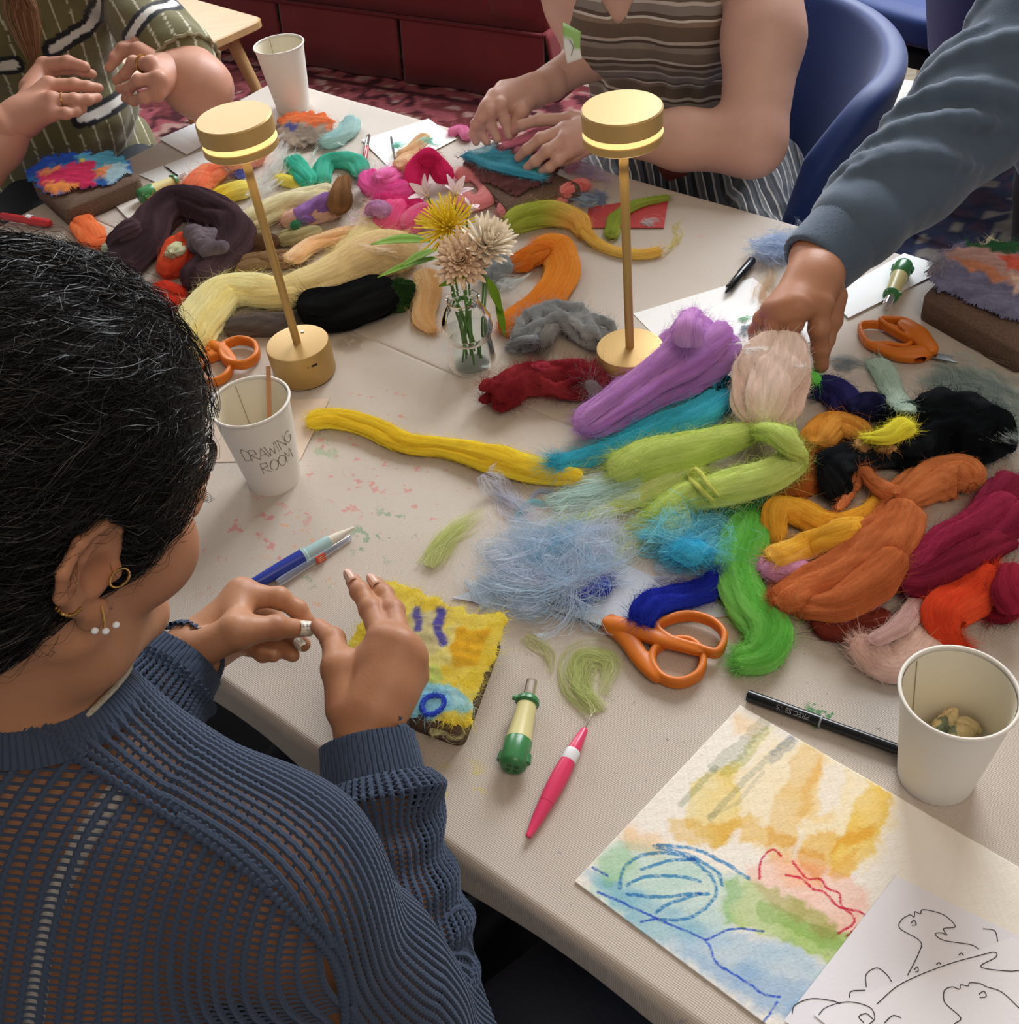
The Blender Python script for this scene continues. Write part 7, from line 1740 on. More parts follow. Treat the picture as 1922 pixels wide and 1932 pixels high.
    mb = MB(); vv, ff = sweep(fr, .0019, 8, closed=True); mb.add(vv, ff); nk = mb.build('necklace', mat('silver_chain', '#cfc8b4', .35, metal=.6, bump=1.0, bscale=700), root)
    # ---- sweater --------------------------------------------------------------------
    SW = new_mat('navy_knit')[0]; nt = SW.node_tree; b = nt.nodes['Principled BSDF']; b.inputs['Base Color'].default_value = srgb('#384357'); b.inputs['Roughness'].default_value = .85; b.inputs['Sheen Weight'].default_value = .4; b.inputs['Sheen Tint'].default_value = srgb('#98a4bc'); b.inputs['Specular IOR Level'].default_value = .2
    tc = N(nt, 'ShaderNodeTexCoord'); nz = N(nt, 'ShaderNodeTexNoise', Scale=900.0, Detail=2.0); nt.links.new(tc.outputs['Object'], nz.inputs['Vector']); bp = N(nt, 'ShaderNodeBump', Strength=.6, Distance=.0006); nt.links.new(nz.outputs['Fac'], bp.inputs['Height']); nt.links.new(bp.outputs[0], b.inputs['Normal'])
    Csm = B
    swt = empty_child = bpy.data.objects.new('sweater', None); SC.collection.objects.link(swt); swt.parent = root
    def cords(P, Nn, ok, r_c, per, zig=.0, closed=False, seg=6):
        """P (nc, ns, 3) cord centre lines with surface normals; ok mask of valid samples -> stitched cords"""
        nc, ns, _ = P.shape; T = np.gradient(P, axis=1); T /= np.maximum(np.linalg.norm(T, axis=2, keepdims=True), 1e-9); S = np.cross(T, Nn); S /= np.maximum(np.linalg.norm(S, axis=2, keepdims=True), 1e-9)
        arc = np.concatenate([np.zeros((nc, 1)), np.cumsum(np.linalg.norm(np.diff(P, axis=1), axis=2), 1)], 1); ph = arc / per * 2 * np.pi
        R_ = r_c * (1 + .26 * np.abs(np.sin(ph / 2 + np.arange(nc)[:, None] * .9)) - .1); a = np.linspace(0, 2 * np.pi, seg, endpoint=False)
        sft = zig * np.sin(ph)[..., None] * S
        v = (P + sft)[:, :, None] + (R_[..., None] * np.cos(a))[..., None] * S[:, :, None] + (R_[..., None] * np.sin(a) * .85)[..., None] * Nn[:, :, None]
        F_ = []
        ii, jj = np.meshgrid(np.arange(nc), np.arange(ns - 1), indexing='ij'); m = ok[:, :-1] & ok[:, 1:] & (np.linalg.norm(np.diff(P, axis=1), axis=2) < .02); ii = ii[m]; jj = jj[m]
        for k in range(seg):
            k2 = (k + 1) % seg; b0 = (ii * ns + jj) * seg; b1 = (ii * ns + jj + 1) * seg; F_.append(np.stack([b0 + k, b0 + k2, b1 + k2, b1 + k], 1))
        return v.reshape(-1, 3), np.concatenate(F_)[:, ::-1]
    def rungs(P, Nn, ok, r_t, every, off=.0):
        nc, ns, _ = P.shape; js = np.arange(1, ns - 1, every); A = P[:-1][:, js]; Bq = P[1:][:, js]; m = ok[:-1][:, js] & ok[1:][:, js] & (np.linalg.norm(A - Bq, axis=2) < .022); n = Nn[:-1][:, js][m]; A = A[m]; Bq = Bq[m]
        d = Bq - A; d /= np.maximum(np.linalg.norm(d, axis=1, keepdims=True), 1e-9); s_ = np.cross(d, n); a = np.linspace(0, 2 * np.pi, 4, endpoint=False); vs = []
        for t_ in (0, .5, 1): c = A + (Bq - A) * t_ - n * (.0012 * (1 if t_ == .5 else 0)); vs.append(c[:, None] + (r_t * np.cos(a))[None, :, None] * s_[:, None] + (r_t * np.sin(a))[None, :, None] * n[:, None])
        v = np.stack(vs, 1).reshape(-1, 3); base = np.arange(len(A)) * 12; F_ = []
        for q in (0, 4):
            for k in range(4): F_.append(np.stack([base + q + k, base + q + (k + 1) % 4, base + q + 4 + (k + 1) % 4, base + q + 4 + k], 1))
        return v, np.concatenate(F_)
    iso = .0065
    ctr0 = NB - spine * .012; ax_n = nrm(spine + fw * .10 - right * .02); x_ = nrm(right - ax_n * (right @ ax_n)); y_ = np.cross(ax_n, x_)
    neckr = lambda P: np.sqrt(((P - ctr0) @ x_) ** 2 + (((P - ctr0) @ y_) * 1.08) ** 2)
    seamA, seamB = NB + (JD(170, 1440, .66) - NB), JD(640, 1790, .70)
    # seam curve over the shoulder: cast from above onto the body
    sp = catmull([JD(-30, 1330, .60), JD(60, 1370, .60), JD(150, 1425, .60), JD(300, 1520, .60), JD(450, 1620, .60), JD(560, 1720, .60), JD(630, 1800, .62), JD(655, 1900, .64), JD(650, 2000, .66)], 120)
    dv = sp - np.array([0, 0, CH]); dv /= np.linalg.norm(dv, axis=1, keepdims=True)
    seam, hit = B.cast(sp - dv * .05, dv, .25, iso)
    seam = seam[hit]
    # back panel: ribs run down the back; the panel ends at the seam
    bn = nrm(-fw + ZZ * .55); ax_d = nrm(-spine + bn * (spine @ bn)); ax_s = np.cross(bn, ax_d); ax_s = ax_s if ax_s @ right > 0 else -ax_s
    cen = NB - spine * .17
    ss = np.arange(-.20, .235, .0074); dd = np.arange(-.19, .42, .00105)
    Sg, Dg = np.meshgrid(ss, dd, indexing='ij'); fan = 1 + .10 * np.clip((Dg + .1) / .3, -1, 1)
    O = cen + bn * .28 + ax_s * (Sg * fan)[..., None] + ax_d * (Dg + .12 * (np.abs(Sg) / .2) ** 2 * 0)[..., None]
    P, hit = B.cast(O.reshape(-1, 3), np.tile(-bn, (O.size // 3, 1)), .5, iso, steps=110); G = B.grad(P); P = P.reshape(*Sg.shape, 3); G = G.reshape(*Sg.shape, 3); hit = hit.reshape(Sg.shape)
    # which side of the seam: compare with nearest seam point along the shoulder side direction
    def side(Pq):
        q = Pq.reshape(-1, 3); res = np.zeros(len(q)); sm = seam[::4]
        for c0 in range(0, len(q), 20000):
            d = q[c0:c0 + 20000, None] - sm[None]; k = np.argmin((d ** 2).sum(2), 1); kk = np.clip(k, 0, len(sm) - 2); tan = sm[kk + 1] - sm[kk]; g = B.grad(sm[kk]); out = np.cross(tan, g)
            res[c0:c0 + 20000] = (d[np.arange(len(k)), k] * out).sum(1) / np.maximum(np.linalg.norm(out, axis=1), 1e-9)
        return res.reshape(Pq.shape[:-1])
    sg = side(P); ref = side(np.array([cen + bn * .1 + ax_d * .1 - ax_s * .05])[None])[0, 0]
    neckd = np.linalg.norm((P - NB) - spine * ((P - NB) @ spine)[..., None], axis=2); hgt_ = (P - NB) @ spine
    col_ok = neckr(P) > .079
    ok = hit & (np.sign(sg) == np.sign(ref)) & col_ok & (G @ bn > .12)
    cv, cf = cords(P, G, ok, .00195, .0042, .0005); rv, rf = rungs(P, G, ok, .0010, 4)
    mb = MB(); mb.add(cv, cf); mb.add(rv, rf); mb.build('back_panel', SW, swt, world=False)
    # yoke and sleeves: ribs run along the arm
    def sleeve(name, axis_pts, r0, r1, spacing, u0, u1, tmax, keep=None, bulge=None, zig=.0004, isoo=iso, thick=.0021, rung_r=.0009, puff=None, per=.0042, step=.00105):
        A = catmull(axis_pts, 160); L = np.concatenate([[0], np.cumsum(np.linalg.norm(np.diff(A, axis=0), axis=1))]); s_ = np.arange(u0 * L[-1], u1 * L[-1], step); A = np.stack([np.interp(s_, L, A[:, k]) for k in range(3)], 1)
        T, S, U = frames(A, up=bn); nc = int(2 * np.pi * r0 / spacing); th = np.linspace(0, 2 * np.pi, nc, endpoint=False)
        Dr = np.cos(th)[:, None, None] * S[None] + np.sin(th)[:, None, None] * U[None]; O = np.broadcast_to(A[None], Dr.shape)
        P, hit = B.cast(O.reshape(-1, 3), Dr.reshape(-1, 3), tmax, isoo, steps=46, outward=True); P = P.reshape(Dr.shape); hit = hit.reshape(Dr.shape[:2]); G = B.grad(P.reshape(-1, 3)).reshape(P.shape)
        if puff is not None: P = P + Dr * puff(np.linspace(u0, u1, len(s_)), th)[..., None]
        # smooth along the length
        for _ in range(3): P[:, 1:-1] = (P[:, :-2] + 2 * P[:, 1:-1] + P[:, 2:]) / 4
        if keep is not None: hit = hit & keep(P)
        P2 = np.concatenate([P, P[:1]]); G2 = np.concatenate([G, G[:1]]); h2 = np.concatenate([hit, hit[:1]])
        cv, cf = cords(P, G, hit, thick, per, zig); rv, rf = rungs(P2, G2, h2, rung_r, 4); mb = MB(); mb.add(cv, cf)
        if len(rv): mb.add(rv, rf)
        # knitted ground behind the tight ribs
        return mb.build(name, SW, swt, world=False)
    kp = lambda P: (np.sign(side(P)) != np.sign(ref)) & (neckr(P) > .079)
    inner = RS + (NB - RS) * .85 - spine * .035 + fw * .015
    mid1 = RS + (NB - RS) * .4 - spine * .01
    pf_up = lambda uu, th: .004 + .005 * np.clip((uu - .55) / .3, 0, 1)[None] * (1 + .6 * np.sin(uu[None] * 26 + 1.5 * np.sin(th)[:, None]))
    sleeve('upper_sleeve', [inner, mid1, RS, RS * .5 + RE * .5, RE], .060, .05, .0056, 0.0, 1.0, .095, kp, puff=pf_up)
    pf_low = lambda uu, th: (.006 * np.sin(np.pi * np.clip(uu, 0, 1)) + .013 * np.exp(-((uu - .80) / .07) ** 2) * (1 + .5 * np.sin(th * 2 + 1))[:, None] + .003 * np.sin(uu[None] * 40 + 2 * np.sin(th * 2)[:, None]) * (uu[None] < .8))
    ext = RWr - nrm(mc_dir := (JJ(740, 1215, .95) - RWr)) * .0
    sleeve('lower_sleeve', [RE, RE * .5 + RWr * .5 + [0, 0, -.004], RWr], .052, .04, .0062, 0.0, .86, .075, None, puff=pf_low)
    pf_c = lambda uu, th: .0015 + .004 * (1 - uu[None]) * np.ones((len(th), 1)) + .0025 * np.sin(uu[None] * 3.1)
    sleeve('cuff', [RE, RE * .5 + RWr * .5, RWr], .040, .04, .0042, .78, 1.0, .06, None, puff=lambda uu, th: .003 + 0 * np.add.outer(th, uu), zig=0, per=.02, thick=.0024)
    inL = LS + (NB - LS) * .8 - spine * .04
    sleeve('left_upper_sleeve', [inL, LS, LS * .5 + LE * .5, LE], .058, .05, .0062, 0, 1, .09, None, puff=lambda uu, th: .003 + 0 * np.add.outer(th, uu))
    sleeve('left_lower_sleeve', [LE, LE * .5 + LWr * .5, LWr], .048, .04, .0056, 0, .78, .07, None, puff=lambda uu, th: .006 + .006 * np.exp(-((uu - .8) / .08) ** 2)[None] + 0 * np.add.outer(th, uu))
    sleeve('left_cuff', [LE, LE * .5 + LWr * .5, LWr], .038, .04, .0042, .70, 1.0, .06, None, puff=lambda uu, th: .003 + 0 * np.add.outer(th, uu), zig=0, per=.02, thick=.0024)
    # front panel (seen past the shoulder): closed knit
    fs = np.arange(-.17, .19, .006); fd = np.arange(-.12, .34, .0016); Sg, Dg = np.meshgrid(fs, fd, indexing='ij'); O = cen + fw * .3 + right * Sg[..., None] - spine * Dg[..., None]
    P, hit = B.cast(O.reshape(-1, 3), np.tile(-fw, (O.size // 3, 1)), .45, iso, steps=90); G = B.grad(P).reshape(*Sg.shape, 3); P = P.reshape(*Sg.shape, 3); hit = hit.reshape(Sg.shape)
    okf = hit & (G @ fw > .1) & (neckr(P) > .078)
    cv, cf = cords(P, G, okf, .0026, .0042, .0003); mb = MB(); mb.add(cv, cf); mb.build('front_panel', SW, swt, world=False)
    # raised seam cords
    mb = MB()
    for off_ in (-.0028, .0028):
        G = B.grad(seam); tan = np.gradient(seam, axis=0); sd = np.cross(tan, G); sd /= np.maximum(np.linalg.norm(sd, axis=1, keepdims=True), 1e-9)
        q = seam + G * .0025 + sd * off_; q = catmull(q[::3], 500); vv, ff = sweep(q, .0026 * (1 + .3 * np.sin(np.arange(500) * 1.1)), 7); mb.add(vv, ff)
    mb.build('raglan_seam', SW, swt, world=False)
    # ribbed collar
    nrib = 132; ang = np.linspace(0, 2 * np.pi, nrib, endpoint=False); dirs = np.cos(ang)[:, None] * x_ + np.sin(ang)[:, None] * y_ / 1.08
    O = ctr0 + dirs * .083 + ax_n * .10; bot, hit = B.cast(O, np.tile(-ax_n, (nrib, 1)), .26, iso, steps=120); hb = (bot - ctr0) @ ax_n; hb = np.where(hit, hb, np.nan)
    good = ~np.isnan(hb); hb = np.interp(np.arange(nrib), np.where(good)[0], hb[good], period=nrib)
    for _ in range(6): hb = (np.roll(hb, 1) + 2 * hb + np.roll(hb, -1)) / 4
    tt = np.linspace(0, 1, 20); prof_r = .085 - .021 * tt ** 1.15; prof_h = np.sin(tt * 1.5) * .021
    Pc = ctr0 + dirs[:, None] * prof_r[None, :, None] + ax_n * (hb[:, None] * (1 - tt * .25)[None] + prof_h[None])[..., None]
    tan_ = np.gradient(Pc, axis=1); circ = np.roll(Pc, -1, 0) - np.roll(Pc, 1, 0); Gn = np.cross(circ, tan_); Gn /= np.linalg.norm(Gn, axis=2, keepdims=True); Gn = np.where(((Gn * (dirs[:, None] + ax_n)).sum(2) < 0)[..., None], -Gn, Gn)
    cv, cf = cords(Pc, Gn, np.ones(Pc.shape[:2], bool), .0021, .05, 0); mb = MB(); mb.add(cv, cf)
    ring = (Pc[:, -1] + Pc[:, -2]) / 2; vv, ff = sweep(ring, .0022, 8, closed=True); mb.add(vv, ff)
    v0 = (Pc - Gn * .0012).reshape(-1, 3); mb.add(v0, grid_faces(nrib, Pc.shape[1], True)); mb.build('ribbed_collar', SW, swt, world=False)
    for o in list(swt.children): o.data.transform(Matrix.Translation(-Vector(root.location)))
    # bra strap under the knit
    st = catmull([JD(222, 1490, .60), JD(150, 1600, .60), JD(90, 1740, .60), JD(62, 1932, .60)], 60); dv = st - np.array([0, 0, CH]); dv /= np.linalg.norm(dv, axis=1, keepdims=True); st, hit = B.cast(st - dv * .08, dv, .3, -.0045)
    Gs = B.grad(st); tan = np.gradient(st, axis=0); sd = np.cross(tan, Gs); sd /= np.linalg.norm(sd, axis=1, keepdims=True); rows = np.stack([st - sd * .006, st + Gs * .001, st + sd * .006], 1).reshape(-1, 3); mb = MB(); mb.add(rows, grid_faces(len(st), 3)); o = mb.build('white_strap', mat('white_elastic', '#dcd8d4', .6), root); so = o.modifiers.new('t', 'SOLIDIFY'); so.thickness = .001
    # jeans
    jm = mat('dark_denim', '#1c2230', .85, noise=.15, nscale=200, bump=.3, bscale=500); Lg = Field(np.array([-.68, .05, .0]), np.array([.16, .90, .68]), .007)
    Lg.ell(PV + [0, 0, -.03], (.17, .135, .12), R3, .04); VTn = nrm(np.array([.75, .66, 0]))
    for sd, kn in ((1, np.array([.035, .46, -.235])), (-1, np.array([-.25, .74, -.235]))):
        hip = PV + right * sd * .09 - ZZ * .03; kn = kn + T0; Lg.chain([hip, kn], [.092, .07], .03); ft = np.array([kn[0] + .02, kn[1] - .04, .10]); Lg.chain([kn, ft], [.066, .048], .02)
    v, f_ = Lg.mesh(); me = np_mesh('jeans', v - np.array(root.location), f_, True); link('jeans', me, jm, root)
    for sd, kn in ((1, np.array([.035, .46, 0])), (-1, np.array([-.25, .74, 0]))):
        p = np.array([kn[0] + .02, kn[1] - .04, 0]); d = nrm(np.array([.75, .66, 0])); S_ = Field(p - [.2, .2, .0], p + [.22, .22, .16], .006); S_.cone(p + [0, 0, .035], p + d * .15 + [0, 0, .028], .042, .034, .02); S_.cone(p + [0, 0, .05], p + [0, 0, .1], .045, .045, .02); S_.plane_cut((0, 0, .004), (0, 0, -1)); v, f_ = S_.mesh(); link('shoe', np_mesh('shoe', v - np.array(root.location), f_, True), mat('black_shoe', '#17171a', .6), root)
    return root
woman()
# the chair she sits on
def stool():
    c = np.array([-.50, .20, 0]); t = empty('dining_chair', c, 'dark chair under the person in the navy sweater', 'chair'); m = mat('dark_chair_wood', '#241c18', .5)
    mb = MB(); v, f = lathe([(0, .445), (.19, .445), (.205, .435), (.205, .42), (.19, .41), (0, .41)], 40, c); mb.add(v, f); mb.build('seat', m, t)
    for k in range(4):
        a = .8 + k * 1.5708; v, f = sweep([c + [.14 * math.cos(a), .14 * math.sin(a), .412], c + [.19 * math.cos(a), .19 * math.sin(a), .004]], [.016, .012], 12); mb = MB(); mb.add(v, f); mb.build('leg', m, t)
stool()
def stripe_mat(name, stops, scale, axis=2, rough=.85, thin=None):
    """woven bands: colour ramp repeated along an object axis"""
    m, nt, b = new_mat(name); L = nt.links; tc = N(nt, 'ShaderNodeTexCoord'); sx = N(nt, 'ShaderNodeSeparateXYZ'); L.new(tc.outputs['Object'], sx.inputs[0])
    nz = N(nt, 'ShaderNodeTexNoise', Scale=14.0, Detail=1.0); L.new(tc.outputs['Object'], nz.inputs['Vector'])
    ad = N(nt, 'ShaderNodeMath', operation='MULTIPLY_ADD'); L.new(nz.outputs['Fac'], ad.inputs[0]); ad.inputs[1].default_value = .012; L.new(sx.outputs[axis], ad.inputs[2])
    mu = N(nt, 'ShaderNodeMath', operation='MULTIPLY'); L.new(ad.outputs[0], mu.inputs[0]); mu.inputs[1].default_value = scale
    fr = N(nt, 'ShaderNodeMath', operation='FRACT'); L.new(mu.outputs[0], fr.inputs[0])
    cr = N(nt, 'ShaderNodeValToRGB'); cr.color_ramp.interpolation = 'CONSTANT'; el = cr.color_ramp.elements
    el[0].position = 0; el[0].color = srgb(stops[0][1]); el[1].position = stops[1][0]; el[1].color = srgb(stops[1][1])
    for p, c in stops[2:]: e = el.new(p); e.color = srgb(c)
    L.new(fr.outputs[0], cr.inputs[0]); L.new(cr.outputs[0], b.inputs['Base Color']); b.inputs['Roughness'].default_value = rough; b.inputs['Specular IOR Level'].default_value = .2
    wv = N(nt, 'ShaderNodeTexNoise', Scale=420.0, Detail=2.0); L.new(tc.outputs['Object'], wv.inputs['Vector']); bp = N(nt, 'ShaderNodeBump', Strength=.4, Distance=.001); L.new(wv.outputs['Fac'], bp.inputs['Height']); L.new(bp.outputs[0], b.inputs['Normal'])
    b.inputs['Sheen Weight'].default_value = .2
    return m
def simple_hair(root, C, M, hexc, lo=-.12, long=False):
    F = Field(C - .17, C + .17, .004); W = lambda x, y, z: C + M @ np.array([x, y, z])
    F.ell(W(0, -.016, .035), (.088, .11, .098), M, .01); F.ell(W(0, -.06, -.03), (.08, .055, .09), M, .02); F.ell(W(0, .12, -.04), (.08, .08, .10), M, .012, True); F.ell(W(0, 0, -.17), (.11, .12, .07), M, .01, True)
    v, f = F.mesh(); G = F.grad(v); v = v + G * (.003 * wob(v, 18, 3, 3))[:, None]; m = mat('hair_' + hexc[1:], hexc, .45, noise=.25, nscale=30, bump=.8, bscale=90)
    return link('hair', np_mesh('hair', v - np.array(root.location), f, True), m, root)

def person_striped():
    PV = np.array([.43, 1.97, -.19]) + T0; NB = np.array([.352, 1.835, .335]) + T0
    root = empty('person', np.array([.43, 1.97, 0]), 'person in a sleeveless grey and brown striped top with fringe, wool under both hands', 'person')
    RS = np.array([.200, 1.905, .250]) + T0; LS = np.array([.495, 1.745, .250]) + T0; SK = '#d3a796'
    RE = J(1098, 142, .085) + np.array([.02, .06, 0]); RW = J(1006, 172, .085); LE = J(1418, 268, .055); LW = J(1128, 250, .062)
    right = nrm(RS - LS); spine = nrm(NB - PV); fw = nrm(np.cross(spine, right)); fw = -fw if fw[1] > 0 else fw; R3 = np.stack([right, fw, spine], 1)
    C, M = head_frame(NB + spine * .17 + fw * .05, fw * .8 + np.array([0, 0, -.6]), spine + fw * .45)
    ms = []
    H = Field(C - .19, C + .17, .0035); head_prims(H, C, M, .97, NB + [0, 0, -.02]); H.cone(NB, RS, .045, .05, .03); H.cone(NB, LS, .045, .05, .03); v, f = H.mesh(); ms.append((v, f, skin_cols(v, SK, [(C + M @ np.array([0, .1, -.065]), .018, '#b0605c', .7)], 1)))
    B = Field(np.array([.0, 1.40, .42]), np.array([.72, 2.16, 1.16]), .0045)
    B.ell(NB - spine * .17, (.15, .105, .16), R3, .03); B.ell(NB - spine * .36, (.125, .10, .14), R3, .05); B.ell(PV, (.17, .14, .12), R3, .05)
    B.cone(NB, RS, .055, .055, .05); B.cone(NB, LS, .055, .055, .05); B.cone(NB, NB - spine * .15 + fw * .03, .05, .08, .05)
    for s_ in (-1, 1): B.ell(NB - spine * .18 + fw * .085 + right * s_ * .068, (.066, .056, .07), R3, .03)
    B.chain([RS, RS * .5 + RE * .5 , RE], [.046, .040, .034], .03); B.chain([RE, RW], [.034, .024], .015)
    B.chain([LS, LS * .55 + LE * .45 + [.008, 0, 0], LE], [.058, .057, .049], .03); B.chain([LE, LE * .55 + LW * .45 - [0, 0, .003], LW], [.049, .043, .026], .02)
    v, f = B.mesh(); ms.append((v, f, skin_cols(v, SK, [(LE, .05, '#c08a80', .5), (LW, .04, '#c4907e', .3)], 3)))
    # left hand: fingers spread down over the wool
    P = J; cl = P(1055, 262, .05); Hd = Field(cl - [.12, .11, .06], cl + [.12, .13, .075], .0019)
    mc = [P(1074, 226, .075), P(1066, 246, .078), P(1066, 264, .073), P(1074, 284, .062)]
    Hd.cone(P(1180, 250, .062), LW, .030, .026, .012)
    for q, r_ in zip(mc, (.014, .0145, .014, .0125)): Hd.cone(LW, q, .022, r_, .014)
    fingers(Hd, [([mc[0], P(1018, 226, .078), P(984, 236, .07), P(966, 248, .058)], [.0112, .0092, .008, .0068]), ([mc[1], P(1020, 262, .076), P(994, 282, .06), P(978, 298, .045)], [.0115, .0095, .0082, .007]),
                 ([mc[2], P(1032, 284, .068), P(1010, 304, .052), P(994, 316, .040)], [.0112, .0092, .008, .0068]), ([mc[3], P(1052, 302, .055), P(1036, 316, .044), P(1022, 324, .036)], [.0102, .0084, .0074, .0064]),
                 ([P(1120, 268, .058), P(1080, 292, .048), P(1058, 304, .042)], [.0155, .0115, .009])])
    v, f = Hd.mesh(); ms.append((v, f, skin_cols(v, SK, [(q, .014, '#bf7f70', .5) for q in mc] + [(P(966, 248, .058), .014, '#cc8478', .5), (P(980, 297, .045), .014, '#cc8478', .5)], 4)))
    # right hand: fingertips pinching downwards
    cl = P(935, 210, .07); Hd = Field(cl - [.10, .12, .08], cl + [.12, .12, .085], .0019)
    mc = [P(950, 168, .105), P(934, 182, .105), P(922, 200, .098), P(914, 216, .088)]
    Hd.cone(P(1040, 158, .085), RW, .028, .024, .012)
    for q, r_ in zip(mc, (.0135, .0135, .013, .0118)): Hd.cone(RW, q, .020, r_, .014)
    fingers(Hd, [([mc[0], P(944, 196, .100), P(952, 226, .075), P(960, 256, .052)], [.0112, .0095, .0082, .007]), ([mc[1], P(924, 208, .095), P(926, 236, .07), P(938, 262, .05)], [.0112, .0095, .0082, .007]),
                 ([mc[2], P(908, 222, .085), P(906, 248, .06), P(918, 268, .045)], [.0108, .0092, .0078, .0066]), ([mc[3], P(898, 234, .075), P(893, 252, .058), P(898, 268, .045)], [.0098, .0082, .0072, .0062]),
                 ([P(1000, 186, .082), P(984, 208, .08), P(972, 232, .062), P(968, 250, .052)], [.016, .0125, .0098, .0078])])
    v, f = Hd.mesh(); ms.append((v, f, skin_cols(v, SK, [(q, .013, '#bf7f70', .45) for q in mc], 6)))
    body_obj(ms, skin_mat('fair_rosy_skin', SK), root)
    simple_hair(root, C, M, '#6a4a34')
    # sleeveless striped top
    T_ = Field(np.array([.08, 1.55, .60]), np.array([.66, 2.10, 1.13]), .004)
    T_.ell(NB - spine * .17 + fw * .005, (.158, .12, .15), R3, .03); T_.ell(NB - spine * .33 - right * .018, (.172, .13, .12), R3, .04); T_.ell(NB - spine * .2 - right * .03, (.150, .12, .14), R3, .04); T_.cone(NB - spine * .015 + right * .055, RS * .62 + NB * .38 - spine * .01, .062, .064, .04); T_.cone(NB - spine * .015 - right * .055, LS * .62 + NB * .38 - spine * .01, .062, .066, .04)
    for s_ in (-1, 1): T_.ell(NB - spine * .18 + fw * .09 + right * s_ * .068, (.075, .062, .08), R3, .03)
    o_ = JD(1166, 30, 1.2); d_ = nrm(o_ - np.array([0, 0, CH])); q_, _h = T_.cast(o_[None], d_[None], 1.2, 0, steps=300); dq = depth(q_[0]); [T_.cone(JD(1166, -170, dq + e_), JD(1166, 48, dq + e_), .085, .007, .006, True) for e_ in (-.02, 0, .02, .04)]; T_.ell(NB + ZZ * .03, (.07, .07, .06), R3, .01, True)
    hem = NB - spine * .365; T_.plane_cut(hem, -spine)
    v, f = T_.mesh(); G = T_.grad(v); lowf = np.clip(1 - ((v - hem) @ spine) / .2, 0, 1); an = np.arctan2((v - hem) @ fw, (v - hem) @ right); v = v + G * (lowf * .008 * np.sin(an * 15 + 2 * np.sin(an * 3)) + .002 * wob(v, 12, 2))[:, None]
    sm = stripe_mat('woven_stripes', [(0, '#8a8078'), (.10, '#c4bab0'), (.14, '#6f6258'), (.22, '#a89c90'), (.27, '#5c4c40'), (.33, '#cfc6bc'), (.37, '#7a6c60'), (.52, '#94887c'), (.60, '#544840'), (.64, '#bdb2a6'), (.68, '#6a5a4c'), (.86, '#8c7868'), (.92, '#d4ccc2'), (.95, '#5e5048')], 8.5)
    top = link('striped_top', np_mesh('striped_top', v - np.array(root.location), f, True), sm, root)
    # knotted fringe along the hem
    r = np.random.default_rng(4); mb = MB(); fc = [hx(c) for c in ('#a09080', '#6c5c50', '#8c4a40', '#b8a898', '#5a5048')]
    for k in range(150):
        a = 2 * np.pi * k / 150; R_ = (.174 + .006 * math.sin(a * 15), .134 + .006 * math.sin(a * 15)); p = hem - right * .018 + right * math.cos(a) * R_[0] + fw * math.sin(a) * R_[1] + spine * .006
        q = p - spine * r.uniform(.030, .045) + right * r.normal() * .004 + fw * r.normal() * .004; v_, f_ = sweep([p, (p + q) / 2 + fw * .002, q], [.0016, .0013, .0009], 5); mb.add(v_, f_, fc[r.integers(0, 5)])
    mb.build('fringe', vcol_mat('fringe_yarn', rough=.9), root, usecol=True)
    # skirt
    S_ = Field(np.array([-.02, 1.35, .05]), np.array([.85, 2.22, .80]), .006)
    S_.ell(NB - spine * .42, (.135, .115, .12), R3, .04); S_.ell(PV + [0, 0, .0], (.19, .16, .13), R3, .05)
    kn = [np.array([.18, 1.62, -.21]) + T0, np.array([.47, 1.47, -.22]) + T0]
    for q, sg in zip(kn, (1, -1)): S_.cone(PV + right * .08 * sg, q, .10, .085, .05); S_.cone(q, q * [1, 1, 0] + [.03 * -sg, .04, .2], .085, .09, .05)
    S_.cone(kn[0], kn[1], .06, .06, .06); S_.cone(kn[1], np.array([.60, 1.60, .40]), .07, .10, .06); S_.cone(PV, np.array([.66, 1.72, .42]), .12, .10, .06)
    v, f = S_.mesh(); G = S_.grad(v); v = v + G * (.008 * np.sin(v[:, 0] * 70 + 3 * wob(v, 3, 1)) * np.clip((1.0 - v[:, 2]) / .3, 0, 1))[:, None]
    st = stripe_mat('skirt_stripes', [(0, '#3a3e46'), (.18, '#b0aca6'), (.26, '#4a4e56'), (.45, '#25282e'), (.60, '#8c8a88'), (.68, '#5c6064'), (.85, '#cac6c0'), (.90, '#2e3138')], 24.0, axis=0)
    link('striped_skirt', np_mesh('striped_skirt', v - np.array(root.location), f, True), st, root)
    W_ = Field(np.array([.1, 1.6, .48]), np.array([.7, 2.15, .80]), .005); W_.ell(NB - spine * .44, (.150, .140, .10), R3, .02); W_.plane_cut(NB - spine * .37, spine); v, f = W_.mesh(); G = W_.grad(v); v = v + G * (.003 * np.sin(v[:, 0] * 180))[:, None]
    link('red_waistband', np_mesh('red_waistband', v - np.array(root.location), f, True), mat('brick_red_cloth', '#7c3a34', .9, noise=.2, nscale=60), root)
    for q, sg in zip(kn, (1, -1)):
        p = q * [1, 1, 0]; X = Field(p - [.12, .2, .0], p + [.12, .12, .18], .006); X.cone(p + [0, .0, .04], p + [0, -.12, .03], .045, .035, .02); X.cone(p + [0, 0, .05], p + [0, .01, .14], .045, .045, .02); X.plane_cut((0, 0, .018), (0, 0, -1)); v, f = X.mesh(); link('shoe', np_mesh('shoe', v - np.array(root.location), f, True), mat('brown_shoe', '#4a3428', .6), root)
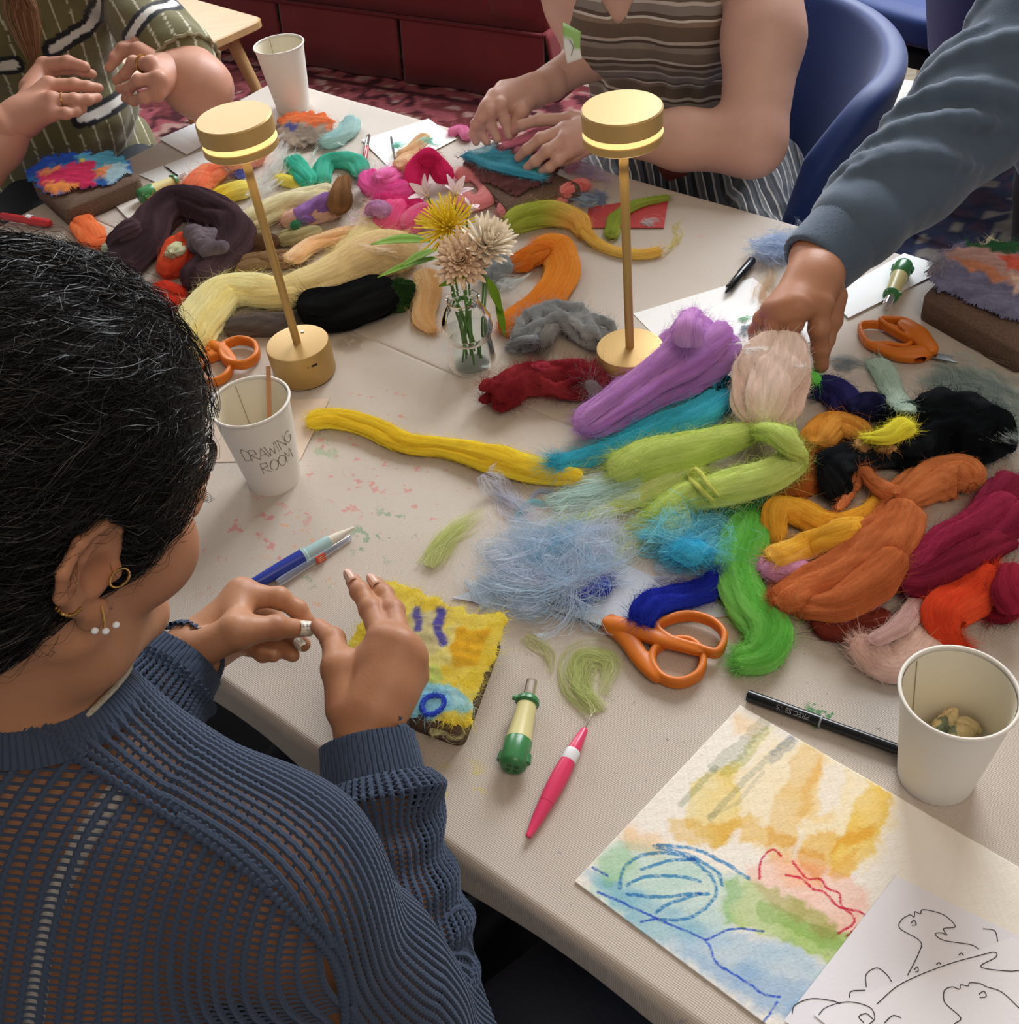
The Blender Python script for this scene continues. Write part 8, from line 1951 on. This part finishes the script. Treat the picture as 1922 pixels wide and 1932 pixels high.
    # curling name sticker
    a = JD(1062, 42, 1.66); b_ = JD(1096, 60, 1.66); c = JD(1098, 110, 1.66); d = JD(1070, 120, 1.665); mb = MB(); n = 8; rows = np.array([[(a * (1 - i / n) + b_ * i / n) * (1 - j / n) + (d * (1 - i / n) + c * i / n) * j / n + fw * .006 * math.sin(j / n * 3.1) for j in range(n + 1)] for i in range(n + 1)]).reshape(-1, 3)
    cols = np.array([[hx('#7fae5c') if (j < 3 or (j < 5 and i > 4)) else hx('#d9dcd6') for j in range(n + 1)] for i in range(n + 1)]).reshape(-1, 3); mb.add(rows, grid_faces(n + 1, n + 1), cols); o = mb.build('paper_sticker', vcol_mat('sticker', rough=.5), root, usecol=True); so = o.modifiers.new('t', 'SOLIDIFY'); so.thickness = .0006
    tag(o, 'green and white peeling paper sticker')
    mb = MB(); vv, ff = sweep([JD(1074, 74, 1.655), JD(1082, 88, 1.655), JD(1078, 104, 1.655)], .0007, 5); mb.add(vv, ff); mb.build('sticker_print', mat('grey_print', '#8a8c90', .5), root)
person_striped()

def person_green():
    PV = np.array([-.86, 2.42, -.24]) + T0; NB = np.array([-.745, 2.225, .285]) + T0
    root = empty('person', np.array([-.86, 2.42, 0]), 'person in an olive green shirt with black and white curved stripes, hands joined', 'person')
    LS = np.array([-.590, 2.245, .205]) + T0; RS = np.array([-.885, 2.115, .205]) + T0; SK = '#c58f78'
    LE = J(378, 175, .085) + np.array([.0, .02, 0]); LW = J(318, 138, .120); RE = JD(-50, 320, 1.88); RW = J(40, 222, .112)
    right = nrm(RS - LS); spine = nrm(NB - PV); fw = nrm(np.cross(spine, right)); fw = -fw if fw[1] > 0 else fw; R3 = np.stack([right, fw, spine], 1)
    C, M = head_frame(NB + spine * .16 + fw * .06, fw * .75 + np.array([0, 0, -.65]), spine + fw * .5)
    ms = []
    H = Field(C - .19, C + .17, .0035); head_prims(H, C, M, .97, NB + [0, 0, -.02]); H.cone(NB, RS, .045, .05, .03); H.cone(NB, LS, .045, .05, .03); v, f = H.mesh(); ms.append((v, f, skin_cols(v, SK, [(C + M @ np.array([0, .1, -.065]), .018, '#a0584e', .7)], 1)))
    B = Field(np.array([-1.15, 1.65, .42]), np.array([-.28, 2.62, 1.12]), .0045)
    B.ell(NB - spine * .17, (.15, .11, .16), R3, .03); B.ell(NB - spine * .36, (.14, .115, .14), R3, .05); B.ell(PV, (.18, .14, .12), R3, .05); B.cone(NB, RS, .055, .055, .05); B.cone(NB, LS, .055, .055, .05)
    B.chain([RS, RE], [.055, .044], .03); B.chain([RE, RE * .5 + RW * .5, RW], [.044, .042, .028], .015); B.chain([LS, LE], [.056, .050], .03); B.chain([LE, LE * .6 + LW * .4, LW], [.052, .048, .031], .02)
    v, f = B.mesh(); ms.append((v, f, skin_cols(v, SK, [(LE, .05, '#d8b09c', .4)], 3)))
    P = J
    # her left hand, bent at the knuckles and seen from the back
    cl = P(262, 138, .13); Hd = Field(cl - [.11, .10, .07], cl + [.11, .11, .08], .0019); mc = [P(262, 96, .150), P(286, 122, .152), P(300, 150, .138), P(296, 176, .120)]
    Hd.cone(P(345, 140, .115), LW, .033, .029, .012)
    for q, r_ in zip(mc, (.0155, .016, .0155, .014)): Hd.cone(LW, q, .024, r_, .015)
    fingers(Hd, [([mc[0], P(234, 94, .150), P(218, 112, .140), P(206, 128, .130)], [.0128, .0108, .0092, .008]), ([mc[1], P(252, 118, .150), P(236, 140, .132), P(220, 152, .122)], [.0128, .0108, .0092, .008]),
                 ([mc[2], P(262, 152, .140), P(244, 166, .124), P(226, 168, .118)], [.0124, .0104, .009, .0078]), ([mc[3], P(272, 184, .118), P(252, 190, .108), P(236, 186, .106)], [.0112, .0094, .0082, .0072]),
                 ([P(300, 100, .135), P(262, 84, .150), P(232, 92, .148), P(214, 108, .142)], [.017, .0135, .0108, .0088])])
    v, f = Hd.mesh(); ms.append((v, f, skin_cols(v, SK, [(q, .014, '#b0705e', .4) for q in mc], 4)))
    # her right hand, palm towards the other one, fingers pointing right
    cl = P(110, 178, .12); Hd = Field(cl - [.13, .12, .08], cl + [.12, .12, .09], .0019); mc = [P(84, 134, .140), P(92, 162, .142), P(98, 190, .134), P(96, 214, .120)]
    Hd.cone(P(8, 238, .108), RW, .033, .030, .012)
    for q, r_ in zip(mc, (.016, .0165, .016, .0145)): Hd.cone(RW, q, .025, r_, .015)
    fingers(Hd, [([mc[0], P(128, 128, .142), P(156, 134, .138), P(174, 140, .132)], [.0124, .0106, .0092, .008]), ([mc[1], P(140, 160, .138), P(166, 164, .132), P(186, 166, .126)], [.0124, .0106, .0092, .008]),
                 ([mc[2], P(140, 188, .130), P(166, 188, .124), P(184, 184, .120)], [.0120, .0102, .009, .0078]), ([mc[3], P(124, 214, .118), P(144, 210, .114), P(156, 206, .112)], [.011, .0094, .0082, .0072]),
                 ([P(56, 166, .13), P(84, 124, .15), P(128, 118, .155), P(160, 126, .148)], [.018, .014, .0112, .009])])
    v, f = Hd.mesh(); ms.append((v, f, skin_cols(v, SK, [(q, .014, '#b0705e', .35) for q in mc], 6)))
    body_obj(ms, skin_mat('peach_skin', SK), root); simple_hair(root, C, M, '#4a3020')
    gm = mat('gold_jewellery', '#d8a860', .25, metal=1)
    def ring(p, q, r_, nm='finger_ring', th=.0014, m=gm):
        ax = nrm(q - p); x = nrm(np.cross(ax, ZZ)); y = np.cross(ax, x); a = np.linspace(0, 6.283, 25)[:-1]; c = (p + q) / 2; vv, ff = sweep(c + np.cos(a)[:, None] * x * r_ + np.sin(a)[:, None] * y * r_, th, 8, closed=True); mb = MB(); mb.add(vv, ff); mb.build(nm, m, root)
    ring(mc[0] * 0 + P(286, 122, .152), P(252, 118, .150), .0135, th=.0019); ring(P(98, 190, .134), P(140, 188, .130), .0125, th=.0009)
    ring(LW, P(345, 140, .115), .0325, 'hair_tie', .0016, mat('black_elastic', '#141212', .8))
    # brown lock of straight hair hanging down the front
    lk = MB(); r = np.random.default_rng(8); st = np.array([JD(28 + r.normal() * 14, -60, 1.93 + r.normal() * .01) for k in range(420)]); paths = []
    for p in st:
        q = r.normal(size=2); paths.append(catmull([p, JD(44 + q[0] * 13, 20, 1.95) , JD(58 + q[0] * 8, 84, 1.97), JD(66 + q[0] * 4, 118 + q[1] * 8, 1.985)], 10))
    vv, ff, cc = ribbons(np.array(paths), .0011, np.array([hx('#8a5a3c') * .7] * 420) * r.uniform(.7, 1.3, (420, 1))); lk.add(vv, ff, cc); o = lk.build('hair_lock', vcol_mat('brown_hair', rough=.45, spec=.4), root, usecol=True); tag(o, kind='stuff')
    # shirt
    T_ = Field(np.array([-1.12, 1.80, .45]), np.array([-.36, 2.66, 1.12]), .0038)
    T_.ell(NB - spine * .16 + fw * .01, (.165, .13, .155), R3, .03); T_.ell(NB - spine * .34 + fw * .02, (.165, .15, .14), R3, .05); T_.ell(PV + fw * .03 + [0, 0, .05], (.19, .17, .14), R3, .05)
    T_.cone(NB - spine * .03, RS, .06, .062, .05); T_.cone(NB - spine * .03, LS, .06, .062, .05); LM = LS * .25 + LE * .75; RM = RS * .3 + RE * .7
    T_.chain([LS, LM], [.066, .066], .03); T_.chain([RS, RM], [.066, .068], .03); T_.plane_cut(NB + spine * .035, spine)
    v, f = T_.mesh(); keep_ = None; G = T_.grad(v); v = v + G * (.004 * wob(v, 7, 5, 2))[:, None]
    q = v - NB; xx = q @ right; zz = q @ spine
    col = np.tile(hx('#5c5636'), (len(v), 1)) * (1 + .10 * wob(v, 10, 6)[:, None]); thin = np.abs(((xx + 10) % .030) - .015) < .0014; col[thin] = hx('#b8b298')
    def band(pts, w0, w1):
        L_ = catmull([JD(*p) for p in pts], 40); dv = L_ - np.array([0, 0, CH]); dv /= np.linalg.norm(dv, axis=1, keepdims=True); L_, _h = T_.cast(L_ - dv * .25, dv, .6, 0, steps=200)
        d = np.full(len(v), 9.0); V2 = v
        for i in range(39):
            a = L_[i]; b = L_[i + 1]; ab = b - a; t_ = np.clip(((V2 - a) @ ab) / max(ab @ ab, 1e-9), 0, 1); e = V2 - a - t_[:, None] * ab; d = np.minimum(d, np.linalg.norm(e, axis=1))
        return d
    for pts in (([(98, 92, 2.0), (140, 70, 2.02), (176, 40, 2.04), (182, -20, 2.05)]), ([(242, 76, 2.02), (262, 44, 2.04), (290, 18, 2.06), (330, 2, 2.08)]), ([(150, 224, 1.98), (190, 212, 1.98), (236, 182, 1.98)]), ([(-10, 128, 1.95), (26, 122, 1.97)]), ([(302, 200, 2.0), (300, 234, 2.0), (276, 268, 2.0), (240, 290, 2.0)]), ([(-10, 346, 1.95), (20, 356, 1.97), (50, 372, 1.98)])):
        d = band(pts, 0, 0); col[d < .019] = hx('#16181c'); col[d < .0085] = hx('#cfc9c0')
    dcut = ((v - LM) @ nrm(LE - LS)); 
    link('striped_shirt', np_mesh('striped_shirt', v - np.array(root.location), f, True, col), vcol_mat('olive_knit', rough=.9, bump=.35, bscale=380, sheen=.25), root)
    ax = nrm(LE - LS); x = nrm(np.cross(ax, ZZ)); y = np.cross(ax, x); a = np.linspace(0, 6.283, 61)[:-1]; R_ = .0655 + .002 * np.sin(a * 20); e = LM + ax * .028; vv, ff = sweep(e + (np.cos(a) * R_)[:, None] * x + (np.sin(a) * R_)[:, None] * y, .0035, 8, closed=True); mb = MB(); mb.add(vv, ff); mb.build('ruffled_sleeve_edge', mat('cream_knit', '#8e8568', .9), root)
    # trousers and shoes
    S_ = Field(np.array([-1.15, 1.85, .0]), np.array([-.35, 2.66, .72]), .008); S_.ell(PV, (.19, .15, .12), R3, .05)
    for sg in (1, -1):
        k = PV + right * .10 * sg + nrm(fw * [1, 1, 0]) * .40; k[2] = TZ - .24; S_.cone(PV + right * .09 * sg, k, .095, .07, .04); S_.cone(k, k * [1, 1, 0] + [0, .02, .1], .065, .045, .02); S_.cone(k * [1, 1, 0] + [0, .02, .055], k * [1, 1, 0] + [.05, -.08, .045], .04, .033, .02)
    S_.plane_cut((0, 0, .02), (0, 0, -1)); v, f = S_.mesh(); link('trousers', np_mesh('trousers', v - np.array(root.location), f, True), mat('charcoal_trousers', '#26282c', .9), root)
person_green()

def person_sweatshirt():
    SH = np.array([.862, 1.440, .305]) + T0; EL = np.array([.655, 1.302, .178]) + T0; WR = J(1545, 492, .105)
    NB = np.array([.985, 1.53, .40]) + T0; PV = np.array([1.16, 1.74, -.10]) + T0; LS = np.array([1.16, 1.45, .30]) + T0
    root = empty('person', np.array([1.16, 1.74, 0]), 'person in slate blue sweatshirt reaching from the right, one finger down in the wool', 'person')
    SK = '#b07a5c'; right = nrm(LS - SH) ; spine = nrm(NB - PV); fw = nrm(np.cross(spine, right)); fw = -fw if fw[1] > 0 else fw; right = nrm(np.cross(fw, spine)); R3 = np.stack([right, fw, spine], 1)
    C, M = head_frame(NB + spine * .16 + fw * .07, fw * .8 + np.array([-.2, 0, -.6]), spine + fw * .4); ms = []
    H = Field(C - .19, C + .17, .004); head_prims(H, C, M, 1.0, NB + [0, 0, -.02]); H.cone(NB, SH, .045, .05, .03); H.cone(NB, LS, .045, .05, .03); v, f = H.mesh(); ms.append((v, f, skin_cols(v, SK, [], 1)))
    Bd = Field(np.array([.35, 1.05, .5]), np.array([1.45, 2.0, 1.2]), .009); Bd.ell(NB - spine * .2, (.15, .10, .2), R3, .03); Bd.ell(PV, (.16, .12, .14), R3, .05); Bd.cone(NB, SH, .05, .05, .04); Bd.chain([SH, EL, WR], [.045, .038, .025], .02); Bd.cone(NB, LS, .05, .05, .04); Bd.chain([LS, LS + [.03, .02, -.26], LS + [-.06, -.14, -.36]], [.045, .038, .028], .02); v, f = Bd.mesh(); ms.append((v, f, skin_cols(v, SK, [], 2)))
    P = J; cl = P(1522, 610, .05); Hd = Field(cl - [.10, .12, .055], cl + [.12, .13, .10], .0017); mc = [P(1546, 574, .098), P(1508, 578, .104), P(1480, 584, .100), P(1458, 586, .090)]
    Hd.cone(P(1552, 476, .108), WR, .034, .031, .012)
    for q, r_ in zip(mc, (.0165, .017, .0165, .015)): Hd.cone(P(1536, 525, .105), q, .024, r_, .015)
    Hd.cone(WR, P(1536, 530, .105), .031, .026, .02)
    fingers(Hd, [([mc[0], P(1545, 620, .075), P(1547, 658, .048), P(1549, 690, .028)], [.0140, .0120, .0104, .0088]), ([mc[1], P(1496, 610, .085), P(1490, 640, .055), P(1490, 664, .04)], [.0135, .0115, .01, .009]),
                 ([mc[2], P(1462, 610, .082), P(1452, 640, .055), P(1450, 660, .04)], [.0132, .0112, .0098, .0085]), ([mc[3], P(1438, 602, .076), P(1426, 624, .055), P(1424, 640, .045)], [.0118, .01, .0088, .008]),
                 ([P(1570, 560, .085), P(1566, 604, .062), P(1556, 640, .044), P(1550, 668, .036)], [.0175, .0135, .011, .0095])])
    v, f = Hd.mesh(); ms.append((v, f, skin_cols(v, SK, [(q, .014, '#96604a', .4) for q in mc] + [(P(1549, 690, .028), .012, '#8c5844', .4)], 4)))
    body_obj(ms, skin_mat('tan_skin', SK), root); simple_hair(root, C, M, '#1c1714')
    # sweatshirt with thick diagonal folds
    T_ = Field(np.array([.33, .98, .48]), np.array([1.45, 2.02, 1.20]), .0055); T_.ell(NB - spine * .2, (.19, .14, .22), R3, .03); T_.ell(PV, (.20, .16, .18), R3, .05); T_.cone(NB, LS, .07, .08, .05); T_.chain([LS, LS + [.03, .02, -.26], LS + [-.06, -.14, -.36]], [.08, .07, .04], .04); T_.cone(NB - spine * .02, SH, .07, .082, .06)
    T_.plane_cut(NB + spine * .02, spine)
    def around(t): return SH + (EL - SH) * t if t <= 1 else EL + (WR - EL) * (t - 1)
    T_.chain([SH, SH * .5 + EL * .5, EL, EL * .55 + WR * .45, EL * .22 + WR * .78], [.082, .080, .074, .060, .049], .03)
    axd = nrm(WR - SH); sd_ = nrm(np.cross(axd, ZZ)); upv = np.cross(sd_, axd)
    for t0, t1, a0, a1, rr in ((.25, .75, 2.6, .2, .015), (.62, 1.15, 2.9, .5, .018), (.95, 1.38, 3.0, .3, .016), (1.12, 1.62, 2.8, .4, .014), (1.30, 1.72, 3.1, .9, .012), (.45, .9, 4.6, 2.4, .014), (1.45, 1.75, 2.2, 0.0, .010), (.8, 1.2, 1.2, -.6, .014), (.05, .5, 2.2, .6, .016)):
        pts = []
        for k in range(9):
            q = k / 8; t = t0 + (t1 - t0) * q; an = a0 + (a1 - a0) * q; R_ = float(np.interp(t, [0, 1, 1.8], [.085, .076, .052])); pts.append(around(t) + (sd_ * math.cos(an) + upv * math.sin(an)) * R_)
        T_.chain(pts, rr * .9 * np.array([.3, .7, .95, 1, 1, 1, .9, .65, .3]), .009)
    T_.ell(EL * .22 + WR * .78, (.055, .055, .055), None, .01)
    T_.plane_cut(EL * .06 + WR * .94, WR - EL) if False else None
    v, f = T_.mesh(); G = T_.grad(v); v = v + G * (.0035 * wob(v, 6, 7, 3))[:, None]
    sw = mat('slate_sweatshirt', '#4d5c6e', .9, noise=.05, nscale=20, bump=.25, bscale=420, sheen=.55)
    link('sweatshirt', np_mesh('sweatshirt', v - np.array(root.location), f, True), sw, root)
    K = Field(WR - .11, WR + .11, .0025); c0 = EL * .30 + WR * .70; c1 = EL * .0 + WR * 1.0; K.cone(c0, c1, .052, .0455, .006); v_out, f_out = None, None
    K.cone(c1 - (WR - EL) * .02, c1 + nrm(WR - EL) * .08, .037, .037, .004, True); K.plane_cut(c1 + nrm(WR - EL) * .012, WR - EL); K.plane_cut(c0 - nrm(WR - EL) * .012, -(WR - EL))
    v, f = K.mesh(); G = K.grad(v); ax = nrm(WR - EL); x = nrm(np.cross(ax, ZZ)); y = np.cross(ax, x); an = np.arctan2((v - WR) @ y, (v - WR) @ x); v = v + G * (.0007 * np.sin(an * 70))[:, None]; link('cuff', np_mesh('cuff', v - np.array(root.location), f, True), sw, root)
    S_ = Field(np.array([.85, 1.45, .0]), np.array([1.45, 2.05, .75]), .009); S_.ell(PV - [0, 0, .08], (.17, .13, .14), R3, .05)
    for sg in (1, -1): a = PV + right * .09 * sg - [0, 0, .1]; S_.chain([a, a * [1, 1, 0] + [0, 0, .36], a * [1, 1, 0] + [0, 0, .10]], [.09, .065, .05], .03); S_.cone(a * [1, 1, 0] + [0, .0, .06], a * [1, 1, 0] + [-.02, -.11, .05], .045, .036, .02)
    S_.plane_cut((0, 0, .02), (0, 0, -1)); v, f = S_.mesh(); link('trousers', np_mesh('trousers', v - np.array(root.location), f, True), mat('black_trousers', '#1e2024', .9), root)
person_sweatshirt()
# seats of the two people behind the table
def plain_stool(x, y, label):
    c = np.array([x, y, .018]); t = empty('stool', c, label, 'stool'); m = mat('dark_chair_wood', '#241c18', .5); mb = MB(); v, f = lathe([(0, .375), (.18, .375), (.19, .365), (.19, .35), (.18, .34), (0, .34)], 40, c); mb.add(v, f); mb.build('seat', m, t)
    for k in range(4):
        a = .8 + k * 1.5708; v, f = sweep([c + [.13 * math.cos(a), .13 * math.sin(a), .345], c + [.17 * math.cos(a), .17 * math.sin(a), .003]], [.014, .011], 10); mb = MB(); mb.add(v, f); mb.build('leg', m, t)
plain_stool(-.88, 2.46, 'dark stool under the person in the olive striped shirt')
velvet_chair((1.30, 2.86, 0.018), math.radians(120), 'blue velvet chair farthest back, its rounded seat in view at the top right', back=True)
velvet_chair((.415, 1.90, 0.018), math.radians(84), 'blue velvet chair with curved high back holding the person in the striped top', back=True)
velvet_chair((1.42, 2.50, 0.018), math.radians(-40), 'blue velvet chair half hidden behind the blue-grey sleeve, two legs in view', back=True)
